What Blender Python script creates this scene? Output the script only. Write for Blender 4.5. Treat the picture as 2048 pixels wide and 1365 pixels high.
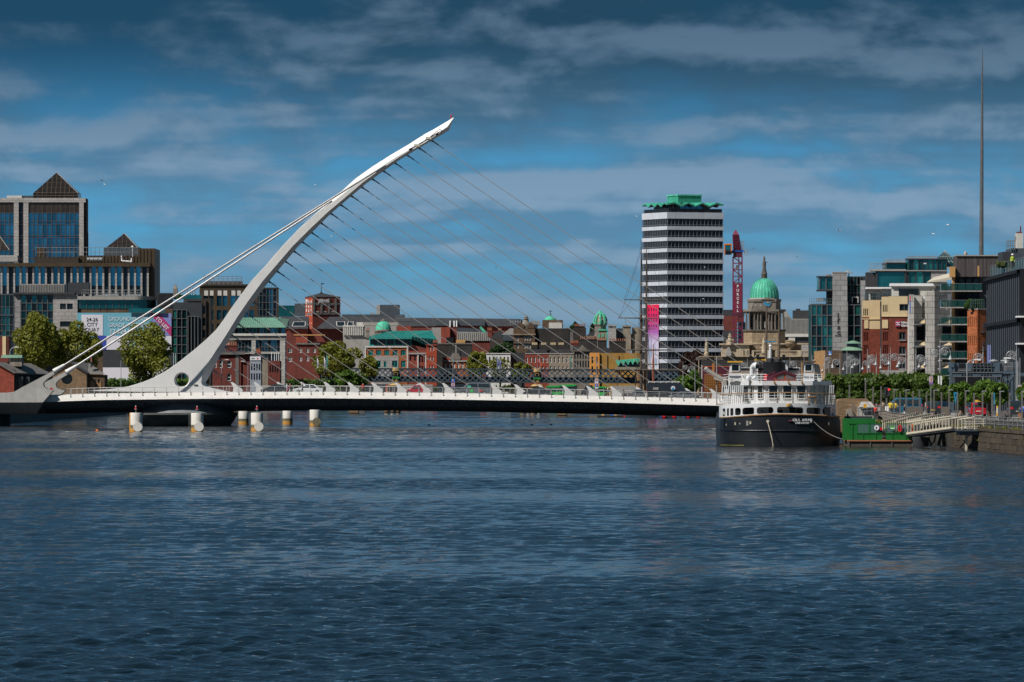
import bpy,bmesh,math,random
import numpy as np
from mathutils import Vector,Matrix
R = math.radians
random.seed(7)
for o in list(bpy.data.objects): bpy.data.objects.remove(o)
SC = bpy.context.scene
COL = SC.collection

# ------------------------------------------------------------------ camera
F = 13100.0
HC = 6.6
YH = 765.0
def X(px,D): return (px - 1024.0) / F * D
def Z(py,D): return HC + (YH - py) / F * D
cam = bpy.data.cameras.new('camera'); cob = bpy.data.objects.new('camera',cam); COL.objects.link(cob)
cam.sensor_width = 36; cam.lens = F / 2048 * 36
cam.shift_y = (YH - 682.5) / 2048
cam.clip_start = 1; cam.clip_end = 30000
cob.location = (0,0,HC); cob.rotation_euler = (R(90),0,0)
SC.camera = cob

# ------------------------------------------------------------------ sun, sky, exposure
SUN = Vector((0.55,0.42,-0.76)).normalized()
sl = bpy.data.lights.new('sun','SUN'); sl.energy = 5.0; sl.angle = R(0.5); sl.color = (1,.955,.885)
so = bpy.data.objects.new('sun',sl); COL.objects.link(so)
so.rotation_euler = SUN.to_track_quat('-Z','Y').to_euler()
SC.view_settings.view_transform = 'Standard'; SC.view_settings.look = 'None'
SC.view_settings.exposure = 0.12; SC.view_settings.gamma = 1
W = bpy.data.worlds.new('World'); SC.world = W; W.use_nodes = True
def build_world():
	nt = W.node_tree; N = nt.nodes; L = nt.links
	for n in list(N): N.remove(n)
	def nd(t,**k):
		n = N.new(t)
		for a,b in k.items(): setattr(n,a,b)
		return n
	def inp(n,i,v):
		if hasattr(v,'is_linked') or isinstance(v,bpy.types.NodeSocket): L.new(v,n.inputs[i])
		else: n.inputs[i].default_value = v
	def mth(op,a,b=0.0,c=0.0,clamp=False):
		n = nd('ShaderNodeMath',operation=op); n.use_clamp = clamp
		inp(n,0,a); inp(n,1,b)
		if len(n.inputs) > 2: inp(n,2,c)
		return n.outputs[0]
	def mix(f,a,b,bt='MIX'):
		n = nd('ShaderNodeMixRGB',blend_type=bt); inp(n,0,f); inp(n,1,a); inp(n,2,b); return n.outputs[0]
	def smooth(v,a,b):
		n = nd('ShaderNodeMapRange',interpolation_type='SMOOTHSTEP')
		inp(n,0,v); n.inputs[1].default_value = a; n.inputs[2].default_value = b; return n.outputs[0]
	sky = nd('ShaderNodeTexSky',sky_type='NISHITA'); sky.sun_disc = False
	sky.sun_elevation = math.asin(-SUN.z); sky.sun_rotation = math.atan2(-SUN.x,-SUN.y)
	sky.air_density = 1.0; sky.dust_density = 0.4; sky.ozone_density = 4.0
	tc = nd('ShaderNodeTexCoord'); sp = nd('ShaderNodeSeparateXYZ'); L.new(tc.outputs['Generated'],sp.inputs[0])
	zc = mth('MAXIMUM',sp.outputs[2],0.0)
	def density(lift):
		# banks of cloud on a curved layer, broken up by billows; lift looks a little higher up the cloud
		dv = mth('ADD',zc,.06+lift)
		cb = nd('ShaderNodeCombineXYZ'); inp(cb,0,mth('DIVIDE',sp.outputs[0],dv)); inp(cb,1,mth('DIVIDE',sp.outputs[1],dv)); cb.inputs[2].default_value = 2.3
		c2 = nd('ShaderNodeCombineXYZ'); inp(c2,0,sp.outputs[0]); inp(c2,1,sp.outputs[1]); inp(c2,2,mth('MULTIPLY',mth('ADD',sp.outputs[2],lift),2.1))
		def noise(vec,scale,det,rough,dist,off):
			mp = nd('ShaderNodeMapping'); mp.inputs['Location'].default_value = off; L.new(vec,mp.inputs[0])
			n = nd('ShaderNodeTexNoise'); n.inputs['Scale'].default_value = scale; n.inputs['Detail'].default_value = det
			n.inputs['Roughness'].default_value = rough; n.inputs['Distortion'].default_value = dist
			L.new(mp.outputs[0],n.inputs['Vector']); return n.outputs[0]
		n1 = noise(cb.outputs[0],1.25,3,.5,.15,(3.4,1.7,0)); n2 = noise(c2.outputs[0],46,6,.55,.25,(1.2,4.1,3))
		return mth('ADD',mth('MULTIPLY',n1,.52),mth('MULTIPLY',n2,.48)),n1
	dens,n1 = density(0.); dup,_ = density(.0036)
	cov = smooth(dens,.345,.55)
	lit = smooth(mth('SUBTRACT',dens,dup),-.055,.10)
	base = mix(1.0,sky.outputs[0],(.15,.54,1.06,1),'MULTIPLY')
	el = smooth(zc,.024,.056)
	cl = mix(lit,mix(el,(.92,2.1,3.35,1),(.17,.58,1.05,1)),mix(el,(2.05,3.1,4.3,1),(.92,1.6,2.4,1)))
	deep = mix(el,base,(.13,.62,1.22,1))
	c = mix(mth('MULTIPLY',cov,.88),deep,cl)
	c = mix(mth('MULTIPLY',mth('SUBTRACT',1.0,smooth(zc,.0,.026)),.68),c,(1.75,2.95,3.95,1))
	bg = nd('ShaderNodeBackground'); L.new(c,bg.inputs[0]); bg.inputs[1].default_value = .1
	out = nd('ShaderNodeOutputWorld'); L.new(bg.outputs[0],out.inputs[0])
build_world()

# ------------------------------------------------------------------ helpers
def link(o):
	COL.objects.link(o); return o
def tag(o,label=None,cat=None,group=None,kind=None):
	if label: o['label'] = label
	if cat: o['category'] = cat
	if group: o['group'] = group
	if kind: o['kind'] = kind
	return o
def thing(name,label,cat,loc=(0,0,0),rz=0,group=None):
	o = link(bpy.data.objects.new(name,None)); o.location = loc; o.rotation_euler = (0,0,rz); o.empty_display_size = .5
	return tag(o,label,cat,group)
class MB:
	def __init__(s): s.v = []; s.f = []
	def add(s,vs,fs):
		n = len(s.v); s.v += [tuple(p) for p in vs]; s.f += [tuple(i + n for i in f) for f in fs]; return s
	def box(s,x0,x1,y0,y1,z0,z1):
		return s.add([(x0,y0,z0),(x1,y0,z0),(x1,y1,z0),(x0,y1,z0),(x0,y0,z1),(x1,y0,z1),(x1,y1,z1),(x0,y1,z1)],
					 [(0,3,2,1),(4,5,6,7),(0,1,5,4),(1,2,6,5),(2,3,7,6),(3,0,4,7)])
	def frus(s,b,t):
		return s.add([(b[0],b[2],b[4]),(b[1],b[2],b[4]),(b[1],b[3],b[4]),(b[0],b[3],b[4]),(t[0],t[2],t[4]),(t[1],t[2],t[4]),(t[1],t[3],t[4]),(t[0],t[3],t[4])],
					 [(0,3,2,1),(4,5,6,7),(0,1,5,4),(1,2,6,5),(2,3,7,6),(3,0,4,7)])
	def quad(s,a,b,c,d): return s.add([a,b,c,d],[(0,1,2,3)])
	def poly(s,pts): return s.add(pts,[tuple(range(len(pts)))])
	def prism(s,pts,y0,y1):
		n = len(pts)
		vs = [(x,y0,z) for x,z in pts] + [(x,y1,z) for x,z in pts]
		fs = [tuple(range(n)),tuple(range(2*n-1,n-1,-1))] + [(i,i+n,(i+1) % n + n,(i+1) % n) for i in range(n)]
		return s.add(vs,fs)
	def prismx(s,pts,x0,x1):
		n = len(pts)
		vs = [(x0,y,z) for y,z in pts] + [(x1,y,z) for y,z in pts]
		fs = [tuple(range(n)),tuple(range(2*n-1,n-1,-1))] + [(i,i+n,(i+1) % n + n,(i+1) % n) for i in range(n)]
		return s.add(vs,fs)
	def slab(s,pts,z0,z1):
		n = len(pts)
		vs = [(x,y,z0) for x,y in pts] + [(x,y,z1) for x,y in pts]
		fs = [tuple(range(n-1,-1,-1)),tuple(range(n,2*n))] + [(i,(i+1) % n,(i+1) % n + n,i+n) for i in range(n)]
		return s.add(vs,fs)
	def tube(s,p0,p1,r0,r1=None,n=8):
		r1 = r0 if r1 is None else r1
		p0 = Vector(p0); p1 = Vector(p1); d = (p1 - p0)
		if d.length < 1e-6: return s
		d.normalize(); a = d.orthogonal().normalized(); b = d.cross(a)
		vs = []
		for p,r in ((p0,r0),(p1,r1)):
			for i in range(n):
				t = 2 * math.pi * i / n; vs.append(p + a * (r * math.cos(t)) + b * (r * math.sin(t)))
		fs = [(i,(i+1) % n,(i+1) % n + n,i+n) for i in range(n)] + [tuple(range(n-1,-1,-1)),tuple(range(n,2*n))]
		return s.add(vs,fs)
	def path(s,pts,r,n=6):
		for a,b in zip(pts,pts[1:]): s.tube(a,b,r,r,n)
		return s
	def bar(s,p0,p1,w,t):
		p0 = Vector(p0); p1 = Vector(p1); d = (p1 - p0).normalized(); q = Vector((-d.z,0,d.x)) * (w/2); h = Vector((0,t/2,0))
		vs = [p0-q-h,p1-q-h,p1+q-h,p0+q-h,p0-q+h,p1-q+h,p1+q+h,p0+q+h]
		return s.add(vs,[(0,1,2,3),(7,6,5,4),(0,4,5,1),(1,5,6,2),(2,6,7,3),(3,7,4,0)])
	def lathe(s,prof,cx=0,cy=0,n=20,sx=1,sy=1):
		vs = []
		for r,z in prof:
			for i in range(n):
				t = 2*math.pi*i/n; vs.append((cx + sx*r*math.cos(t),cy + sy*r*math.sin(t),z))
		fs = []
		for k in range(len(prof)-1):
			for i in range(n):
				j = (i+1) % n; fs.append((k*n+i,k*n+j,(k+1)*n+j,(k+1)*n+i))
		fs.append(tuple(range(n-1,-1,-1))); m = (len(prof)-1)*n; fs.append(tuple(range(m,m+n)))
		return s.add(vs,fs)
	def ball(s,c,r,n=10,k=6,sz=1):
		return s.lathe([(max(1e-3,r*math.sin(math.pi*i/k)),c[2]-sz*r*math.cos(math.pi*i/k)) for i in range(k+1)],c[0],c[1],n)
	def mesh(s,name,m,smooth=False):
		me = bpy.data.meshes.new(name); me.from_pydata(s.v,[],s.f)
		me.materials.append(M(m) if isinstance(m,str) else m)
		if smooth:
			me.polygons.foreach_set('use_smooth',[True]*len(me.polygons))
			if hasattr(me,'set_sharp_from_angle'): me.set_sharp_from_angle(angle=R(40))
		me.update(); return me
	def build(s,name,m,parent=None,smooth=False,loc=None,label=None):
		o = link(bpy.data.objects.new(name,s.mesh(name,m,smooth)))
		if parent: o.parent = parent
		if loc: o.location = loc
		if label: o['label'] = label
		return o
def inst(name,me,parent,loc=(0,0,0),rz=0,rot=None):
	o = link(bpy.data.objects.new(name,me)); o.parent = parent; o.location = loc
	o.rotation_euler = rot if rot else (0,0,rz); return o
def kids(o): return [c for c in bpy.data.objects if c.parent == o]
def copy_tree(o,parent=None,ch=None):
	if ch is None:
		ch = {}
		for c in bpy.data.objects:
			if c.parent: ch.setdefault(c.parent.name,[]).append(c)
	c = link(o.copy()); c.parent = parent
	for k in ch.get(o.name,[]): copy_tree(k,c,ch)
	return c

# ------------------------------------------------------------------ materials
MATS = {}; SPEC = {}
def M(name):
	if name in MATS: return MATS[name]
	MATS[name] = make_mat(name,**SPEC[name]); return MATS[name]
def make_mat(name,col=(.5,.5,.5),rough=.7,metal=0.,var=.18,scale=.6,kind='plain',col2=None,streak=0.,bump=0.,spec=.5,rnd=0.,emit=0.,alpha=1.,coat=0.):
	m = bpy.data.materials.new(name); m.use_nodes = True
	nt = m.node_tree; N = nt.nodes; L = nt.links; b = N['Principled BSDF']
	b.inputs['Roughness'].default_value = rough; b.inputs['Metallic'].default_value = metal
	b.inputs['Specular IOR Level'].default_value = spec
	if coat: b.inputs['Coat Weight'].default_value = coat
	tc = N.new('ShaderNodeTexCoord')
	def noise(s,det=4,sc=(1,1,1)):
		mp = N.new('ShaderNodeMapping'); mp.inputs['Scale'].default_value = sc; L.new(tc.outputs['Object'],mp.inputs[0])
		n = N.new('ShaderNodeTexNoise'); n.inputs['Scale'].default_value = s; n.inputs['Detail'].default_value = det
		n.inputs['Roughness'].default_value = .65
		L.new(mp.outputs[0],n.inputs['Vector']); return n.outputs[0]
	def rng(v,a,b_,c,d):
		n = N.new('ShaderNodeMapRange'); L.new(v,n.inputs[0])
		for i,q in enumerate((a,b_,c,d)): n.inputs[i+1].default_value = q
		return n.outputs[0]
	def mul(c1,fac):
		n = N.new('ShaderNodeVectorMath'); n.operation = 'SCALE'; L.new(c1,n.inputs[0]); L.new(fac,n.inputs['Scale']); return n.outputs[0]
	def rgb(c):
		n = N.new('ShaderNodeRGB'); n.outputs[0].default_value = (*c,1); return n.outputs[0]
	def mixc(f,a,c):
		n = N.new('ShaderNodeMixRGB'); L.new(f,n.inputs[0]); L.new(a,n.inputs[1]); L.new(c,n.inputs[2]); return n.outputs[0]
	c = rgb(col)
	if kind == 'brick':
		sp = N.new('ShaderNodeSeparateXYZ'); L.new(tc.outputs['Object'],sp.inputs[0])
		ad = N.new('ShaderNodeMath'); L.new(sp.outputs[0],ad.inputs[0]); L.new(sp.outputs[1],ad.inputs[1])
		cb = N.new('ShaderNodeCombineXYZ'); L.new(ad.outputs[0],cb.inputs[0]); L.new(sp.outputs[2],cb.inputs[1])
		bt = N.new('ShaderNodeTexBrick'); L.new(cb.outputs[0],bt.inputs[0])
		bt.inputs['Color1'].default_value = (*[q*1.25 for q in col],1); bt.inputs['Color2'].default_value = (*[q*.7 for q in col],1)
		bt.inputs['Mortar'].default_value = (*(col2 or [q*.6 for q in col]),1)
		bt.inputs['Scale'].default_value = scale; bt.inputs['Brick Width'].default_value = .55; bt.inputs['Row Height'].default_value = .22
		bt.inputs['Mortar Size'].default_value = .02
		c = bt.outputs[0]
		c = mul(c,rng(noise(.25,5),.3,.7,1-var,1+var))
	elif kind == 'leaf':
		g = N.new('ShaderNodeNewGeometry'); c = mixc(g.outputs['Random Per Island'],c,rgb(col2 or [q*1.8 for q in col]))
	elif kind == 'panel':
		sp = N.new('ShaderNodeSeparateXYZ'); L.new(tc.outputs['Object'],sp.inputs[0])
		ad = N.new('ShaderNodeMath'); L.new(sp.outputs[0],ad.inputs[0]); L.new(sp.outputs[1],ad.inputs[1])
		cb = N.new('ShaderNodeCombineXYZ'); L.new(ad.outputs[0],cb.inputs[0]); L.new(sp.outputs[2],cb.inputs[1])
		bt = N.new('ShaderNodeTexBrick'); L.new(cb.outputs[0],bt.inputs[0])
		bt.inputs['Color1'].default_value = (*[q*1.08 for q in col],1); bt.inputs['Color2'].default_value = (*[q*.9 for q in col],1)
		bt.inputs['Mortar'].default_value = (*(col2 or [q*.45 for q in col]),1); bt.inputs['Scale'].default_value = scale
		bt.inputs['Brick Width'].default_value = 1.2; bt.inputs['Row Height'].default_value = .7; bt.inputs['Mortar Size'].default_value = .035
		c = mul(bt.outputs[0],rng(noise(.3,6),.3,.7,1-var,1+var))
	elif kind == 'plank':
		w = noise(2.2,2,(1,1,.02)); c = mul(c,rng(w,.35,.65,.55,1.4)); c = mul(c,rng(noise(9,3,(1,1,.08)),.3,.7,1-var,1+var))
	else:
		c = mul(c,rng(noise(scale,6),.3,.7,1-var,1+var))
		if col2: c = mixc(rng(noise(scale*.6,7),.52,.66,0,1),c,rgb(col2))
	if streak: c = mul(c,rng(noise(2.5,5,(1,1,.06)),.35,.75,1,1-streak))
	if rnd:
		oi = N.new('ShaderNodeObjectInfo'); c = mul(c,rng(oi.outputs['Random'],0,1,1-rnd,1+rnd))
	L.new(c,b.inputs['Base Color'])
	if bump:
		bp = N.new('ShaderNodeBump'); bp.inputs['Strength'].default_value = bump; bp.inputs['Distance'].default_value = .05
		L.new(noise(scale*6,5),bp.inputs['Height']); L.new(bp.outputs[0],b.inputs['Normal'])
	if kind == 'leaf':
		tr = N.new('ShaderNodeBsdfTranslucent'); L.new(c,tr.inputs[0]); ms = N.new('ShaderNodeMixShader'); ms.inputs[0].default_value = .42
		L.new(b.outputs[0],ms.inputs[1]); L.new(tr.outputs[0],ms.inputs[2]); L.new(ms.outputs[0],N['Material Output'].inputs[0])
	if emit:
		b.inputs['Emission Color'].default_value = (*col,1); b.inputs['Emission Strength'].default_value = emit
	if alpha < 1: b.inputs['Alpha'].default_value = alpha
	return m
def S(name,col,**k): SPEC[name] = dict(col=col,**k)
S('bridge_white',(.68,.67,.655),rough=.45,var=.05,scale=.25,streak=.07)
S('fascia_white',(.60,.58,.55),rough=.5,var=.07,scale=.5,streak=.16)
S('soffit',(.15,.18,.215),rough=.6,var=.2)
S('conc',(.44,.425,.40),rough=.85,var=.18,scale=.4,streak=.22)
S('conc_dark',(.09,.095,.09),rough=.9,var=.3,streak=.3)
S('cable',(.36,.345,.325),rough=.5,metal=.3)
S('stay',(.42,.41,.41),rough=.4,metal=.3)
S('rail',(.42,.41,.40),rough=.5)
S('steel_grey',(.20,.21,.22),rough=.5,metal=.4)
S('steel_blue',(.06,.09,.12),rough=.55,var=.25,scale=1.5)
S('truss',(.03,.042,.05),rough=.6,var=.3)
S('black',(.010,.011,.014),rough=.55,spec=.25)
S('charcoal',(.028,.032,.038),rough=.6,var=.2)
S('slate',(.035,.036,.042),rough=.7,var=.3,streak=.2)
S('slat',(.12,.14,.17),rough=.5,metal=.3)
S('slate_blue',(.05,.065,.08),rough=.6,var=.25,streak=.2)
S('white',(.75,.75,.76),rough=.5,var=.05)
S('house_grey',(.30,.33,.40),rough=.8,var=.15,streak=.15)
S('tower_white',(.53,.56,.63),rough=.6,var=.10,scale=.4,streak=.18)
S('copper',(.040,.34,.225),rough=.65,var=.3,streak=.35)
S('white_ship',(.60,.61,.63),rough=.4,var=.05,scale=.8,streak=.10)
S('offwhite',(.55,.53,.49),rough=.7,var=.12,streak=.12)
S('lt_stone',(.42,.40,.37),rough=.8,kind='panel',scale=.8,var=.14)
S('grey_stone',(.27,.265,.265),rough=.85,kind='panel',scale=.62,var=.16)
S('gq_stone',(.33,.31,.30),rough=.8,kind='panel',scale=.8,var=.12)
S('custom',(.32,.235,.15),rough=.85,kind='panel',scale=.9,var=.3,streak=.25)
S('custom_dark',(.105,.09,.075),rough=.85,var=.35,scale=.8,streak=.35)
S('custom_lt',(.45,.36,.25),rough=.85,var=.3,scale=.9,streak=.3)
S('brick_red',(.26,.048,.027),kind='brick',scale=1.2,rough=.85)
S('brick_dkred',(.15,.030,.021),kind='brick',scale=1.2,rough=.85)
S('brick_org',(.36,.105,.035),kind='brick',scale=1.2,rough=.85)
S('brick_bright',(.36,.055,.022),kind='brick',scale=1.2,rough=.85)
S('brick_hotel',(.17,.034,.017),kind='brick',scale=1.2,rough=.85)
S('brick_tan',(.21,.135,.075),kind='brick',scale=1.3,rough=.9,var=.3)
S('brick_dark',(.045,.034,.028),kind='brick',scale=1.2,rough=.9,var=.35)
S('brick_soot',(.028,.024,.022),kind='brick',scale=1.2,rough=.9,var=.4)
S('brick_brown',(.10,.062,.036),kind='brick',scale=1.0,rough=.9,var=.3)
S('render_tan',(.27,.225,.17),var=.22,scale=.5,streak=.25)
S('render_grey',(.15,.14,.13),var=.25,streak=.25)
S('cream',(.60,.47,.27),rough=.8,var=.06,streak=.06)
S('orange',(.62,.27,.055),rough=.8,var=.08)
S('ochre',(.34,.185,.035),rough=.8,var=.18,streak=.15)
S('bronze',(.070,.047,.026),rough=.5,var=.2,metal=.3)
S('bronze_dk',(.035,.024,.016),rough=.6,var=.2)
S('verdigris',(.08,.50,.32),rough=.7,var=.3,scale=.5,streak=.4,col2=(.06,.36,.25))
S('verdigris_dk',(.05,.30,.24),rough=.7,var=.2,streak=.3)
S('green_roof',(.16,.27,.19),rough=.6,var=.15,streak=.2)
S('teal_roof',(.02,.245,.215),rough=.55,var=.2,streak=.3)
S('teal_trim',(.02,.30,.28),rough=.5)
S('dome_stone',(.19,.165,.14),rough=.85,var=.3,streak=.3)
S('wood_clad',(.060,.050,.050),kind='plank',rough=.8)
S('mesh',(.10,.10,.10),rough=.7,alpha=.55)
S('timber',(.30,.17,.075),rough=.6,var=.2,scale=2)
S('wood_gold',(.46,.255,.085),rough=.6,var=.15)
S('zinc',(.33,.31,.29),rough=.55,var=.12,streak=.25)
S('maroon',(.085,.012,.030),rough=.5,var=.15)
S('crane_red',(.16,.014,.042),rough=.5,var=.15)
S('orange_paint',(.70,.18,.02),rough=.5)
S('glass_blue',(.045,.19,.27),rough=.07,metal=.85,rnd=.35,var=.3,scale=.25,spec=.8)
S('glass_navy',(.008,.013,.024),rough=.12,metal=.1,rnd=.5,var=.2,spec=.35)
S('glass_teal',(.012,.10,.105),rough=.07,metal=.6,rnd=.6,var=.35,scale=.25,spec=.6)
S('glass_green',(.03,.19,.17),rough=.08,metal=.6,rnd=.5,var=.3,scale=.3)
S('glass_dark',(.010,.016,.020),rough=.1,metal=.2,rnd=.6,var=.3,spec=.5)
S('glass_balcony',(.02,.085,.08),rough=.08,metal=.2,alpha=.62,var=.1)
S('glass_clear',(.10,.17,.18),rough=.06,alpha=.45,var=.05)
S('brownglass',(.045,.035,.030),rough=.2,metal=.3,var=.2,rnd=.2)
S('pyr_glass',(.030,.024,.022),rough=.2,metal=.35,var=.6,scale=3,rnd=.2)
S('mullion',(.11,.115,.12),rough=.5,metal=.3)
S('mullion_lt',(.13,.14,.16),rough=.5)
S('mullion_br',(.085,.055,.035),rough=.5)
S('win_white',(.62,.62,.60),rough=.6)
S('leaf',(.040,.088,.012),kind='leaf',col2=(.10,.16,.018),rough=.6)
S('leaf_lt',(.13,.155,.015),kind='leaf',col2=(.26,.265,.028),rough=.6)
S('leaf_mid',(.06,.13,.014),kind='leaf',col2=(.15,.26,.03),rough=.6)
S('leaf_dk',(.010,.036,.007),kind='leaf',col2=(.035,.085,.012),rough=.6)
S('leaf_red',(.030,.010,.008),kind='leaf',col2=(.060,.022,.014),rough=.7)
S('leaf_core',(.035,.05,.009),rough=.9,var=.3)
S('bark',(.05,.04,.03),rough=.9)
S('hull',(.006,.008,.012),rough=.45,var=.6,scale=.7,streak=.5,col2=(.020,.015,.013),spec=.5)
S('rope',(.35,.31,.24),rough=.9)
S('red',(.55,.012,.018),rough=.4)
S('car_red',(.42,.008,.025),rough=.25,coat=.6,var=.03)
S('car_grey',(.16,.175,.20),rough=.3,metal=.4,coat=.5,var=.03)
S('car_dark',(.022,.026,.032),rough=.25,coat=.5,var=.03)
S('car_white',(.62,.63,.64),rough=.3,coat=.5,var=.03)
S('car_blue',(.02,.12,.20),rough=.3,metal=.3,coat=.5,var=.03)
S('car_glass',(.02,.03,.035),rough=.06,spec=.8,var=.05)
S('tyre',(.012,.012,.012),rough=.9)
S('bus_orange',(.62,.13,.03),rough=.4)
S('bus_green',(.02,.38,.06),rough=.4)
S('bus_yellow',(.62,.42,.03),rough=.4)
S('kiosk_green',(.006,.125,.018),rough=.5,var=.12)
S('kiosk_lt',(.02,.45,.05),rough=.5)
S('cream_paint',(.52,.47,.37),rough=.6,var=.08)
S('blue_paint',(.012,.10,.42),rough=.5)
S('sky_paint',(.02,.22,.40),rough=.5)
S('yellow',(.66,.36,.02),rough=.5)
S('hivis',(.45,.62,.04),rough=.6)
S('skin',(.42,.24,.16),rough=.6)
S('cloth_dark',(.03,.033,.045),rough=.9)
S('cloth_jean',(.05,.085,.16),rough=.9)
S('cloth_white',(.62,.60,.60),rough=.9)
S('cloth_red',(.45,.04,.03),rough=.9)
S('cloth_yellow',(.58,.44,.03),rough=.9)
S('cloth_tan',(.26,.20,.14),rough=.9)
S('cloth_pink',(.48,.08,.16),rough=.9)
S('hair',(.03,.02,.014),rough=.8)
S('poster',(.50,.38,.46),rough=.6)
S('poster_purple',(.20,.10,.30),rough=.6)
S('banner_aqua',(.13,.36,.46),rough=.6,var=.03)
S('banner_lav',(.20,.23,.50),rough=.6,var=.03)
S('banner_grey',(.47,.46,.50),rough=.6,var=.03)
S('banner_pale',(.62,.60,.66),rough=.6,var=.03)
S('banner_blue',(.03,.055,.36),rough=.6,var=.03)
S('banner_mag',(.40,.025,.14),rough=.6,var=.03)
S('banner_red',(.62,.008,.10),rough=.6,var=.05)
S('banner_text',(.62,.66,.70),rough=.6,var=.02)
S('pile_white',(.66,.63,.58),rough=.6,var=.08,streak=.12)
S('pile_rust',(.45,.215,.035),rough=.8,var=.3,scale=2)
S('pile_stain',(.14,.12,.075),rough=.85,var=.4,scale=3)
S('pier_gold',(.40,.255,.095),rough=.6,var=.2)
S('graf_green',(.04,.26,.07),rough=.6)
S('quay_stone',(.060,.044,.026),rough=.9,var=.4,scale=1.2,streak=.45,bump=.4,rnd=.35)
S('quay_joint',(.030,.026,.020),rough=.95,var=.3)
S('weed',(.10,.115,.015),kind='leaf',col2=(.20,.19,.03))
S('ground',(.14,.135,.125),rough=.9,var=.2,scale=.2)
S('asphalt',(.05,.05,.052),rough=.9,var=.15)
S('paving',(.24,.22,.19),rough=.9,var=.15)
S('paint',(.7,.7,.68),rough=.7)
S('redlight',(.9,.02,.02),emit=1.6)
S('bird',(.62,.62,.62),rough=.7)
S('bird_dk',(.10,.10,.11),rough=.7)
S('lampmetal',(.29,.30,.31),rough=.5,metal=.2)
S('post_grey',(.13,.12,.115),rough=.6)
S('timberwall',(.20,.17,.14),rough=.85,kind='plank')
S('pontoon',(.065,.055,.045),rough=.85,var=.3,streak=.3)
S('terracotta',(.33,.12,.06),rough=.85,var=.2)
S('mast',(.085,.060,.042),rough=.7,var=.3)
S('mast_red',(.24,.060,.030),rough=.6,var=.2)
S('rigging',(.045,.040,.036),rough=.9)
S('spire',(.24,.235,.225),rough=.38,metal=.8,var=.15)
S('sign_blue',(.015,.16,.55),rough=.5)
S('scaffold',(.36,.145,.035),rough=.7,var=.3)

TXT = {}
def text(s,size,parent,loc,mat,rot=(R(90),0,0),ext=.02,name='lettering',align='LEFT',sx=1.,bold=0.):
	k = (s,align,ext,mat,bold)
	if k not in TXT:
		cu = bpy.data.curves.new('lettering','FONT'); cu.body = s; cu.size = 1; cu.extrude = ext; cu.align_x = align; cu.offset = bold
		cu.resolution_u = 3
		t = link(bpy.data.objects.new('tmp',cu)); bpy.context.view_layer.update()
		me = bpy.data.meshes.new_from_object(t.evaluated_get(bpy.context.evaluated_depsgraph_get()))
		bpy.data.objects.remove(t); me.materials.clear(); me.materials.append(M(mat)); TXT[k] = me
	o = link(bpy.data.objects.new(name,TXT[k])); o.parent = parent; o.location = loc; o.rotation_euler = rot; o.scale = (size*sx,size,1)
	return o
# ================================================================== SETTING
GZ = 2.9
LB = [(-81,-400),(-81,1050),(-80.5,1170),(-79,1500),(-50,1930),(-38,2100),(-30,2400)]
RB = [(50,-400),(48,560),(46.8,605),(44.6,680),(45,1000),(46,1500),(42,1930),(36,2100),(30,2400)]
def bx_at(line,D):
	for (a,b),(c,d) in zip(line,line[1:]):
		if b <= D <= d: return a + (c-a)*(D-b)/(d-b)
def make_ground():
	m = MB(); E = 9000
	for line,e in ((LB,-E),(RB,E)):
		for (a,b),(c,d) in zip(line,line[1:]):
			if e > 0: a += 1.25; c += 1.25
			q = [(e,b,GZ),(a,b,GZ),(c,d,GZ),(e,d,GZ)]
			m.poly(q if e < 0 else q[::-1])
	m.poly([(-E,2400,GZ),(-30,2400,GZ),(30,2400,GZ),(E,2400,GZ),(E,20000,GZ),(-E,20000,GZ)])
	tag(m.build('ground','paving'),kind='structure')
	m = MB()
	for line,off in ((LB,-22),(RB,9)):
		for (a,b),(c,d) in zip(line[:-1],line[1:]):
			m.quad((a+off,b,GZ+.006),(a+off+9,b,GZ+.006),(c+off+9,d,GZ+.006),(c+off,d,GZ+.006))
	tag(m.build('road','asphalt'),kind='structure')
make_ground()

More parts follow.
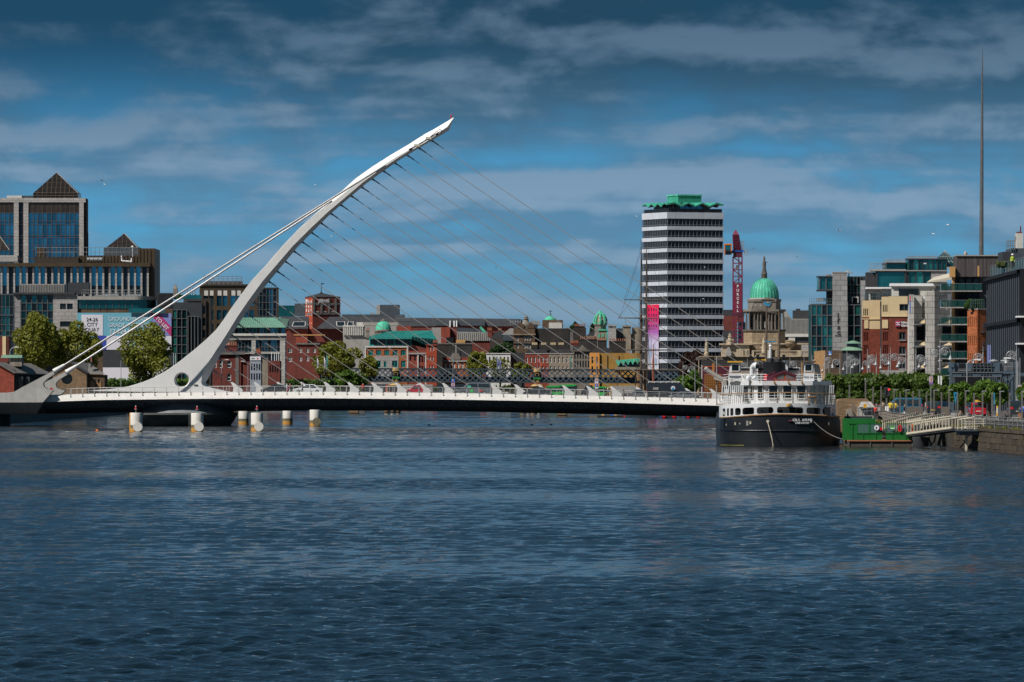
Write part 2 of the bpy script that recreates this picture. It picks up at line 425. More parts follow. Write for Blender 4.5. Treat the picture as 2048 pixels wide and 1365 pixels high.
def make_water():
	m = bpy.data.materials.new('water'); m.use_nodes = True
	nt = m.node_tree; N = nt.nodes; L = nt.links; b = N['Principled BSDF']
	b.inputs['Base Color'].default_value = (.002,.006,.009,1); b.inputs['Roughness'].default_value = .035
	b.inputs['IOR'].default_value = 1.33
	tc = N.new('ShaderNodeTexCoord')
	def nz(scale,det,sc):
		mp = N.new('ShaderNodeMapping'); mp.inputs['Scale'].default_value = sc; L.new(tc.outputs['Object'],mp.inputs[0])
		n = N.new('ShaderNodeTexNoise'); n.inputs['Scale'].default_value = scale; n.inputs['Detail'].default_value = det
		L.new(mp.outputs[0],n.inputs['Vector']); return n.outputs[0]
	def math2(op,a,c):
		n = N.new('ShaderNodeMath'); n.operation = op
		for i,q in enumerate((a,c)):
			if isinstance(q,float): n.inputs[i].default_value = q
			else: L.new(q,n.inputs[i])
		return n.outputs[0]
	sepp = N.new('ShaderNodeSeparateXYZ'); L.new(tc.outputs['Object'],sepp.inputs[0])
	farf = N.new('ShaderNodeMapRange'); L.new(sepp.outputs[1],farf.inputs[0])
	farf.inputs[1].default_value = 400; farf.inputs[2].default_value = 900; farf.inputs[3].default_value = .05; farf.inputs[4].default_value = 1.0
	patch = N.new('ShaderNodeMapRange'); L.new(nz(1.0,4,(.02,.006,1)),patch.inputs[0])
	for i,q in enumerate((.35,.65,.45,1.35)): patch.inputs[i+1].default_value = q
	big = math2('MULTIPLY',math2('MULTIPLY',nz(1.1,3,(1.0,.6,1)),farf.outputs[0]),patch.outputs[0])
	fine = math2('MULTIPLY',nz(4.0,4,(1,.8,1)),patch.outputs[0])
	h = math2('ADD',math2('MULTIPLY',big,.30),math2('MULTIPLY',fine,.065))
	bp = N.new('ShaderNodeBump'); bp.inputs['Strength'].default_value = 1; bp.inputs['Distance'].default_value = 1.0
	L.new(h,bp.inputs['Height']); L.new(bp.outputs[0],b.inputs['Normal'])
	# real waves close to the camera
	rows = []; D = 118.0
	while D < 1500:
		rows.append(D); D += min(max(.12,.75*D*D/86460),.55 if D < 720 else .55+(D-720)/600)
	ys = np.array(rows); nc = 430
	t = np.linspace(-1,1,nc)
	Yg = np.repeat(ys[:,None],nc,1); Xg = t[None,:] * (.105*ys[:,None] + 3)
	rng = np.random.default_rng(11)
	H = np.zeros_like(Xg)
	for i in range(90):
		lam = .28 * ((1.7 if i % 3 else 7.0)/.28) ** rng.random()
		th = rng.normal(.2,.8)
		k = 2*math.pi/lam; amp = .0050 * min(lam,1.25) ** .88 * rng.uniform(.6,1.3)
		amp = amp*np.clip((lam/2.2-np.gradient(ys))/.25,0,1)[:,None]
		ph = k*(Xg*math.sin(th) + Yg*math.cos(th)) + rng.random()*6.283
		H += amp*(np.sin(ph) + .22*np.sin(2*ph+1.57))
	env = np.zeros_like(Xg)
	for i in range(14):
		lam = rng.uniform(25,160); th = rng.normal(0,.5); k = 2*math.pi/lam
		env += np.sin(k*(Xg*math.sin(th)*.5 + Yg*math.cos(th)) + rng.random()*6.283)
	env = .90 + .30*env/math.sqrt(7)
	env *= np.interp(ys,[118,260,450,700,900,1500],[1.95,1.5,1.05,.95,1.2,2.0])[:,None]
	fade = np.clip((1-np.abs(t))/.05,0,1)[None,:]*np.clip((ys[-1]-ys)/60,0,1)[:,None]*np.clip((ys-ys[0])/8,0,1)[:,None]
	H = H*np.clip(env,.35,2)*fade + .02
	nr = len(ys)
	co = np.stack([Xg,Yg,H],-1).reshape(-1,3).astype(np.float32)
	a = (np.arange(nr-1)[:,None]*nc + np.arange(nc-1)[None,:]).reshape(-1)
	q = np.stack([a,a+1,a+nc+1,a+nc],1).astype(np.int32)
	me = bpy.data.meshes.new('river')
	me.vertices.add(len(co)); me.vertices.foreach_set('co',co.reshape(-1))
	me.loops.add(q.size); me.loops.foreach_set('vertex_index',q.reshape(-1))
	me.polygons.add(len(q)); me.polygons.foreach_set('loop_start',np.arange(0,q.size,4,dtype=np.int32))
	me.polygons.foreach_set('use_smooth',np.ones(len(q),dtype=bool))
	me.update(calc_edges=True); me.materials.append(m)
	tag(link(bpy.data.objects.new('river_waves',me)),kind='structure')
	mb = MB(); y0,y1 = float(ys[0]),float(ys[-1]); w0,w1 = .105*y0+3,.105*y1+3; z = .02
	mb.quad((-600,-800,z),(600,-800,z),(600,y0,z),(-600,y0,z)); mb.quad((-600,y1,z),(600,y1,z),(600,2600,z),(-600,2600,z))
	mb.quad((-600,y0,z),(-w0,y0,z),(-w1,y1,z),(-600,y1,z)); mb.quad((w0,y0,z),(600,y0,z),(600,y1,z),(w1,y1,z))
	tag(mb.build('river',m),kind='structure')
make_water()

def make_quays():
	# far banks: plain coursed walls
	lw = thing('quay_wall','long dark stone quay wall under the left end of the white bridge','quay wall',(0,0,0))
	m = MB()
	for (a,b),(c,d) in zip(LB,LB[1:]):
		m.add([(a,b,-2),(c,d,-2),(c,d,GZ),(a,b,GZ),(a-1,b,-2),(c-1,d,-2),(c-1,d,GZ+.01),(a-1,b,GZ+.01)],
			  [(0,1,2,3),(3,2,6,7),(0,3,7,4),(1,5,6,2)])
	m.build('wall','conc_dark',lw)
	rw = thing('quay_wall','weathered brown stone quay wall at the right edge below the street','quay wall',(0,0,0))
	m = MB()
	for (a,b),(c,d) in zip(RB,RB[1:]):
		m.add([(a+.12,b,-2),(c+.12,d,-2),(c+.12,d,1.9),(a+.12,b,1.9),(a+1.2,b,1.92),(c+1.2,d,1.92),(c+1.22,d,GZ),(a+1.22,b,GZ),(a+1.6,b,GZ+.02),(c+1.6,d,GZ+.02)],
			  [(3,2,1,0),(4,5,2,3),(7,6,5,4),(8,9,6,7)])
	m.build('wall_core','quay_joint',rw)
	meshes = []
	for k in range(4):
		w = .56
		s = MB(); e = .05; d = .22 + .03*k
		s.frus((-1.44,1.44,-d,.2,0.008),(-1.44,1.44,-d,.2,w-.008))
		for i,v in enumerate(s.v):
			s.v[i] = (v[0]+random.uniform(-.04,.04),v[1]+(random.uniform(-.05,.04) if v[1] < 0 else 0),v[2]+random.uniform(-.015,.015))
		meshes.append(s.mesh('stone','quay_stone'))
	rnd = random.Random(3)
	for r in range(4):
		D = 566 + (r*1.13) % 2.9
		while D < 668:
			x = bx_at(RB,D); x2 = bx_at(RB,D+2.9); ang = math.atan2(2.9,x2-x)
			o = inst('stone',rnd.choice(meshes),rw,(x+.14,D,-.36+.56*r),ang+math.pi)
			o.scale = (1,1,1)
			D += 2.9
	cm = MB().box(-1.43,1.43,-.35,.5,0,.30).mesh('coping_stone','quay_stone')
	D = 566
	while D < 668:
		x = bx_at(RB,D); x2 = bx_at(RB,D+2.9); inst('coping_stone',cm,rw,(x+.1,D,1.86),math.atan2(2.9,x2-x)+math.pi); D += 2.9
make_quays()

# ================================================================== THE BRIDGE
BD = 985.0
def bp(px,py,dy=0.): return (X(px,BD),BD+dy,Z(py,BD))
bridge = thing('cable_stayed_bridge','white cable-stayed bridge with one tall curved pylon leaning over the river','bridge',(0,0,0))
DX = [40,100,200,400,640,900,1200,1440,1660]
def top_py(p): return np.interp(p,DX,[791.5,790,787,784.5,783.5,786,792,798,804])
def bot_py(p): return np.interp(p,DX,[806,804,800.5,798,797,799.5,805,812,819])
def sof_py(p): return np.interp(p,DX,[829,828,826,824,822,823.5,829.5,835.5,842])
def make_deck():
	xs = list(range(84,1661,12))
	fa = MB(); fr = MB(); so_ = MB(); rd = MB()
	for a,b in zip(xs,xs[1:]):
		def st(p):
			x = X(p,BD); zt,zb,zs = Z(top_py(p),BD),Z(bot_py(p),BD),Z(sof_py(p),BD)
			return x,zt,zb,zs
		x0,t0,b0,s0 = st(a); x1,t1,b1,s1 = st(b)
		y0 = BD
		fa.quad((x0,y0-.1,b0),(x1,y0-.1,b1),(x1,y0+.75,t1),(x0,y0+.75,t0))
		fa.quad((x0,y0+.75,t0),(x1,y0+.75,t1),(x1,y0+1.2,t1),(x0,y0+1.2,t0))
		fa.quad((x0,y0+1.2,t0),(x1,y0+1.2,t1),(x1,y0+1.2,t1-.5),(x0,y0+1.2,t0-.5))
		fa.quad((x1,y0-.1,b1),(x0,y0-.1,b0),(x0,y0+.5,b0-.02),(x1,y0+.5,b1-.02))
		fr.quad((x1,y0+26,b1),(x0,y0+26,b0),(x0,y0+25.2,t0),(x1,y0+25.2,t1))
		fr.quad((x0,y0+24.8,t0),(x1,y0+24.8,t1),(x1,y0+25.2,t1),(x0,y0+25.2,t0))
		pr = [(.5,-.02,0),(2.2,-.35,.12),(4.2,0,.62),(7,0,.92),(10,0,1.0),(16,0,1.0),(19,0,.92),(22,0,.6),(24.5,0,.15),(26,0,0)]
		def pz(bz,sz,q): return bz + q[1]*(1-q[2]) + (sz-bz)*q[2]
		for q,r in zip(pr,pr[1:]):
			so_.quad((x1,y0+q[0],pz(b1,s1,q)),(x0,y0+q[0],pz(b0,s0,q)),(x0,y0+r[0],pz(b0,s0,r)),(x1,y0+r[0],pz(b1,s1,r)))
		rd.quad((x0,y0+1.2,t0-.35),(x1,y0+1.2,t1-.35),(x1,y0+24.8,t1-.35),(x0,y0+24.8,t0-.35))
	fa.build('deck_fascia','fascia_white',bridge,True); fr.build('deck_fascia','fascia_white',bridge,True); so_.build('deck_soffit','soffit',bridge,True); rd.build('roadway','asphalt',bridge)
	# ribs under the edge
	rm = MB().prismx([(0,0),(2.0,0),(2.0,-.9),(1.4,-.55)],-.12,.12).mesh('rib','soffit')
	pm = MB(); pm.box(-.04,.04,-.03,.05,-.45,1.05); pm.box(-.06,.06,-.10,-.03,-.52,.02)
	pm = pm.mesh('railing_post','rail')
	bk = MB().box(-.045,.045,-.06,.02,-.5,0).mesh('post_bracket','steel_grey')
	p = 140.0
	while p < 1630:
		zt = Z(top_py(p),BD)
		inst('railing_post',pm,bridge,(X(p,BD),BD+.62,zt-.25)); inst('post_bracket',bk,bridge,(X(p,BD)+.06,BD+.36,zt-.12))
		inst('rib',rm,bridge,(X(p,BD),BD+.45,Z(bot_py(p),BD)-.03)); p += 24.05
	for k,(h,r_) in enumerate(((.80,.032),(.55,.012),(.35,.012),(.15,.012))):
		m = MB()
		for a,b in zip(xs[3:],xs[4:]):
			m.tube((X(a,BD),BD+.6,Z(top_py(a),BD)+h),(X(b,BD),BD+.6,Z(top_py(b),BD)+h),r_,r_,6)
		m.build('handrail' if k == 0 else 'rail_wire','rail',bridge)
	m = MB()
	for a,b in zip(xs[3:],xs[4:]):
		m.tube((X(a,BD),BD+25,Z(top_py(a),BD)+.85),(X(b,BD),BD+25,Z(top_py(b),BD)+.85),.05,.05,5)
		m.tube((X(a,BD),BD+25,Z(top_py(a),BD)+.85),(X(a,BD),BD+25,Z(top_py(a),BD)),.04,.04,5)
	m.build('handrail','rail',bridge)
make_deck()
YC = BD + 10.5
PST = [((907.5,235),(906.5,238)),((890,246),(899,260)),((868,259),(886,268.5)),((851,268),(871,277)),((818,289),(837,297)),((783,309.6),(801,319)),((746,333),(766,343)),((712,357),(733,367)),
 ((681,385),(702,393)),((642,418.6),(661,428)),((600,456),(629,460)),((565,492),(595,494.5)),((531,532),(562,534)),((504.6,560),(537,564)),((481,591.5),(514,595)),
 ((462,618),(499,616)),((446.5,641),(484,638)),((432.5,660),(470,660)),((413,679),(456.5,682)),((390,699),(443,706)),((360,723),(430.7,729.5)),((334,741.5),(418.5,753)),
 ((310,755),(411.5,766)),((285,765),(415,772)),((258,773),(430,777.5)),((225,778),(450,782)),((171,782.5),(470,786))]
def pyl(px,py,dy):
	D = YC; return Vector((X(px,D),YC+dy,Z(py,D)))
def make_pylon():
	n = len(PST); m = MB()
	f1 = np.interp(range(n),[0,1,3,4,6,8,10,13,n-1],[.5,.55,.62,.60,.5,.34,.12,.03,.02])
	f2 = np.interp(range(n),[0,1,3,5,8,12,16,18,20,21,22,24,n-1],[.6,.62,.66,.74,.74,.66,.70,.77,.79,.846,.92,.95,.97])
	w = np.interp(range(n),[0,1,4,10,16,20,n-1],[.05,.7,1.0,1.35,1.7,1.95,2.2])
	secs = []
	for i,(u,l) in enumerate(PST):
		u = np.array(u); l = np.array(l); a = u+(l-u)*f1[i]; b = u+(l-u)*f2[i]
		k = w[i]
		secs.append([pyl(*u,-.35*k),pyl(*a,-k),pyl(*b,-k),pyl(*l,-.25*k),pyl(*l,.25*k),pyl(*b,k),pyl(*a,k),pyl(*u,.35*k)])
	for s in secs: m.v += [tuple(p) for p in s]
	for i in range(n-1):
		for j in range(8):
			k = (j+1) % 8; m.f.append((i*8+j,i*8+k,(i+1)*8+k,(i+1)*8+j))
	m.f.append(tuple(range(8))); m.f.append(tuple((n-1)*8+j for j in range(7,-1,-1)))
	o = m.build('pylon','bridge_white',bridge)
	bm = bmesh.new(); bm.from_mesh(o.data); bmesh.ops.recalc_face_normals(bm,faces=bm.faces); bm.to_mesh(o.data); bm.free()
	# the round eye through the foot of the pylon
	cx,cz = X(365,YC),Z(760.5,YC); s = YC/F
	c = MB(); c.add([],[])
	prof = [(17.3*s,-4),(17.3*s,-2.6),(13*s,-1.2),(13*s,1.2),(17.3*s,2.6),(17.3*s,4)]
	nn = 40
	for r_,y in prof:
		for i in range(nn):
			t = 2*math.pi*i/nn; c.v.append((cx+r_*math.cos(t),YC+y,cz+r_*math.sin(t)))
	for k in range(len(prof)-1):
		for i in range(nn):
			j = (i+1) % nn; c.f.append((k*nn+i,k*nn+j,(k+1)*nn+j,(k+1)*nn+i))
	c.f.append(tuple(range(nn))); c.f.append(tuple(range((len(prof)-1)*nn,len(prof)*nn)))
	co = c.build('tmp_cutter','bridge_white')
	bm = bmesh.new(); bm.from_mesh(co.data); bmesh.ops.recalc_face_normals(bm,faces=bm.faces); bm.to_mesh(co.data); bm.free()
	md = o.modifiers.new('eye','BOOLEAN'); md.object = co; md.operation = 'DIFFERENCE'; md.solver = 'EXACT'
	bpy.context.view_layer.update()
	me = bpy.data.meshes.new_from_object(o.evaluated_get(bpy.context.evaluated_depsgraph_get()))
	o.modifiers.clear(); o.data = me; bpy.data.objects.remove(co)
	me.polygons.foreach_set('use_smooth',[True]*len(me.polygons)); me.set_sharp_from_angle(angle=R(22)); wn = o.modifiers.new('wn','WEIGHTED_NORMAL'); wn.keep_sharp = True; wn.weight = 100
	# foot flare where the pylon runs into the deck
	# winch gear in the slot below the tip
	def fp(px,py,dy): return pyl(px,py,dy)
	m = MB(); m.path([fp(822,297,-1.05),fp(846,283.5,-1.02),fp(864,271,-1.0),fp(880,258.5,-.95),fp(882.5,261.5,-.95),fp(878,268,-.95)],.11,6)
	m.path([fp(826,299.5,-1.08),fp(850,285.5,-1.08),fp(872,271.5,-1.0)],.09,6); m.build('cable_run','white',bridge)
	m = MB(); m.path([fp(818,301,-1.0),fp(842,288.5,-1.0),fp(866,274,-.95),fp(880,265,-.9)],.16,6); m.build('slot','black',bridge)
	m = MB()
	for q in ((835,290.5),(858,276)): m.box(fp(*q,0).x-.5,fp(*q,0).x+.4,YC-1.2,YC-.9,fp(*q,0).z-.25,fp(*q,0).z+.1)
	m.build('junction_box','cream_paint',bridge)
	m = MB(); m.tube(fp(907,236,0),fp(907,225,0),.035); m.build('antenna','steel_grey',bridge)
	m = MB(); m.tube(fp(902,239,0),fp(902,234,0),.06); m.ball(fp(902,232.5,0),.16); m.build('warning_lamp','red',bridge)
	# lettering on the foot
	m = MB()
	for i in range(5): m.box(X(389+i*1.6,YC),X(390+i*1.6,YC),YC-2.22,YC-2.1,Z(771,YC),Z(769,YC))
	m.build('name_plate','steel_grey',bridge)
make_pylon()
def make_stays():
	ups = [(424.6,741),(437,718),(449,694),(463,671.5),(476.5,649.5),(491,627.5),(507,605.6),(521,584.5),(537,564),(554,544),(570,524),(587,503.5),(604,485),(622,466),
		   (641,447),(661,428),(681,411),(702,393),(723,375.5),(744,359),(766,343),(789,327),(813,311),(837,297),(862.5,282)]
	tips = [461.5,507,553,600,647,694.5,742,789.5,837,884,932,980,1028,1076,1124,1172,1219.5,1271,1320,1369,1419,1468,1517,1566,1615]
	s = YC/F
	fin = [(0,0),(3.5,-.6),(9,3),(16,9),(22.5,13),(24.5,16.5),(22,20),(21,24),(3,24),(5,16),(5.5,11),(3.5,6)]
	fm = MB().prism([(x*s,-z*s) for x,z in fin[::-1]],-.3,.3).mesh('stay_anchor','bridge_white')
	lug = MB().prism([(0,0),(-1.2*s*2,1.5*s*2),(2.5*s,-1*s),(4.5*s,-3.2*s)][::-1],-.06,.06).mesh('stay_lug','bridge_white')
	for i,(u,t) in enumerate(zip(ups,tips)):
		dy = float(top_py(t)) - float(top_py(461.5)); py = 765.2 + (top_py(t)-784.2)
		inst('stay_anchor',fm,bridge,(X(t,YC),YC,Z(py,YC)))
		m = MB(); a = pyl(u[0]+1,u[1]-.5,0); b = pyl(t+3,py+2.2,0)
		# slight sag
		pts = []
		for k in range(9):
			q = k/8; p = a.lerp(b,q); p.z -= (b-a).length*.006*4*q*(1-q); pts.append(p)
		m.path(pts,.052,6); m.build('stay_cable','cable',bridge)
		d = (b-a).normalized(); m = MB(); m.tube(a-d*.2,a+d*.55,.22,.09,6); m.tube(a+d*.5,a+d*1.3,.10,.10,6); m.build('stay_socket','steel_grey',bridge)
	for (u,l,dy) in (((112,741),(771,331),-9.9),((137,742.5),(664,401.5),-4.0)):
		D = YC+dy
		a = Vector((X(u[0],D),D,Z(u[1],D))); b = Vector((X(l[0],YC),YC+(-1.1 if dy < 0 else 1.0),Z(l[1],YC)))
		MB().tube(a,b,.155,.145,10).build('back_stay','stay',bridge,True)
		d = (b-a).normalized(); MB().tube(a-d*.4,a+d*1.5,.42,.22,10).build('stay_socket','bridge_white',bridge,True)
make_stays()
def make_anchor():
	e = thing('anchor_block','forked concrete anchor block holding the two back stays, far left','anchor block',(0,0,0))
	p1 = [(-70,786),(0,786),(17,785.5),(29,783.7),(44,775),(84,754),(105.5,743),(109,748.5),(96,757),(91.4,761),(87,765),(86,769),(88,774),(93,777.5),(106,781.5),(86,805),(-70,805)]
	p2 = [(70,792),(88,766),(129,744.5),(133.6,750),(118,759.5),(113,764),(111,769),(113,775),(118,778.5),(130,781.6),(124,788),(86,805),(70,805)]
	for p,dy in ((p1,-11.3),(p2,-5.4)):
		D = YC+dy
		m = MB().prism([(X(a,D),Z(b,D)) for a,b in p][::-1],D,D+2.8); o = m.build('anchor_arm','conc',e)
	D = BD-.6
	b = MB(); t = [(X(-90,D),Z(805.3,D)),(X(86,D),Z(805.3,D))]; u = [(X(-90,D),Z(829,D)),(X(70,D),Z(829,D))]
	b.add([(t[0][0],D,t[0][1]),(t[1][0],D,t[1][1]),(u[1][0],D+3,u[1][1]),(u[0][0],D+3,u[0][1]),(t[0][0],D+26,t[0][1]),(t[1][0],D+26,t[1][1]),(u[1][0],D+24,u[1][1]),(u[0][0],D+24,u[0][1])],
		  [(3,2,1,0),(4,5,6,7),(0,1,5,4),(1,2,6,5),(2,3,7,6),(3,0,4,7)])
	b.build('block','conc',e)
	b = MB(); b.box(X(-90,D),X(-2,D),D+5,D+22,-2,u[0][1]-.01); b.build('abutment','conc_dark',e)
	MB().box(X(96,D),X(101,D),D+4.4,D+4.7,Z(779.5,D),Z(776,D)).build('sign_plate','red',e)
make_anchor()
def make_plinth():
	e = thing('bridge_pier','dark boat-shaped concrete pier standing in the water below the pylon','bridge pier',(0,0,0))
	def ring(px0,px1,hy,z,k=36):
		cx = (X(px0,BD)+X(px1,BD))/2; a = (X(px1,BD)-X(px0,BD))/2
		return [(cx + math.copysign(abs(math.cos(t))**.7,math.cos(t))*a,BD+11+math.copysign(abs(math.sin(t))**.8,math.sin(t))*hy,z) for t in [2*math.pi*i/k for i in range(k)]]
	def loft(rs,nm,mt):
		m = MB(); k = len(rs[0])
		for r_ in rs: m.v += r_
		for i in range(len(rs)-1):
			for j in range(k): m.f.append((i*k+j,i*k+(j+1) % k,(i+1)*k+(j+1) % k,(i+1)*k+j))
		m.f.append(tuple(range((len(rs)-1)*k,len(rs)*k))); m.build(nm,mt,e,True)
	loft([ring(258,452,9.5,-2),ring(258,455,9.5,Z(853,BD)),ring(248,469,11.5,Z(830,BD)),ring(248,469,11.5,Z(826.5,BD))],'base','conc_dark')
	loft([ring(262,462,10.6,Z(826.4,BD)),ring(285,445,9.6,Z(812,BD)),ring(300,430,9,Z(803,BD))],'pivot','steel_grey')
make_plinth()

def make_dolphins():
	spec = [(258,284,826,865,0,1,'rusty mooring pile with a red lamp, nearest the left bank'),(381.5,406,826.5,864.5,1,1,'white mooring pile with a red lamp in front of the dark bridge pier'),
			(501.5,525.5,826,864,1,1,'white mooring pile with a red lamp, just right of the dark bridge pier'),(476.5,498,820,850,2,0,'short white mooring pile with no lamp, half hidden behind a nearer pile'),
			(565,585,820,849.3,3,0,'white mooring pile with no lamp, under the deck, second from the right'),(619,640.5,820,853.5,4,0,'rightmost white mooring pile, under the bridge deck')]
	for (a,b,t,w,k,lamp,lab) in spec:
		D = F*HC/(w-YH); s = D/F; r = (b-a)/2*s; e = thing('mooring_pile',lab,'mooring pile',(X((a+b)/2,D),D+r,0),0,'white mooring piles round the bridge pier')
		h = HC+(YH-t)*s
		MB().lathe([(r,.95),(r,h-.05),(r*.97,h)],0,0,24).build('shaft','pile_white',e,True)
		MB().lathe([(r*1.003,.52),(r*1.004,.95)],0,0,24).build('stain_band','pile_stain',e,True)
		MB().lathe([(r*1.003,-1),(r*1.004,.52)],0,0,24).build('rust_band','pile_rust',e,True)
		if k != 2 and k != 3:
			# round fender drum facing the camera
			q = MB(); q.tube((r*.35,-r*.75,.70),(r*.35,-r*1.25,.70),.62,.62,24); q.build('fender_drum','pile_stain' if k == 4 else 'pile_white',e,True)
		m = MB()
		for i in range(8):
			z = .35+i*(h-.5)/7.5; m.tube((-r,0,z),(-r-.28,-.1,z),.035,.035,5)
		m.path([(-r-.28,-.1,.3),(-r-.28,-.1,h)],.02,5); m.build('ladder','steel_grey',e)
		if lamp:
			m = MB(); m.tube((0,0,h),(0,0,h+.45),.05,.05); m.tube((0,0,h+.43),(0,0,h+.5),.22,.22); m.build('lamp_post','lampmetal',e)
			MB().tube((0,0,h+.5),(0,0,h+.78),.13,.13).build('lamp','red',e)
			MB().tube((0,0,h+.78),(0,0,h+.98),.10,.05).build('lamp_cap','lampmetal',e)
			if k == 0:
				m = MB(); g = [R(180+i*6) for i in range(7)]
				for p,q in zip(g,g[1:]): m.quad((1.01*r*math.cos(p),1.01*r*math.sin(p),.5),(1.01*r*math.cos(q),1.01*r*math.sin(q),.5),(1.01*r*math.cos(q),1.01*r*math.sin(q),h),(1.01*r*math.cos(p),1.01*r*math.sin(p),h))
				m.build('rust_strip','pile_rust',e)
make_dolphins()
# ================================================================== BUILDING KIT
PANES = {}
class Bld:
	"""A building whose near front corner stands at photo column px0, D metres away; rot > 0 turns it so that its left side shows."""
	def __init__(s,name,label,cat,px0,D,rot=0.,zb=GZ,group=None):
		s.px0,s.D,s.rot,s.zb = px0,D,R(rot),zb; s.s = D/F
		s.e = thing(name,label,cat,(X(px0,D),D,zb),R(rot),group)
	def x(s,px): return (px-s.px0)*s.s/math.cos(s.rot)
	def y(s,px): return (s.px0-px)*s.s/math.sin(s.rot)
	def z(s,py): return Z(py,s.D)-s.zb
	def part(s,name,m,mat,smooth=False,label=None): return m.build(name,mat,s.e,smooth,None,label)
	def box(s,name,mat,a,b,t,bt,dp,y0=0.,par=None):
		o = MB().box(s.x(a),s.x(b),y0,y0+dp,s.z(bt) if bt is not None else -1,s.z(t)).build(name,mat,par or s.e); return o
	def body(s,mat,a,b,t,dp,inset=.3,left=0.,name='wall',x0=None,bt=None):
		return MB().box((s.x(a) if x0 is None else x0)+left,s.x(b),inset,dp,-1 if bt is None else s.z(bt),s.z(t)-.02).build(name,mat,s.e)
	def pt(s,side,off,u,z,d):
		return (u,off+d,z) if side == 'F' else ((off+d,u,z) if side == 'L' else (off-d,u,z))
	def wall(s,side,off,u0,u1,z0,z1,holes,mat,name='wall',rec=.3):
		us = sorted({u0,u1,*[h[0] for h in holes],*[h[1] for h in holes]}); zs = sorted({z0,z1,*[h[2] for h in holes],*[h[3] for h in holes]})
		us = [u for u in us if u0-1e-6 <= u <= u1+1e-6]; zs = [z for z in zs if z0-1e-6 <= z <= z1+1e-6]
		m = MB(); P = lambda u,z,d=0.: s.pt(side,off,u,z,d)
		def q(a,b,c,d):
			m.quad(a,b,c,d) if side != 'L' else m.quad(d,c,b,a)
		for i in range(len(us)-1):
			for j in range(len(zs)-1):
				cu,cz = (us[i]+us[i+1])/2,(zs[j]+zs[j+1])/2
				if any(h[0] < cu < h[1] and h[2] < cz < h[3] for h in holes): continue
				q(P(us[i],zs[j]),P(us[i+1],zs[j]),P(us[i+1],zs[j+1]),P(us[i],zs[j+1]))
		for a,b,c,d in holes + [(u1,u0,z1,z0)]:
			q(P(a,c),P(a,c,rec),P(b,c,rec),P(b,c)); q(P(a,d,rec),P(a,d),P(b,d),P(b,d,rec))
			q(P(a,c,rec),P(a,c),P(a,d),P(a,d,rec)); q(P(b,c),P(b,c,rec),P(b,d,rec),P(b,d))
		return m.build(name,mat,s.e)
	def pane(s,side,off,h,glass,rec=.24,frame=None,fw=.1,bars=(1,1),name='window',par=None):
		w,hh = round(h[1]-h[0],2),round(h[3]-h[2],2); key = (w,hh,glass)
		if key not in PANES: PANES[key] = MB().box(0,w,0,.05,0,hh).mesh('window',glass)
		p = s.pt(side,off,h[0],h[2],rec)
		rz = 0 if side == 'F' else R(90)
		if side == 'L': p = (p[0]+.05,p[1],p[2])
		o = inst(name,PANES[key],par or s.e,p,rz)
		if frame:
			k2 = (w,hh,frame,fw,bars,'fr')
			if k2 not in PANES:
				m = MB(); y0,y1 = -.09,-.004
				m.box(0,fw,y0,y1,0,hh); m.box(w-fw,w,y0,y1,0,hh); m.box(fw,w-fw,y0,y1,0,fw); m.box(fw,w-fw,y0,y1,hh-fw,hh)
				for i in range(1,bars[0]): m.box(w*i/bars[0]-fw/2,w*i/bars[0]+fw/2,y0+.01,y1,fw,hh-fw)
				for i in range(1,bars[1]): m.box(fw,w-fw,y0+.02,y1,hh*i/bars[1]-fw/2,hh*i/bars[1]+fw/2)
				PANES[k2] = m.mesh('frame',frame)
			f = inst('frame',PANES[k2],o,(0,0,0))
			if side == 'L': f.scale = (1,-1,1); f.location = (0,.05,0)
		return o
	def facade(s,side,off,u0,u1,z0,z1,nx,nz,wf,hf,mat,glass,frame=None,zs=None,us=None,bars=(1,1),rec=.3,name='wall',fw=.1,sill=None):
		cw = (u1-u0)/nx; ch = (z1-z0)/nz; holes = []
		for i in range(nx):
			for j in range(nz):
				cu = u0+cw*(i+.5); cz = z0+ch*(j+.5)
				holes.append((cu-cw*wf/2,cu+cw*wf/2,cz-ch*hf/2,cz+ch*hf/2))
		holes = [tuple(round(q,3) for q in h) for h in holes]
		s.wall(side,off,u0,u1,z0,z1,holes,mat,name,rec)
		for h in holes:
			w = s.pane(side,off,h,glass,rec-.06,frame,fw,bars)
		return holes
	def rects(s,side,off,u0,u1,z0,z1,holes,mat,glass,frame=None,bars=(1,1),rec=.3,fw=.1,name='wall'):
		holes = [tuple(round(q,3) for q in h) for h in holes]
		s.wall(side,off,u0,u1,z0,z1,holes,mat,name,rec)
		for h in holes: s.pane(side,off,h,glass,rec-.06,frame,fw,bars)
	def curtain(s,side,off,u0,u1,z0,z1,nx,nz,glass,mull,mw=.14,dp=.12,zfr=None,name='window'):
		"""glass wall of single panes behind a grid of mullions"""
		cw = (u1-u0)/nx; zc = [z0+(z1-z0)*j/nz for j in range(nz+1)] if zfr is None else [z0+(z1-z0)*q for q in zfr]
		for i in range(nx):
			for j in range(len(zc)-1):
				g = glass[(i*7+j*3) % len(glass)] if isinstance(glass,(list,tuple)) else glass
				s.pane(side,off,(u0+cw*i+.01,u0+cw*(i+1)-.01,zc[j]+.01,zc[j+1]-.01),g,.1,name=name)
		m = MB(); sg = dp
		def bx(a,b,c,d):
			if side == 'F': m.box(a,b,off-sg,off+.09,c,d)
			elif side == 'L': m.box(off-sg,off+.09,a,b,c,d)
			else: m.box(off-.09,off+sg,a,b,c,d)
		for i in range(nx+1): bx(u0+cw*i-mw/2,u0+cw*i+mw/2,z0,z1)
		sg = dp*.7
		for q in zc: bx(u0-mw/2+.003,u1+mw/2-.003,q-mw/2,q+mw/2)
		m.build('mullion_grid',mull,s.e)
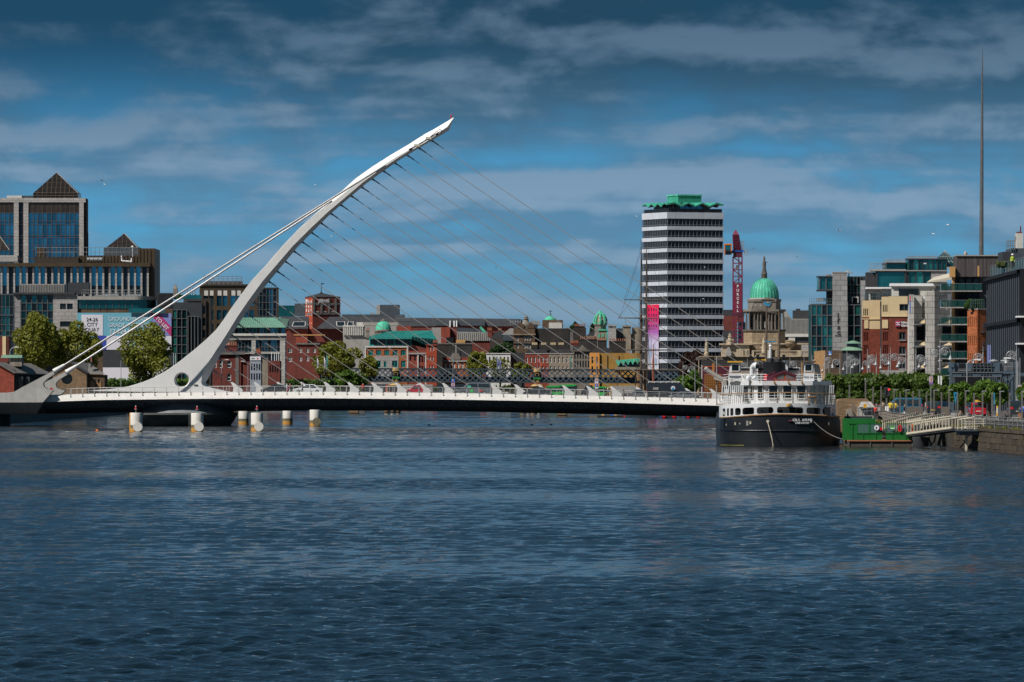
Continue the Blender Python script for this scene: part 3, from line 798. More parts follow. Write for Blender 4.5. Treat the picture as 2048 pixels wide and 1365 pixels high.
def pyramid_roof(b,name,mat,a,c,base_py,apex_py,dp,y0=0.,apx=None,mull=None,rows=6,par=None):
	x0,x1 = b.x(a),b.x(c); zb,za = b.z(base_py),b.z(apex_py); ax = b.x(apx) if apx else (x0+x1)/2; ay = y0+dp/2
	m = MB(); m.add([(x0,y0,zb),(x1,y0,zb),(x1,y0+dp,zb),(x0,y0+dp,zb),(ax,ay,za)],[(0,1,4),(1,2,4),(2,3,4),(3,0,4),(3,2,1,0)])
	o = m.build(name,mat,par or b.e)
	if mull:
		g = MB(); k = rows
		for i in range(1,k):
			t = i/k; xa = x0+(x1-x0)*t; lim = 1-abs(2*t-1)
			g.tube((xa,y0-.05,zb),(xa,y0+lim*dp/2-.05,zb+(za-zb)*lim),.06,.06,4)
		for i in range(1,4):
			t = i/4; g.tube((x0+(ax-x0)*t,y0+(ay-y0)*t-.05,zb+(za-zb)*t),(x1+(ax-x1)*t,y0+(ay-y0)*t-.05,zb+(za-zb)*t),.06,.06,4)
		g.build('glazing_bars',mull,o)
		e = MB(); e.tube((x1,y0,zb),(ax,ay,za),.09,.09,5); e.build('ridge','zinc',o)
	return o
def rails(b,name,mat,a,c,py,h,y,n,par=None,r=.05):
	m = MB(); z = b.z(py)
	for q in (1,.5): m.tube((b.x(a),y,z+h*q),(b.x(c),y,z+h*q),r,r,5)
	for i in range(n+1): x = b.x(a)+(b.x(c)-b.x(a))*i/n; m.tube((x,y,z),(x,y,z+h),r,r,5)
	return m.build(name,mat,par or b.e)
def chimney(b,a,c,t,bt,mat='brick_dkred',pots=3,y=1.,dp=1.2,par=None):
	o = MB().box(b.x(a),b.x(c),y,y+dp,b.z(bt),b.z(t)).box(b.x(a)-.1,b.x(c)+.1,y-.1,y+dp+.1,b.z(t)-.35,b.z(t)-.12).build('chimney',mat,par or b.e)
	pm = MB().lathe([(.17,0),(.14,.55),(.19,.6),(.17,.75)],0,0,8).mesh('chimney_pot','terracotta')
	for i in range(pots):
		x = b.x(a)+(b.x(c)-b.x(a))*(i+.5)/pots; inst('chimney_pot',pm,o,(x,y+dp/2,b.z(t)-.02))
	return o

# ================================================================== LEFT BANK
def left_tower():
	b = Bld('office_tower','tall glass office tower with white frames and a dark pyramid roof, far left','building',172,1760)
	dp = 9
	b.body('brick_soot',-60,172,397,dp,.5)
	b.box('parapet','gq_stone',-60,171.5,396.5,405,3,-.5)
	for a,c in ((28,37.5),(47,57),(158.5,167.5)): b.box('column','gq_stone',a,c,404.8,560,1.4,-.45)
	zt = b.z(405); zb = b.z(560)
	hz = [b.z(p) for p in (560,520.5,517,500.5,491,476,471.5,449,442.5,426,405)]
	fr = [(q-zb)/(zt-zb) for q in hz]
	b.curtain('F',0,b.x(57.4),b.x(158.2),zb,zt,11,0,['glass_blue'],'mullion_br',.12,.15,fr)
	b.curtain('F',0,b.x(-55),b.x(27.8),zb,zt,9,0,['glass_blue'],'mullion_br',.12,.15,fr)
	b.curtain('F',0,b.x(37.9),b.x(46.6),zb,zt,1,0,['glass_navy'],'mullion_br',.1,.1,fr)
	for a,c in ((57.4,158.2),(-55,27.8)):
		n = 11 if c > 100 else 9
		for i in range(n):
			w = (c-a)/n; b.box('spandrel','brownglass',a+w*i+.4,a+w*(i+1)-.4,405.5,425.5,.1,-.09)
	b.box('side_wing','brick_soot',166,172,465,560,4,6)
	d = b.box('drum','pyr_glass',66,155.5,386,397,13,1.2)
	rails(b,'drum_bars','mullion_br',66,155.5,396.5,1.4,1.1,10,d,.07)
	pyramid_roof(b,'pyramid_roof','pyr_glass',66,155.5,386,343.5,13,1.2,109.5,'mullion_br',10)
	b.box('plant_room','offwhite',12,42,391,397,6,3); b.box('plant_room','slate_blue',43,64,391,397,5,3.4)
	# lower brown block in front
	b = Bld('office_block','brown office block with tall narrow windows and small pyramid roofs below the tower','building',320,1600)
	b.body('bronze',-60,298.5,533,6,.4); b.box('right_wing','bronze',276,309,497,None,24,1.0)
	m = MB()
	for i in range(4): m.box(b.x(279+i*7),b.x(280.2+i*7),.85,1.05,b.z(540),b.z(499))
	b.part('standing_seam',m,'bronze_dk')
	b.box('roof_slab','bronze',-60,301,526.5,534,10,-1.2)
	b.box('penthouse','bronze_dk',69,156,514,527,8,1.5); b.box('penthouse','bronze',156,276,511,527,8,3.4)
	b.box('penthouse_wall','bronze',72.5,88,496,514,7,2.2)
	m = MB()
	for i in range(18): m.box(b.x(160+i*6.6),b.x(160.9+i*6.6),3.25,3.42,b.z(526),b.z(511))
	b.part('cladding_rib',m,'bronze_dk')
	zt,zb = b.z(534),b.z(600)
	n = 28
	for i in range(n):
		a = -58+i*12.72;
		b.pane('F',0,(b.x(a),b.x(a+8.2),b.z(572),zt),'glass_blue' if i % 3 else 'glass_navy',.1); b.pane('F',0,(b.x(a),b.x(a+8.2),zb,b.z(573)),'glass_dark',.1)
		b.box('fin','gq_stone',a+8.4,a+12.1,536,600,.7,-.35)
		b.box('mullion','bronze_dk',a+12.15,a+12.65,534.5,600,.5,-.3)
	o = b.box('roof_plinth','slate_blue',205,275,494,511,12,6)
	pyramid_roof(b,'pyramid_roof','pyr_glass',205,275.5,497.5,465,12,6.2,243,'mullion_br',8)
	pyramid_roof(b,'pyramid_roof','pyr_glass',-35,18,500,466,9,1,None,'mullion_br',6)
	b.box('roof_block','gq_stone',-40,35,511,524,7,.4)
	rails(b,'roof_railing','steel_grey',70,275,514,2.3,1.3,24)
	m = MB(); m.tube((b.x(173),2.3,b.z(519)),(b.x(204),2.3,b.z(519)),.55,.55,10); m.tube((b.x(182),2.3,b.z(519)),(b.x(193),2.3,b.z(519)),.38,.38,10); b.part('duct',m,'lampmetal',True)
	m = MB(); m.path([(b.x(242),2.2,b.z(511)),(b.x(242.5),2.2,b.z(522)),(b.x(262),2.2,b.z(523.5)),(b.x(262),2.2,b.z(516))],.2,6); b.part('duct',m,'white')
	m = MB(); m.tube((b.x(264),2,b.z(514)),(b.x(264),2,b.z(496)),.06); m.ball((b.x(264),2,b.z(494)),.3); b.part('beacon',m,'white')
left_tower()

def city_quay():
	b = Bld('glass_building','narrow grey-green glass building at the left picture edge above the trees','building',27,1440)
	b.body('slate_blue',-80,27,588,3,.3)
	b.curtain('F',0,b.x(-80),b.x(27),b.z(740),b.z(590),14,0,['glass_teal','glass_dark','glass_teal'],'mullion',.1,.1,[0,.28,.52,.6,.84,1])
	b.box('floor_band','slate_blue',-80,27,629.5,632,.4,-.3); b.box('floor_band','slate_blue',-80,27,671,673.5,.4,-.3)
	b = Bld('modern_office','low modern office with a stone wall, rounded glass top and a huge letting banner','building',345,1450)
	b.body('brick_brown',150,345,618,3,.4,bt=None); b.body('charcoal',20,156,588,8,.6,name='rear_wall')
	b.box('roof_pod','zinc',36,127,568,586,8,4); m = MB()
	for i in range(28): m.box(b.x(37+i*3.25),b.x(37.4+i*3.25),3.88,4.02,b.z(585),b.z(569))
	b.part('pod_seam',m,'slate_blue')
	b.box('roof_edge','slate',27,150,585.5,589.5,6,-.8)
	b.curtain('F',0,b.x(42),b.x(106),b.z(700),b.z(591),6,7,['glass_teal','glass_dark','glass_teal','glass_dark'],'mullion',.14,.2)
	b.box('left_pier','grey_stone',27,41,591,None,.6,-.1)
	b.rects('F',-.2,b.x(106.5),b.x(155),b.z(760),b.z(590),[(b.x(120),b.x(132),b.z(619),b.z(607.5)),(b.x(134),b.x(145.5),b.z(619),b.z(607.5)),(b.x(120),b.x(145),b.z(654),b.z(643))],'gq_stone','glass_dark','black',(1,1),.35)
	b.box('roof_plant','charcoal',134,176,565,588,5,3)
	# rounded glazed storey
	pts = [(b.x(155),-.4)] + [(b.x(270+42*math.sin(t)),-.4+9*(1-math.cos(t))) for t in [R(i*7.5) for i in range(13)]] + [(b.x(312),11),(b.x(155),11)]
	MB().slab(pts,b.z(600),b.z(593)).build('roof_canopy','zinc',b.e)
	p2 = [(x*.985-.1,y+.7) for x,y in pts]
	MB().slab(p2,b.z(618),b.z(600.2)).build('glazed_storey','glass_teal',b.e)
	m = MB()
	for i in range(9): x = b.x(160+i*13); m.box(x-.05,x+.05,.18,.3,b.z(617.5),b.z(600.5))
	b.part('mullion_grid',m,'mullion')
	b.box('dark_wing','slate',312,343,586,640,4,3)
	m = MB()
	for i in range(14): m.box(b.x(314+i*2.2),b.x(314.3+i*2.2),2.9,3.02,b.z(626),b.z(587))
	b.part('wing_seam',m,'charcoal')
	b.box('terrace_glass','glass_teal',258,330,617,626,.15,-.9)
	rails(b,'roof_railing','steel_grey',162,280,592,1.3,3,18)
	m = MB();
	for i,(a,w,h) in enumerate(((183,22,2.5),(205,30,4),(240,8,3),(250,30,3.4))): m.box(b.x(a),b.x(a+w),4,7,b.z(592),b.z(592-h))
	b.part('roof_equipment',m,'lampmetal')
	m = MB(); m.lathe([(.05,0),(1.05,.35),(1.2,.5)],b.x(26),3,14); b.part('dish',m,'white',True)
	# banner
	s = b.s
	def bn(name,mat,a,c,t,bt,y): return MB().box(b.x(a),b.x(c),y,y+.04,b.z(bt),b.z(t)).build(name,mat,ban)
	ban = thing('letting_banner','wide turquoise and lilac letting banner with a magenta corner flash on the office wall','banner',(X(345,1450),1450,GZ))
	bn('field','banner_aqua',155,265,626,700,-.30)
	m = MB().prism([(b.x(265),b.z(672)),(b.x(343),b.z(672)),(b.x(343),b.z(627)),(b.x(265),b.z(627))],-.30,-.26); m.build('field','banner_lav',ban)
	MB().prism([(b.x(258),b.z(700)),(b.x(265.2),b.z(700)),(b.x(313),b.z(627)),(b.x(262),b.z(626.5))],-.335,-.31).build('field','banner_aqua',ban)
	bn('lower_field','banner_pale',208,343,672.5,700,-.32); bn('blue_corner','banner_blue',190,213,672,700,-.34)
	bn('white_square','banner_pale',163,206,630,671.5,-.37)
	MB().prism([(b.x(299),b.z(627.5)),(b.x(318),b.z(627.5)),(b.x(343),b.z(655)),(b.x(343),b.z(673.5))],-.37,-.33).build('corner_flash','banner_mag',ban)
	for i,t in enumerate(('24-26','CITY','QUAY')): text(t,10.5*s,ban,(b.x(184.5),-.41,b.z(643+i*10)),'black',align='CENTER',sx=.95)
	text('GROUND FLOOR',11*s,ban,(b.x(217),-.36,b.z(642)),'banner_text',sx=.93); text('GRADE-A OFFICE',11*s,ban,(b.x(217),-.36,b.z(654.5)),'banner_text',sx=.93)
	text('12,324 FT',12.5*s,ban,(b.x(219),-.36,b.z(667.5)),'banner_text',sx=1,bold=.02)
	text('TO LET',9.6*s,ban,(b.x(311),-.40,b.z(637)),'banner_pale',rot=(R(90),R(47),0),bold=.03,sx=1.05)
	b.box('grey_strip','charcoal',206,345,700.5,735,.3,-.25); b.box('white_base','banner_pale',206,345,735.5,765,.3,-.25)
	# dark neighbours
	b = Bld('dark_office','dark grey office cluster with tall green glass strips left of the pylon','building',420,1560)
	b.body('charcoal',343,404,605,5,.3); b.box('rear_block','slate',366,402,598,None,5,2); b.box('bronze_block','bronze_dk',402,421,597,None,8,1); b.box('terrace','glass_teal',366,402,590.5,598,.2,1)
	b.curtain('F',0,b.x(344),b.x(373.5),b.z(760),b.z(620),3,8,['glass_green','glass_dark','glass_teal'],'mullion',.16,.2)
	b.curtain('F',0,b.x(376),b.x(396),b.z(760),b.z(633),3,1,['glass_dark'],'mullion',.2,.2)
	b.rects('F',.5,b.x(402),b.x(412),b.z(760),b.z(600),[(b.x(403),b.x(411),b.z(700-i*24),b.z(684-i*24)) for i in range(4)],'bronze_dk','glass_dark')
	m = MB(); m.box(b.x(344),b.x(352),5,8,b.z(597),b.z(577)); m.frus((b.x(344),b.x(352),5,8,b.z(577)),(b.x(347.5),b.x(348.5),6,7,b.z(568))); b.part('stone_turret',m,'dome_stone')
	m = MB()
	for i in range(4): m.tube((b.x(373+i*5),4,b.z(598)),(b.x(373+i*5),4,b.z(575+i % 2*5)),.12,.12,5)
	b.part('aerials',m,'lampmetal')
	m = MB(); rr = random.Random(5)
	for i in range(60):
		x = b.x(346+rr.random()*52); m.ball((x,3+rr.random(),b.z(596-rr.random()*4)),.25+.3*rr.random(),5,3)
	b.part('roof_planting',m,'leaf_dk')
	b = Bld('brown_grid_office','brown framed office with paired blue windows and scaffolding on its roof behind the pylon','building',515,1800)
	b.body('bronze',399,515,570,8,.5)
	holes = []; hp = []
	for (p,q) in ((406.5,416),(418,427),(433.5,443),(445,454.5),(461,470.5),(472.5,481.5),(489,497),(499,508)):
		holes += [(b.x(p),b.x(q),b.z(612.5),b.z(592)),(b.x(p),b.x(q),b.z(640),b.z(620.5)),(b.x(p),b.x(q),b.z(668),b.z(648))]; hp.append((b.x(p),b.x(q),b.z(591.6),b.z(579)))
	b.rects('F',0,b.x(399),b.x(515),b.z(680),b.z(569.5),holes+hp,'bronze','glass_blue',None,rec=.45)
	for h in hp: b.pane('F',0,h,'offwhite',.2,name='blind')
	b.box('cornice','bronze_dk',398,515.5,569,572,.5,-.4)
	m = MB()
	for i in range(9): m.tube((b.x(408+i*9.3),2,b.z(570)),(b.x(408+i*9.3),2,b.z(549+(i*5 % 7))),.07,.07,4)
	for p in (553.5,558,563,566): m.tube((b.x(406),2,b.z(p)),(b.x(484),2,b.z(p)),.09,.09,4)
	m.box(b.x(408),b.x(484),2.6,5,b.z(570),b.z(562)); b.part('scaffold',m,'steel_grey')
	b = Bld('blue_glass_office','blue mirror-glass office block just right of the pylon shaft','building',557,1850)
	b.body('slate_blue',512,556,577,6,.3)
	b.curtain('F',0,b.x(512),b.x(553),b.z(660),b.z(578.5),6,6,['glass_blue','glass_blue','glass_navy'],'mullion',.14,.15)
	b.box('edge','bronze_dk',553.4,557.3,576.5,660,.8,-.3); b.box('roof_edge','bronze_dk',512,557,575.5,578,1,-.3)
	rails(b,'roof_railing','glass_clear',517,552,576,1.4,1,8)
	b = Bld('green_roof_office','white-framed glass office with a pale green hipped roof behind the stays','building',572,1700)
	b.body('offwhite',440,571,668,6,.6)
	m = MB(); x0,x1 = b.x(452),b.x(572.5); m.add([(x0,-.6,b.z(655.5)),(x1,-.6,b.z(655.5)),(x1,22,b.z(655.5)),(x0,22,b.z(655.5)),(b.x(470),8,b.z(635)),(b.x(551),8,b.z(635)),(x1,22,b.z(637))],
		[(0,1,5,4),(1,2,6),(1,6,5),(3,0,4),(4,5,6,2,3)])
	b.part('roof',m,'green_roof'); m = MB()
	for i in range(24):
		t = (i+.5)/24; xx = x0+(x1-x0)*t; m.tube((xx,-.68,b.z(655.3)),(b.x(470)+(b.x(551)-b.x(470))*t,7.9,b.z(634.8)),.06,.06,4)
	b.part('roof_seam',m,'verdigris_dk')
	b.curtain('F',.3,b.x(455),b.x(570),b.z(667.5),b.z(656.5),16,1,['glass_blue','glass_teal','glass_dark'],'mullion',.12,.1)
	b.box('white_band','offwhite',452,573,667.6,672,1.6,-1.0); b.box('white_band','lt_stone',452,571,673.5,680,1.0,-.6)
	b.curtain('F',0,b.x(470),b.x(503),b.z(765),b.z(680.5),5,6,['glass_blue','glass_blue','glass_dark'],'mullion',.14,.1)
	b.curtain('F',0,b.x(512),b.x(560),b.z(765),b.z(680.5),8,6,['glass_blue','glass_dark','glass_blue'],'mullion',.14,.1)
	for a,c in ((503.2,511.6),(560.2,570.4)): b.box('column','lt_stone',a,c,680.2,770,1.5,-.5)
	b.box('white_band','lt_stone',470,560,704,708,.8,-.3)
city_quay()

def left_houses():
	b = Bld('brick_house','old dark red brick house with tall chimney just right of the pylon foot','house',505,1500)
	b.rects('F',0,b.x(425),b.x(482),-1,b.z(708),[(b.x(429),b.x(433),b.z(736),b.z(724)),(b.x(454),b.x(462.5),b.z(736),b.z(722)),(b.x(438),b.x(445),b.z(736),b.z(722)),(b.x(454),b.x(462),b.z(762),b.z(748))],'brick_dkred','glass_dark','win_white',(1,2),.3,.12)
	b.body('brick_dkred',425,503,708,10,.35)
	b.box('quoins','render_grey',471,477.5,706,None,.4,-.12); b.box('cornice','render_grey',424,490,705.5,709.5,.7,-.5)
	m = MB(); m.add([(b.x(424),-.5,b.z(706)),(b.x(500),-.5,b.z(706)),(b.x(500),10,b.z(706)),(b.x(424),10,b.z(706)),(b.x(436),5,b.z(694)),(b.x(456),5,b.z(694))],[(0,1,5,4),(1,2,5),(2,3,4,5),(3,0,4)]); b.part('roof',m,'slate')
	chimney(b,452,474,690,706,'brick_dkred',5,1)
	b.rects('F',.5,b.x(477.6),b.x(488),-1,b.z(712),[(b.x(479),b.x(481.5),b.z(738),b.z(722)),(b.x(484),b.x(486.5),b.z(738),b.z(722))],'brick_dkred','glass_dark')
	b = Bld('narrow_house','narrow pale blue-white house front with a sign board between the brick houses','house',523,1480)
	b.body('offwhite',500,522,713,9,.3)
	b.rects('F',0,b.x(500),b.x(522),-1,b.z(713),[(b.x(502+i*5.2),b.x(505+i*5.2),b.z(760-j*19),b.z(747-j*19)) for i in range(4) for j in range(2)],'house_grey','glass_dark',None,rec=.25)
	b.box('sign_board','white',500.5,521.5,714,721,.1,-.13); b.box('sign_mark','steel_grey',503,509,716.5,718.5,.05,-.16); b.box('sign_mark','red',514,516.5,716,719,.05,-.16)
	b.part('gable',MB().prism([(b.x(499),b.z(713)),(b.x(523),b.z(713)),(b.x(511),b.z(706))],.2,8),'slate')
	chimney(b,512,520,704,712,'brick_red',3,2)
	b.body('render_tan',522.2,536,716,9,.2,name='side_house'); b.part('side_roof',MB().prism([(b.x(522),b.z(716)),(b.x(538),b.z(722)),(b.x(522),b.z(708))],.1,8),'slate')
	b.rects('F',0,b.x(536.5),b.x(560),-1,b.z(722),[(b.x(539+i*5),b.x(542+i*5),b.z(745),b.z(731)) for i in range(4)],'brick_dkred','glass_dark')
	b.body('brick_dkred',536.5,560,722,9,.35,name='end_house');
	m = MB()
	for p in (543,549,553,557): m.tube((b.x(p),1,b.z(722)),(b.x(p),1,b.z(704)),.07,.07,5)
	b.part('flag_poles',m,'white')
	b = Bld('gabled_brick_house','dark red brick house with a curved gable right of the green-roofed office','house',600,1900)
	b.rects('F',0,b.x(571),b.x(592),-1,b.z(684),[(b.x(576),b.x(584),b.z(690),b.z(681.5)),(b.x(576),b.x(584),b.z(706),b.z(697)),(b.x(576),b.x(584),b.z(724),b.z(714))][1:],'brick_dkred','glass_dark','win_white',(2,1),.3,.14)
	m = MB().prism([(b.x(571),b.z(684)),(b.x(592),b.z(684)),(b.x(591),b.z(676)),(b.x(587),b.z(670)),(b.x(582),b.z(666)),(b.x(578),b.z(661)),(b.x(574),b.z(664)),(b.x(571),b.z(668))],0,.5); b.part('gable',m,'brick_dkred')
	b.body('brick_dkred',571,640,688,12,.35)
	b.rects('F',0,b.x(592.3),b.x(640),-1,b.z(688),[(b.x(598+i*14),b.x(604+i*14),b.z(706+j*17),b.z(697+j*17)) for i in range(3) for j in range(2)],'brick_dkred','glass_dark','win_white',(2,1),.3,.14)
	b.box('cornice','render_grey',592,640,686.5,689.5,.6,-.4)
left_houses()

def sheds():
	b = Bld('brick_shed','red brick shed with a roof lantern at the left edge behind the bridge','shed',28,1130,0)
	m = MB().prism([(b.x(-40),-1),(b.x(28),-1),(b.x(28),b.z(747)),(b.x(-8),b.z(727)),(b.x(-40),b.z(745))],0,12); b.part('gable_wall',m,'brick_red')
	m = MB(); yb = 12
	m.add([(b.x(-9),-.4,b.z(724)),(b.x(30),-.4,b.z(746)),(b.x(96),yb,b.z(749)),(b.x(52),yb,b.z(727)),(b.x(-9),-.4,b.z(726)),(b.x(30),-.4,b.z(748)),(b.x(96),yb,b.z(751)),(b.x(52),yb,b.z(729))],
		  [(0,1,2,3),(0,4,5,1),(1,5,6,2),(2,6,7,3),(4,7,6,5)]); b.part('roof',m,'render_grey')
	b.part('side_wall',MB().add([(b.x(28.2),.2,-1),(b.x(96),yb,-1),(b.x(96),yb,b.z(751)),(b.x(28.2),.2,b.z(748))],[(0,1,2,3)]),'brick_soot')
	m = MB(); m.box(b.x(17),b.x(41),3,7,b.z(733),b.z(716)); b.part('lantern',m,'timberwall'); m = MB(); m.frus((b.x(-1),b.x(42),2.6,7.4,b.z(716)),(b.x(0),b.x(40),4.5,5.5,b.z(710))); b.part('lantern_roof',m,'green_roof')
	b.part('roof_curve',MB().prism([(b.x(20+14*math.cos(R(a))),b.z(744+5-11*math.sin(R(a)))) for a in range(0,181,20)][::-1],.5,2),'slate')
	for i in range(2): b.box('door','charcoal',36+i*12,45+i*12,754,None,.1,1.0+i*1.8)
	b = Bld('brick_shed','brown brick gabled shed with a big round window behind the anchor block','shed',173,1320)
	cx,cz,r = b.x(134),b.z(758),11*b.s; hl = MB()
	poly = [(b.x(95),-1),(b.x(173),-1),(b.x(173),b.z(745)),(b.x(139),b.z(726)),(b.x(95),b.z(746))]
	# gable wall with a round opening: fan between the outline and the circle
	ring = [(cx+r*math.cos(t),cz+r*math.sin(t)) for t in [2*math.pi*i/32 for i in range(32)]]
	def hit(t):
		d = (math.cos(t),math.sin(t)); best = None
		for (p,q) in zip(poly,poly[1:]+poly[:1]):
			ex,ez = q[0]-p[0],q[1]-p[1]; den = d[0]*ez-d[1]*ex
			if abs(den) < 1e-9: continue
			u = ((p[0]-cx)*ez-(p[1]-cz)*ex)/den; w = ((p[0]-cx)*d[1]-(p[1]-cz)*d[0])/den
			if u > 0 and -1e-6 <= w <= 1+1e-6 and (best is None or u < best): best = u
		return (cx+d[0]*best,cz+d[1]*best)
	ang = sorted([2*math.pi*i/32 for i in range(32)] + [math.atan2(z-cz,x-cx) % (2*math.pi) for x,z in poly])
	for a,c in zip(ang,ang[1:]+[ang[0]+2*math.pi]):
		i0,i1 = (cx+r*math.cos(a),cz+r*math.sin(a)),(cx+r*math.cos(c),cz+r*math.sin(c)); o0,o1 = hit(a),hit(c)
		hl.quad((i0[0],0,i0[1]),(o0[0],0,o0[1]),(o1[0],0,o1[1]),(i1[0],0,i1[1]))
		hl.quad((i0[0],0,i0[1]),(i1[0],0,i1[1]),(i1[0],.5,i1[1]),(i0[0],.5,i0[1]))
	b.part('gable_wall',hl,'brick_tan')
	b.part('round_window',MB().tube((cx,.42,cz),(cx,.5,cz),r*1.02,r*1.02,32),'glass_dark')
	b.part('body',MB().prism([(x,z-.02) for x,z in poly],.52,12),'brick_tan')
	m = MB(); yb = 12
	for a,az,c,c_z in ((93,748,139.5,724),(139.5,724,175,746)):
		m.add([(b.x(a),-.4,b.z(az)),(b.x(c),-.4,b.z(c_z)),(b.x(c),yb,b.z(c_z)),(b.x(a),yb,b.z(az)),(b.x(a),-.4,b.z(az+2)),(b.x(c),-.4,b.z(c_z+2)),(b.x(c),yb,b.z(c_z+2)),(b.x(a),yb,b.z(az+2))],[(0,1,2,3),(4,7,6,5),(0,4,5,1),(1,5,6,2),(2,6,7,3),(3,7,4,0)])
	b.part('roof',m,'slate')
	m = MB().prism([(b.x(173.2),-1),(b.x(206),-1),(b.x(206),b.z(750)),(b.x(173.2),b.z(750))],5,15); b.part('side_wing',m,'brick_brown')
	m = MB(); m.add([(b.x(140),4,b.z(724)),(b.x(170),12,b.z(726)),(b.x(208),4.6,b.z(749)),(b.x(172),4.6,b.z(748))],[(3,2,1,0)]); b.part('side_roof',m,'render_grey')
	for i in range(2): b.box('door','timber',178+i*13,186+i*13,762,None,.1,4.9); b.box('door_glass','glass_dark',183+i*9,187+i*9,759,766,.1,4.85)
	chimney(b,177,180.5,723,735,'charcoal',1,6)
	b = Bld('red_panel_house','slim red and cream house corner at the left edge beside the glass building','house',17,1400)
	b.body('brick_dkred',0,17,674,6,0); b.box('cream_strip','cream',5,12,673,712,.3,-.2)
	b = Bld('black_barrel_shed','black shed with a rounded barrel roof between the brick shed and the trees','shed',52,1380)
	b.part('body',MB().prism([(b.x(26),-1),(b.x(52),-1),(b.x(52),b.z(690)),(b.x(50),b.z(682)),(b.x(46),b.z(678)),(b.x(26),b.z(678))],0,10),'charcoal'); b.box('door','black',28,46,700,716,.1,-.12); b.box('base_trim','white',36,43,712,720,.1,-.14)
sheds()
# ================================================================== MID CITY
def jervis():
	b = Bld('brick_tower','square red brick tower with white lettering and a dark pyramid cap topped by a mast','tower',625.5,2350,22)
	zt = b.z(597); zb = -1
	# sun and shade put into the brick colour: bright left side, dark front
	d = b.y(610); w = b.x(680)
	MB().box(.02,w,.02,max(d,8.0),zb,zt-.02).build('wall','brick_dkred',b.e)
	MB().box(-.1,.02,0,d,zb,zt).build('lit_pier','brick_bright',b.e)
	m = MB();
	for i in range(3):
		u = d*(i+.5)/3
		for (t,q) in ((601,609),(611,616),(618,624)): m.box(-.16,-.09,u-.35,u+.35,b.z(q),b.z(t))
	for p in (630,646,660):
		for i in range(4): u = d*(i+.5)/4; m.box(-.16,-.09,u-.22,u+.22,b.z(p+1.5),b.z(p))
	b.part('niche',m,'win_white')
	for (t,q) in ((606,609.5),(626,629.5)): MB().box(-.2,w+.1,-.2,6,b.z(q),b.z(t)).build('string_course','render_grey',b.e)
	for p in (625.5,641,656,669): MB().box(b.x(p),b.x(p)+.7,-.25,.1,b.z(628),b.z(597)).build('pilaster','render_grey',b.e)
	for i in range(3):
		for t in (609.5,623): MB().box(b.x(632+i*14.5),b.x(638+i*14.5),-.1,.03,b.z(t+1.6),b.z(t)).build('lintel','offwhite',b.e)
	text('JERVIS',8.2*b.s,b.e,(b.x(636.5),-.3,b.z(605)),'white',bold=.03,sx=1.02)
	t2 = text('JERVIS',7*b.s,b.e,(-.25,d*.9,b.z(604)),'white',rot=(R(90),0,R(-90)),sx=.62,bold=.03)
	o = MB().add([(-.1,-.1,zt+.5),(w+.1,-.1,zt+.5),(w+.1,8.1,zt+.5),(-.1,8.1,zt+.5),(w*.42,4,b.z(586)),(w*.48,4,b.z(586))],[(0,1,5,4),(1,2,5),(2,3,4,5),(3,0,4),(3,2,1,0)]).build('roof','slate',b.e)
	MB().box(0,w,0,8,zt,zt+.5).build('parapet','brick_dkred',b.e)
	m = MB(); m.tube((w*.45,4,b.z(587)),(w*.45,4,b.z(566)),.15,.06,6); m.box(w*.45,w*.45+1.0,3.97,4.03,b.z(568.5),b.z(566.5)); m.lathe([(.8,b.z(588)),(.5,b.z(585.5)),(.15,b.z(584))],w*.45,4,8); m.build('mast','black',o)
	b = Bld('shopping_hall','long red brick hall with slate roofs and skylights around the brick tower','building',710,2300)
	b.body('brick_red',560,615,658,20,0); b.body('brick_dkred',615,712,658,20,1.5,name='wall')
	b.box('string_course','wood_gold',572,650,669.5,671.5,.3,-.25)
	m = MB()
	for (a,c,a2,c2,t,q) in ((560,616,560,616,633,658),(632,716,658,716,633.5,658)): m.add([(b.x(a),-1,b.z(q)),(b.x(c),-1,b.z(q)),(b.x(c2),9,b.z(t)),(b.x(a2),9,b.z(t)),(b.x(a),18,b.z(q)),(b.x(c),18,b.z(q))],[(0,1,2,3),(1,5,2),(3,4,0),(4,3,2,5)])
	b.part('roof',m,'slate')
	for (a,c,sh) in ((584,610,3),(674,689,-2),(694,706,2)):
		y0,y1 = -.4+1.2,3.2
		f = lambda p,y: (b.x(p),y-.12,b.z(658)+(b.z(633)-b.z(658))*(y+1)/10)
		m = MB(); m.add([f(a,1.2),f(c,1.2),f(c,4.6),f(a+sh,4.6)],[(0,1,2,3)]); o = b.part('skylight',m,'glass_dark')
		m = MB(); m.path([f(a,1.1),f(c,1.1),f(c,4.7),f(a+sh,4.7),f(a,1.1)],.13,4); m.build('frame','offwhite',o)
	b = Bld('long_slate_roof','very long dark roof with rooftop plant stretching across the skyline behind the stays','building',1045,2500)
	b.body('brick_dkred',700,1045,652,30,0); m = MB(); m.add([(b.x(690),-1,b.z(653)),(b.x(1045),-1,b.z(653)),(b.x(1036),6,b.z(638)),(b.x(690),6,b.z(634)),(b.x(690),30,b.z(634)),(b.x(1045),30,b.z(638))],[(0,1,2,3),(3,2,5,4),(1,5,2)]); b.part('roof',m,'slate')
	b.box('plant_deck','slate_blue',683,808,629,636,10,6); m = MB(); m.box(b.x(752),b.x(759),8,18,b.z(632),b.z(610)); b.part('plant_box_side',m,'zinc'); b.box('plant_box','slate_blue',759.2,798,609.5,632,10,8)
	b.box('plant_box','slate_blue',588,610,607,632,8,8); b.box('glass_box','glass_teal',553,587.5,611,634,8,8)
	b.box('grey_range','slate_blue',870,970,643,652,6,-3); rails(b,'roof_railing','steel_grey',792,820,642,2,2,8)
	m = MB()
	for p in (899,907,912): m.box(b.x(p),b.x(p+2.4),-4,-3.2,b.z(654),b.z(642))
	b.part('flue',m,'white'); m = MB()
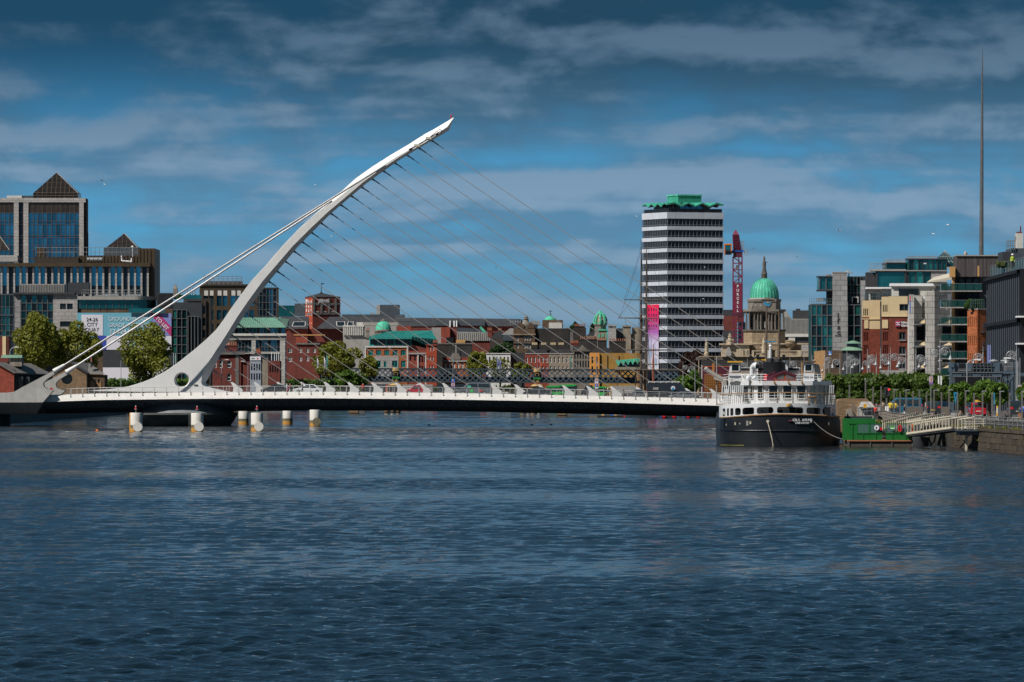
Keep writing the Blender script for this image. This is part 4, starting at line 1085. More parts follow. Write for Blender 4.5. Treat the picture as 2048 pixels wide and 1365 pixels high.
	for p in (1021,1026,1031,1036,1041): m.tube((b.x(p),1,b.z(656)),(b.x(p),1,b.z(640)),.12,.12,4)
	for q in (643,649): m.tube((b.x(1020),1,b.z(q)),(b.x(1042),1,b.z(q)),.1,.1,4)
	b.part('aerial_frame',m,'lampmetal')
	b.box('roof_vent','zinc',713,797,645.5,651.5,3,-6); b.box('roof_vent','lampmetal',740,748,625.5,630,2,7)
jervis()
def dome_cap(b,cx,y,r,py_base,py_top,ribs,mat,rib_mat,name='dome',k=8,par=None):
	zb,zt = b.z(py_base),b.z(py_top); h = zt-zb
	pr = [(r*math.cos(math.pi/2*i/k)**.85 if i < k else .02,zb+h*math.sin(math.pi/2*i/k)) for i in range(k+1)]
	o = MB().lathe(pr,cx,y,32).build(name,mat,par or b.e,True)
	m = MB()
	for i in range(ribs):
		a = 2*math.pi*i/ribs
		m.path([(cx+q*1.01*math.cos(a),y+q*1.01*math.sin(a),z) for q,z in pr],r*.017,4)
	m.build('dome_rib',rib_mat,o); return o
def mid_row():
	b = Bld('colonnade_building','pale building with a white rooftop colonnade left of the small green dome','building',728,2250)
	b.body('zinc',686,800,652,14,.5);
	for i in range(11): b.box('fin','offwhite',687+i*3.7,689.2+i*3.7,653,671,.7,-.3)
	b.box('cornice','offwhite',686,728,651,654,1,-.4); b.box('roof_unit','offwhite',713,726,645,651,3,1)
	b.box('violet_panel','zinc',729,793,652,674,.4,-.1); b.box('red_panel','brick_red',794,822,652.5,663,.4,-.2); b.box('red_panel','brick_dkred',822.5,862,656,672,.4,-.2)
	b = Bld('copper_dome_turret','small bright green copper dome on a stone drum behind the teal roof','dome',766,2150)
	cx = 0; r = 15.5*b.s
	MB().lathe([(r*.92,-1),(r*.92,b.z(664)),(r*1.12,b.z(663)),(r*1.12,b.z(660.5)),(r,b.z(660))],0,r,24).build('drum','dome_stone',b.e,True)
	dome_cap(b,0,r,r,661,642.5,16,'verdigris','verdigris_dk'); m = MB(); m.lathe([(r*.3,b.z(643.5)),(r*.34,b.z(641.5)),(r*.2,b.z(640)),(.02,b.z(638))],0,r,12); m.build('finial','dome_stone',b.e,True)
	m = MB();
	for i in range(10): a = 2*math.pi*i/10; m.box(r*.95*math.cos(a)-.25,r*.95*math.cos(a)+.25,r+r*.95*math.sin(a)-.25,r+r*.95*math.sin(a)+.25,b.z(672),b.z(664))
	b.part('column',m,'dome_stone')
	b = Bld('teal_roof_building','red brick office with white frames under a big sloping teal metal roof','building',822,2050)
	b.body('brick_red',730,816,693,16,.4)
	wh = [(b.x(p),b.x(p+10),b.z(711),b.z(700.5)) for p in (736.5,752,768.5,785,801.5)] + [(b.x(p),b.x(p+w),b.z(735),b.z(722)) for p,w in ((739,6),(751.5,10),(767.5,5.5),(784,11),(802,9))]
	b.rects('F',0,b.x(731),b.x(815),-1,b.z(695),wh,'brick_org','glass_teal','teal_trim',(3,1),.35,.13)
	b.box('white_frame','offwhite',730,816.5,692.5,695.5,.6,-.3); b.box('white_frame','offwhite',729.6,732,695.6,745,.5,-.25); b.box('white_frame','offwhite',813.6,816.4,695.6,745,.5,-.25)
	b.rects('F',-.12,b.x(748),b.x(797),-1,b.z(712.5),[h for h in wh[5:] if h[0] > b.x(748) and h[1] < b.x(797)],'gq_stone','glass_teal','teal_trim',(2,1),.3,.13,name='stone_panel')
	# glazed attic and roof
	b.box('attic','glass_dark',739,823,676,692,10,1.2)
	for i in range(6): b.box('attic_post','teal_trim',738.5+i*16.5,740.3+i*16.5,677,692.3,.4,.9)
	b.box('attic_rail','teal_trim',739,823,690,692.2,.2,.8)
	m = MB(); A = [(b.x(738),-.5),(b.x(823),-.5),(b.x(873),7),(b.x(862),12),(b.x(780),12)]
	zt = [b.z(674),b.z(674),b.z(679),b.z(661),b.z(662)]; bt = [b.z(678.5),b.z(678.5),b.z(700),b.z(700),b.z(678)]
	n = 5; m.v += [(x,y,z) for (x,y),z in zip(A,zt)] + [(x,y,z) for (x,y),z in zip(A,bt)]
	m.f += [(0,1,2,3,4),(0,5,6,1),(1,6,7,2),(2,7,8,3),(3,8,9,4),(4,9,5,0)]; b.part('roof',m,'teal_roof'); m = MB()
	for i in range(14): t = i/13; m.tube((b.x(738)+(b.x(823)-b.x(738))*t,-.55,b.z(673.8)),(b.x(780)+(b.x(862)-b.x(780))*t,11.9,b.z(661.3)),.05,.05,4)
	for i in range(9): t = i/8; m.tube((b.x(823)+(b.x(873)-b.x(823))*t,-.6+7.5*t,b.z(674)+(b.z(679)-b.z(674))*t),(b.x(823)+(b.x(873)-b.x(823))*t,-.6+7.5*t,b.z(678.5)+(b.z(700)-b.z(678.5))*t),.06,.06,4)
	b.part('roof_seam',m,'verdigris_dk')
	chimney(b,731,738,660,676,'dome_stone',2,6)
	b = Bld('bright_brick_house','bright orange-red brick house with sash windows right of the teal-roofed building','house',874,2030)
	b.rects('F',0,b.x(852.5),b.x(873.5),-1,b.z(690),[(b.x(p),b.x(p+3),b.z(t+8),b.z(t)) for p in (858.5,864) for t in (694.5,713,731)],'brick_bright','glass_dark','win_white',(1,2),.3,.12)
	b.body('brick_bright',852.5,873.5,690,12,.35); b.box('cornice','brick_red',852,874,689,691.5,.5,-.3)
	b.rects('F',.4,b.x(817),b.x(852),-1,b.z(706),[(b.x(838+i*5),b.x(841+i*5),b.z(t+12),b.z(t)) for i in range(3) for t in (713,732)] + [(b.x(p),b.x(p+3.5),b.z(722),b.z(712)) for p in (819,828)],'brick_red','glass_dark',None)
	b.body('brick_red',817,852,702,12,.75,name='wing_wall'); b.box('cornice','gq_stone',817,852,706,709,.6,0); b.box('pilaster','offwhite',834.5,837,709,None,.3,.15); b.box('pilaster','offwhite',850,852.3,709,None,.3,.15)
	chimney(b,866,875,685,690,'brick_dark',4,2)
	b = Bld('soot_wall_house','broad soot-black gable wall with chimneys right of the bright brick house','house',945,2080)
	b.body('brick_soot',874,944,688,14,0); m = MB(); b.box('wood_screen','wood_gold',912,930,680,689,3,2); b.box('parapet','render_grey',874,945,686.5,689,1,-.2)
	b = Bld('pediment_house','low brick house with white windows and a carved stone pediment above the railway bridge','house',938,2040)
	b.rects('F',0,b.x(885),b.x(936),-1,b.z(724),[(b.x(890+i*8.2),b.x(893.8+i*8.2),b.z(738),b.z(727)) for i in range(6)],'brick_org','win_white',None)
	b.body('brick_red',885,936,715,12,.35); b.box('cornice','gq_stone',884.5,936.5,721,724,.6,-.3); b.box('parapet','brick_red',885,936,715,721,.5,-.1)
	b.part('pediment',MB().prism([(b.x(900),b.z(720)),(b.x(921),b.z(720)),(b.x(921),b.z(714)),(b.x(917),b.z(708)),(b.x(911),b.z(705)),(b.x(905),b.z(708)),(b.x(900),b.z(714))],-.4,.6),'dome_stone'); b.part('roof',MB().prism([(b.x(893),b.z(715)),(b.x(943),b.z(715)),(b.x(938),b.z(700)),(b.x(897),b.z(701))],2,10),'slate')
	m = MB(); m.tube((b.x(912),1,b.z(706)),(b.x(912),1,b.z(690)),.09); b.part('flag_pole',m,'offwhite')
	b = Bld('panel_block','modern block with white, red brick and blue-grey panels below the long dark roof','building',980,2200)
	b.box('white_panel','zinc',863,882,655.5,740,12); b.box('brick_panel','brick_red',882.2,900,655,740,12,-.5); b.box('brick_panel','brick_dkred',900.2,914,655.5,740,12,1)
	m = MB().prism([(b.x(914),b.z(745)),(b.x(980),b.z(745)),(b.x(980),b.z(682)),(b.x(914),b.z(682))],1,14); b.part('brick_base',m,'brick_dkred')
	m = MB().prism([(b.x(914),b.z(682)),(b.x(980),b.z(682)),(b.x(980),b.z(665)),(b.x(914),b.z(664))],.6,14); b.part('grey_panel',m,'zinc'); m = MB().prism([(b.x(914),b.z(664)),(b.x(980),b.z(665)),(b.x(966),b.z(659)),(b.x(914),b.z(655))],.8,14); b.part('roof',m,'slate_blue')
	b.box('opening','black',893,907,675,690,.3,-.7); m = MB()
	for i in range(16): m.box(b.x(916+i*4),b.x(916.5+i*4),.5,.62,b.z(682),b.z(666))
	b.part('panel_seam',m,'slate_blue')
	b = Bld('white_house','small white rendered house with narrow windows above the railway bridge','house',1022,2060)
	b.rects('F',0,b.x(972.5),b.x(1021),-1,b.z(708),[(b.x(978+i*7.3),b.x(981+i*7.3),b.z(726),b.z(714)) for i in range(6)],'win_white','glass_dark',None)
	b.body('win_white',972.5,1021,708,12,.35); b.box('coping','offwhite',972,1021.5,706.5,708.5,.6,-.2)
	b.box('dark_gap','charcoal',1021.6,1050,706,None,10,1.5)  # charcoal block paints the shade of the gap beside the white house
	b = Bld('roof_jumble_house','small dark house with a pale lean-to roof among the chimneys in mid distance','house',1030,2180)
	b.body('brick_dark',980,1028,677,12,0); b.part('pale_roof',MB().prism([(b.x(1003),b.z(670)),(b.x(1028),b.z(670)),(b.x(1028),b.z(657)),(b.x(1020),b.z(657))],1,8),'zinc'); b.part('dark_roof',MB().prism([(b.x(982),b.z(677)),(b.x(1010),b.z(677)),(b.x(1004),b.z(663)),(b.x(990),b.z(664))],2,9),'slate'); b.part('green_gable',MB().bar((b.x(960),3,b.z(654)),(b.x(970),3,b.z(665)),.8,.6),'verdigris'); b.box('blue_shed','slate_blue',1006,1026,670,682,4,-1)
	chimney(b,975,984,660,676,'brick_dkred',4,5); chimney(b,996,1003,661,670,'brick_soot',3,6); b.body('charcoal',1039,1064,688,9,-8,name='black_shed')
	# ornate stone corner block
	b = Bld('ornate_stone_block','ornate brown stone block with mansard, urn finial and bare soot-dark side wall','building',1140,2130)
	b.body('brick_soot',1070,1138,657,16,1); b.box('tan_edge','render_tan',1132,1140,656.5,None,14,1.6)  # narrow tan strip at the right end of the dark wall
	b.rects('F',0,b.x(1027),b.x(1070),-1,b.z(657),[(b.x(p),b.x(p+4.2),b.z(t+9),b.z(t)) for p in (1033,1047,1051.8,1057) for t in (672,688)],'brick_brown','glass_dark','win_white',(1,2),.3,.14)
	b.body('custom_dark',1027,1070,655,14,.35,name='front_wall'); b.box('cornice','custom',1026,1071,668,670.5,.7,-.5); b.box('cornice','custom_dark',1026.5,1070.5,685.5,687.5,.5,-.3)
	for p in (1036,1056): b.part('gable',MB().prism([(b.x(p),b.z(657)),(b.x(p+12),b.z(657)),(b.x(p+12),b.z(650)),(b.x(p+6),b.z(645)),(b.x(p),b.z(650))],-.1,1.5),'brick_brown')
	m = MB(); m.lathe([(1.8,b.z(655)),(1.8,b.z(649)),(1.3,b.z(647)),(.8,b.z(640)),(1.0,b.z(638)),(.5,b.z(636.5)),(.65,b.z(635)),(.55,b.z(633)),(.05,b.z(631))],b.x(1052),3,12); b.part('urn_finial',m,'dome_stone',True)
	b.box('mansard','slate',1027,1075,649,657,8,3); b.box('plant','offwhite',1098,1124,645.5,657,5,2); b.box('plant','lampmetal',1060,1080,642,652,4,5)
	b.box('roof_block','brick_brown',1085,1126,640,656,6,6)
	m = MB(); m.lathe([(2.0,b.z(640)),(1.9,b.z(637)),(1.2,b.z(634.5)),(.4,b.z(632)),(.25,b.z(629))],b.x(1101),8,12); o = b.part('cupola',m,'verdigris',True)
	m = MB(); m.tube((b.x(1101),8,b.z(630)),(b.x(1101),8,b.z(620)),.09); m.tube((b.x(1097.5),8,b.z(622.5)),(b.x(1104.5),8,b.z(622.5)),.08); m.ball((b.x(1101),8,b.z(629)),.3,6,4); m.build('weather_vane','black',o)
	m = MB()
	for p in (1064,1082,1101,1117):
		for i in range(5): m.box(b.x(p+i*2.2),b.x(p+1.6+i*2.2),-1.0,-.4,b.z(690),b.z(685.5))
	b.part('chimney_pots',m,'cream'); m = MB()
	for p in (1063,1081,1100,1116): m.box(b.x(p),b.x(p+12),-1.2,-.2,b.z(698),b.z(690))
	b.part('chimney_stack',m,'brick_soot')
	b = Bld('chimney_house','dark house carrying a tall broad chimney stack beside bare trees on the skyline','house',1170,2160)
	b.body('render_grey',1139,1160,664,12,0); b.body('brick_soot',1146,1172,656,10,-1.5,name='stack_wall'); chimney(b,1149,1170,652.5,660,'brick_soot',7,-1); chimney(b,1141,1157,686,692,'brick_dkred',6,-4)
	# terrace
	def terr(name,lab,a,c,t,mat,cols,roof=True,ch=None,rows=((714,726),(733,741)),D=2050,fr='win_white',ww=3.4):
		b = Bld(name,lab,'house',c,D); w = (c-a)/cols
		hs = [(b.x(a+w*(i+.5)-ww/2),b.x(a+w*(i+.5)+ww/2),b.z(q),b.z(p)) for i in range(cols) for p,q in rows]
		b.rects('F',0,b.x(a),b.x(c),-1,b.z(t),hs,mat,'glass_dark',fr,(1,2),.3,.14); b.body(mat,a,c,t,11,.35); b.box('coping','gq_stone',a-.2,c+.2,t-1.2,t+.5,.5,-.15)
		if roof: b.part('roof',MB().prism([(b.x(a),b.z(t)),(b.x(c),b.z(t)),(b.x(c-6),b.z(t-9)),(b.x(a+6),b.z(t-9))],1.5,10),'slate')
		if ch: chimney(b,ch[0],ch[1],ch[2],t,'brick_soot',ch[3],4)
		return b
	terr('terrace_house','red brick terrace house with white sash windows, above the right bridge pier',1050,1097,708,'brick_red',6)
	terr('terrace_house','brown-grey rendered terrace house with a slate roof between red brick and grey stone',1097.3,1147,708,'render_tan',6)
	b = terr('stone_terrace_house','grey stone house with tall windows and a small pediment left of the orange house',1147.3,1180,702,'dome_stone',6,True,None,((706,718),(722,735)),2050,None,2.6)
	b.part('pediment',MB().prism([(b.x(1153),b.z(702)),(b.x(1176),b.z(702)),(b.x(1164.5),b.z(690))],-.3,.8),'dome_stone'); b.box('cornice','custom_dark',1147,1180.5,701,703.5,.7,-.5)
	chimney(b,1160,1195,678,705,'brick_soot',9,6); chimney(b,1196,1214,680.5,705,'brick_soot',5,5); chimney(b,1219,1252,682,712,'brick_soot',8,5)
	b = Bld('orange_house','bright orange house front with a long ochre side wall beside the tall tower block','house',1199,2030)
	b.rects('F',0,b.x(1180),b.x(1199),-1,b.z(706),[(b.x(p),b.x(p+3.4),b.z(t+13),b.z(t)) for p in (1183,1192) for t in (714,733)],'orange','glass_navy',None); b.body('orange',1180,1199,706,12,.35)
	b.box('side_wall','ochre',1199.1,1283,706.5,None,12,.6); b.part('roof',MB().prism([(b.x(1181),b.z(706)),(b.x(1228),b.z(706)),(b.x(1216),b.z(696)),(b.x(1192),b.z(696))],1.5,10),'slate')
	m = MB(); m.tube((b.x(1215),.5,b.z(745)),(b.x(1215),.5,b.z(712)),.12); m.tube((b.x(1238),.5,b.z(745)),(b.x(1238),.5,b.z(712)),.12); b.part('downpipe',m,'brick_soot')
	# green turret
	b = Bld('green_turret','stone corner turret with an egg-shaped green copper dome on the skyline','turret',1201,2180)
	r = 12*b.s
	MB().lathe([(r*.95,-1),(r*.95,b.z(652)),(r*1.1,b.z(651)),(r*1.1,b.z(648)),(r,b.z(647))],0,r,8).build('drum','dome_stone',b.e)
	pr = [(r*.98,b.z(648)),(r*1.0,b.z(643)),(r*.9,b.z(636)),(r*.62,b.z(630)),(r*.2,b.z(627)),(.05,b.z(622.5))]
	MB().lathe(pr,0,r,8).build('dome','custom',b.e); m = MB()
	for i in range(8):
		a = 2*math.pi*i/8; m.path([(q*1.03*math.cos(a),r+q*1.03*math.sin(a),z) for q,z in pr],.38,5)
	m.lathe([(r*1.06,b.z(648.5)),(r*1.06,b.z(645.5))],0,r,8); b.part('dome_rib',m,'verdigris')
	MB().box(b.x(1197),b.x(1214),-1.4,3,b.z(682),b.z(660)).build('oriel','custom',b.e); m = MB(); m.box(b.x(1196),b.x(1215),-1.7,3,b.z(662),b.z(659)); m.box(b.x(1212.5),b.x(1215),-1.5,3,b.z(682),b.z(662)); m.box(b.x(1196.5),b.x(1200),-1.55,-1.3,b.z(676),b.z(668)); m.box(b.x(1203),b.x(1209),-1.55,-1.3,b.z(674),b.z(668)); b.part('copper_trim',m,'verdigris')
	b.part('side_roof',MB().prism([(b.x(1172),b.z(672)),(b.x(1189),b.z(672)),(b.x(1189),b.z(660))],2,8),'slate'); b.body('dome_stone',1172,1190,672,12,1,name='side_wall')
	b = Bld('grey_chimney_row','row of broad grey and tan chimney stacks just left of the tall tower','building',1232,2120)
	MB().box(b.x(1217),b.x(1232),0,4,-1,b.z(653)).box(b.x(1216),b.x(1233),-.3,4.3,b.z(653),b.z(650)).build('stack','gq_stone',b.e); MB().box(b.x(1246),b.x(1262),2,6,-1,b.z(654)).box(b.x(1245),b.x(1263),1.7,6.3,b.z(654),b.z(651)).build('stack','render_tan',b.e)
	MB().box(b.x(1265),b.x(1292),3,9,-1,b.z(655)).build('tan_wall','render_tan',b.e); b.box('blue_house','slate_blue',1232.5,1246,657,None,6,3); b.box('red_strip','brick_dkred',1262.2,1265,668,700,3,3)
mid_row()

def tall_tower():
	b = Bld('tower_block','tall square tower block with white floor bands and a wavy green copper roof','tower',1335,1975,22.8)
	w = b.x(1447); d = b.y(1288)
	MB().box(.5,w-.1,.5,d,-1,b.z(418)).build('core','glass_navy',b.e)
	f0 = 445.5; st = 22.55; n = 14
	for k in range(n):
		top = 424.8 if k == 0 else 452.6+22.2*(k-1); bot = 437.5 if k == 0 else top+7.4
		m = MB().box(-.25,w+.25,-.25,d+.2,b.z(bot),b.z(top)); b.part('floor_band',m,'tower_white')
	for k in range(n):
		zt = b.z(437.5 if k == 0 else 460+22.2*(k-1)); zb = b.z(452.6+22.2*k); nx = 15
		cw = w/nx
		for i in range(nx): b.pane('F',.12,(round(cw*i+.03,2),round(cw*i+.03,2)+round(cw-.06,2),zb+.01,zb+.01+round(zt-zb-.02,2)),'glass_navy',.1)
		m = MB()
		for i in range(nx+1): m.box(cw*i-.06,cw*i+.06,-.12,.1,zb,zt)
		zr = zb+(zt-zb)*.2; m.box(0,w,-.09,.1,zr-.08,zr+.08)
		cl = d/15
		for i in range(16): m.box(-.12,.1,cl*i-.09,cl*i+.09,zb,zt)
		m.box(-.09,.1,0,d,zr-.08,zr+.08)
		b.part('mullion_grid',m,'mullion_lt')
		for i in range(0,15,1): b.pane('L',.12,(round(cl*i+.03,2),round(cl*i+.03,2)+round(cl-.06,2),zb+.01,zb+.01+round(zt-zb-.02,2)),'glass_navy',.1)
	# roof pavilion
	MB().box(3.0,w-3.4,2.2,d-2,b.z(425),b.z(407)).build('pavilion','glass_dark',b.e)
	m = MB()
	for i in range(13): m.box(3+i*(w-6.4)/12-.09,3+i*(w-6.4)/12+.09,2.0,2.25,b.z(425),b.z(407))
	for i in range(10): m.box(2.8,3.05,2.2+i*(d-4.2)/9-.08,2.2+i*(d-4.2)/9+.08,b.z(425),b.z(407))
	b.part('mullion_grid',m,'steel_grey')
	for i in range(4): b.pane('F',1.9,(5.0+i*1.9,6.75+i*1.9,b.z(424),b.z(409)),'glass_blue',.1)
	rails(b,'roof_railing','charcoal',1336,1446,425,1.1,.3,40); m = MB()
	for i in range(40): m.tube((.3,d*i/39,b.z(425)),(.3,d*i/39,b.z(425)+1.1),.05,.05,4)
	m.tube((.3,0,b.z(425)+1.1),(.3,d,b.z(425)+1.1),.06,.06,4); b.part('roof_railing',m,'charcoal')
	# folded-plate copper roof: zigzag edge on every side
	cx,cy = w/2,d/2; zc = b.z(409.5); up = .75; m = MB(); N = 4; hx,hy = w/2+.2,d/2+.2; rim = []
	for side in range(4):
		for i in range(2*N):
			t = i/(2*N); e = (-1+2*t)
			p = [(e*hx,-hy),(hx,e*hy),(-e*hx,hy),(-hx,-e*hy)][side]
			rim.append((cx+p[0],cy+p[1],zc+(up if i % 2 else -.25) + (.5 if i == 0 else 0)))
	inner = [(cx+(x-cx)*.45,cy+(y-cy)*.45,zc+.55+(.2 if i % 2 else -.1)) for i,(x,y,z) in enumerate(rim)]
	k = len(rim); m.v += rim + inner + [(x,y,z-.42) for x,y,z in rim]
	for i in range(k):
		j = (i+1) % k; m.f += [(i,j,k+j,k+i),(2*k+i,2*k+j,j,i)]
	m.f.append(tuple(range(k,2*k))); o = b.part('folded_roof',m,'copper')
	m = MB(); m.v += [(x,y,z-.44) for x,y,z in rim] + [(cx+(x-cx)*.6,cy+(y-cy)*.6,zc+.1) for x,y,z in rim]
	for i in range(k): j = (i+1) % k; m.f.append((j,i,k+i,k+j))
	m.build('roof_underside','custom_dark',o)
	m = MB().box(cx-3.5,cx+4.3,cy-4.2,cy+3.6,b.z(405),b.z(391)); b.part('roof_house',m,'copper'); b.part('roof_house_cap',MB().box(cx-3.7,cx+4.5,cy-4.4,cy+3.8,b.z(390.6),b.z(388)),'verdigris'); b.part('cap_gap',MB().box(cx-3.4,cx+4.2,cy-4.1,cy+3.5,b.z(391),b.z(390.4)),'black')
	# banner hanging on the lit side
	ban = thing('hanging_banner','tall pink to lilac banner hanging on the lit side of the tower block','banner',(X(1335,1975),1975,GZ),R(22.8))
	y1,y0 = b.y(1299),b.y(1321); rows = [(609,633,'banner_red'),(633,655,'banner_mag'),(655,664,'banner_lav'),(664,698,'banner_pale'),(698,740,'offwhite')]
	mt = bpy.data.materials.new('banner_gradient'); mt.use_nodes = True; nt = mt.node_tree; tcn = nt.nodes.new('ShaderNodeTexCoord'); sx = nt.nodes.new('ShaderNodeSeparateXYZ'); rp = nt.nodes.new('ShaderNodeValToRGB'); mr = nt.nodes.new('ShaderNodeMapRange')
	nt.links.new(tcn.outputs['Object'],sx.inputs[0]); nt.links.new(sx.outputs[2],mr.inputs[0]); mr.inputs[1].default_value = b.z(740); mr.inputs[2].default_value = b.z(609); nt.links.new(mr.outputs[0],rp.inputs[0])
	el = rp.color_ramp.elements; el[0].position = .0; el[0].color = (.5,.5,.53,1); el[1].position = 1; el[1].color = (.75,.005,.06,1)
	for p,c in ((.42,(.52,.45,.62,1)),(.58,(.34,.10,.36,1)),(.8,(.60,.015,.14,1))): q = el.new(p); q.color = c
	nt.links.new(rp.outputs[0],nt.nodes['Principled BSDF'].inputs['Base Color'])
	MB().box(-.52,-.42,y0,y1,b.z(740),b.z(609)).build('cloth',mt,ban)
	m = MB(); rr = random.Random(8)
	for i in range(4):
		for j in range(4):
			q = y1-.9-j*(y1-y0-1.2)/4; z0 = b.z(622+i*11); m.box(-.56,-.53,q-.35,q-.1,z0,z0+.9); m.box(-.56,-.53,q-.9,q-.65,z0,z0+.9); m.box(-.555,-.53,q-.66,q-.34,z0+.2+.5*rr.random(),z0+.35+.5*rr.random())
	tag(m.build('lettering','maroon',ban),kind='stuff')
	m = MB()
	rr = random.Random(4)
	for i in range(16): q = y0+.4+rr.random()*(y1-y0-.8); z0 = b.z(738-rr.random()*50); m.box(-.55,-.53,q-.12,q+.12,z0,z0+1.5+3*rr.random())
	m.build('printed_figure','sky_paint',ban)
	b2 = Bld('folded_canopy','light green zigzag canopy roof in front of the ochre wall','canopy',1232,1950)
	m = MB()
	for i in range(5):
		a = 1232+i*9.6; dz = -i*.9
		m.prism([(b2.x(a),b2.z(724+dz)),(b2.x(a+4.8),b2.z(733+dz)),(b2.x(a+9.6),b2.z(723.5+dz)),(b2.x(a+9.6),b2.z(720.5+dz)),(b2.x(a),b2.z(721+dz))],0,6)
	b2.part('canopy',m,'verdigris'); b2.box('glazing','glass_dark',1236,1280,724,738,4,1); b2.box('podium','render_tan',1231,1284,734.5,739,7,-.3); b2.box('post','charcoal',1234,1235.5,738,None,.5,1); b2.box('post','charcoal',1270,1272,738,None,.5,1)
tall_tower()

def crane():
	D = 1880; b = Bld('tower_crane','dark red tower crane with a name on its mast beside the tall tower','crane',1474,D)
	s = b.s; hw = 9*s
	m = MB(); zt,zb = b.z(514),-1
	for sx in (-1,1):
		for sy in (0,2): m.box(b.x(1475.5)+sx*hw-.14,b.x(1475.5)+sx*hw+.14,sy*hw-.14,sy*hw+.14,zb,zt)
	b.part('mast_chords',m,'crane_red'); m = MB(); k = 0; p = 514
	while p < 760:
		x0,x1 = b.x(1475.5)-hw,b.x(1475.5)+hw; q = p+13
		for y in (0,2*hw):
			if k % 2: m.bar((x0,y,b.z(q)),(x1,y,b.z(p)),.22,.16)
			else: m.bar((x0,y,b.z(p)),(x1,y,b.z(q)),.22,.16)
			m.bar((x0,y,b.z(p)),(x1,y,b.z(p)),.22,.16)
		m.box(x0-.07,x0+.07,0,2*hw,b.z(p)-.1,b.z(p)+.1); m.box(x1-.07,x1+.07,0,2*hw,b.z(p)-.1,b.z(p)+.1); k += 1; p += 13
	b.part('mast_bracing',m,'crane_red'); b.box('ladder','steel_grey',1477,1479,515,760,.3,hw)
	o = b.box('name_panel','crane_red',1466.7,1484.3,567.5,626,.12,-.35)
	for i,c in enumerate('PURCELL'): text(c,7.4*s,o,(b.x(1475.5),-.4,b.z(575.5+8.1*i)),'white',align='CENTER',bold=.02)
	b.box('collar','maroon',1466,1485,627,633,2.6,-.3)
	b.box('slew_ring','maroon',1467,1485,504,514,2.4,-.1); b.box('slew_deck','blue_paint',1465,1487,500.5,504,3,-.3)
	m = MB()
	m.frus((b.x(1467),b.x(1483),-.3,2,b.z(501)),(b.x(1465),b.x(1478),-.3,2,b.z(470))); m.frus((b.x(1465),b.x(1478),-.3,2,b.z(469.9)),(b.x(1471),b.x(1472),.4,1,b.z(460)))
	b.part('jib',m,'crane_red'); m = MB()
	for i in range(10): z = b.z(500-i*3.2); m.box(b.x(1466.5-i*.1),b.x(1482-i*.35),-.45,-.28,z,z+.12)
	b.part('jib_rungs',m,'maroon')
	m = MB(); m.box(b.x(1449),b.x(1463),-1,1.6,b.z(510),b.z(488)); o = b.part('cab',m,'charcoal'); m = MB(); m.box(b.x(1448.5),b.x(1463.5),-1.15,1.7,b.z(490.5),b.z(488)); m.box(b.x(1448.5),b.x(1450),-1.1,-.95,b.z(510),b.z(490)); m.box(b.x(1461.5),b.x(1463.2),-1.1,-.95,b.z(503),b.z(490)); m.build('cab_frame','orange_paint',o); MB().box(b.x(1450.5),b.x(1461),-1.06,-1.0,b.z(500),b.z(491.5)).build('cab_window','glass_teal',o); MB().box(b.x(1450.5),b.x(1461),-1.06,-1.0,b.z(509),b.z(502.5)).build('cab_window','glass_dark',o)
	b.box('cab_arm','charcoal',1463,1468,502,507,.8,0)
	m = MB(); m.path([(b.x(1489),0,b.z(500)),(b.x(1489),0,b.z(510)),(b.x(1494.5),0,b.z(510)),(b.x(1494.5),0,b.z(500)),(b.x(1487),0,b.z(500.5))],.12,5)
	for q in (1484,1487): m.tube((b.x(q),0,b.z(503)),(b.x(q),0,b.z(482)),.1,.1,5)
	for q in (484,489,494): m.tube((b.x(1480),0,b.z(q)),(b.x(1488),0,b.z(q+1)),.09,.09,5)
	b.part('platform',m,'lampmetal'); b.box('winch','yellow',1473,1475.5,530,541,.6,hw-.3)
crane()

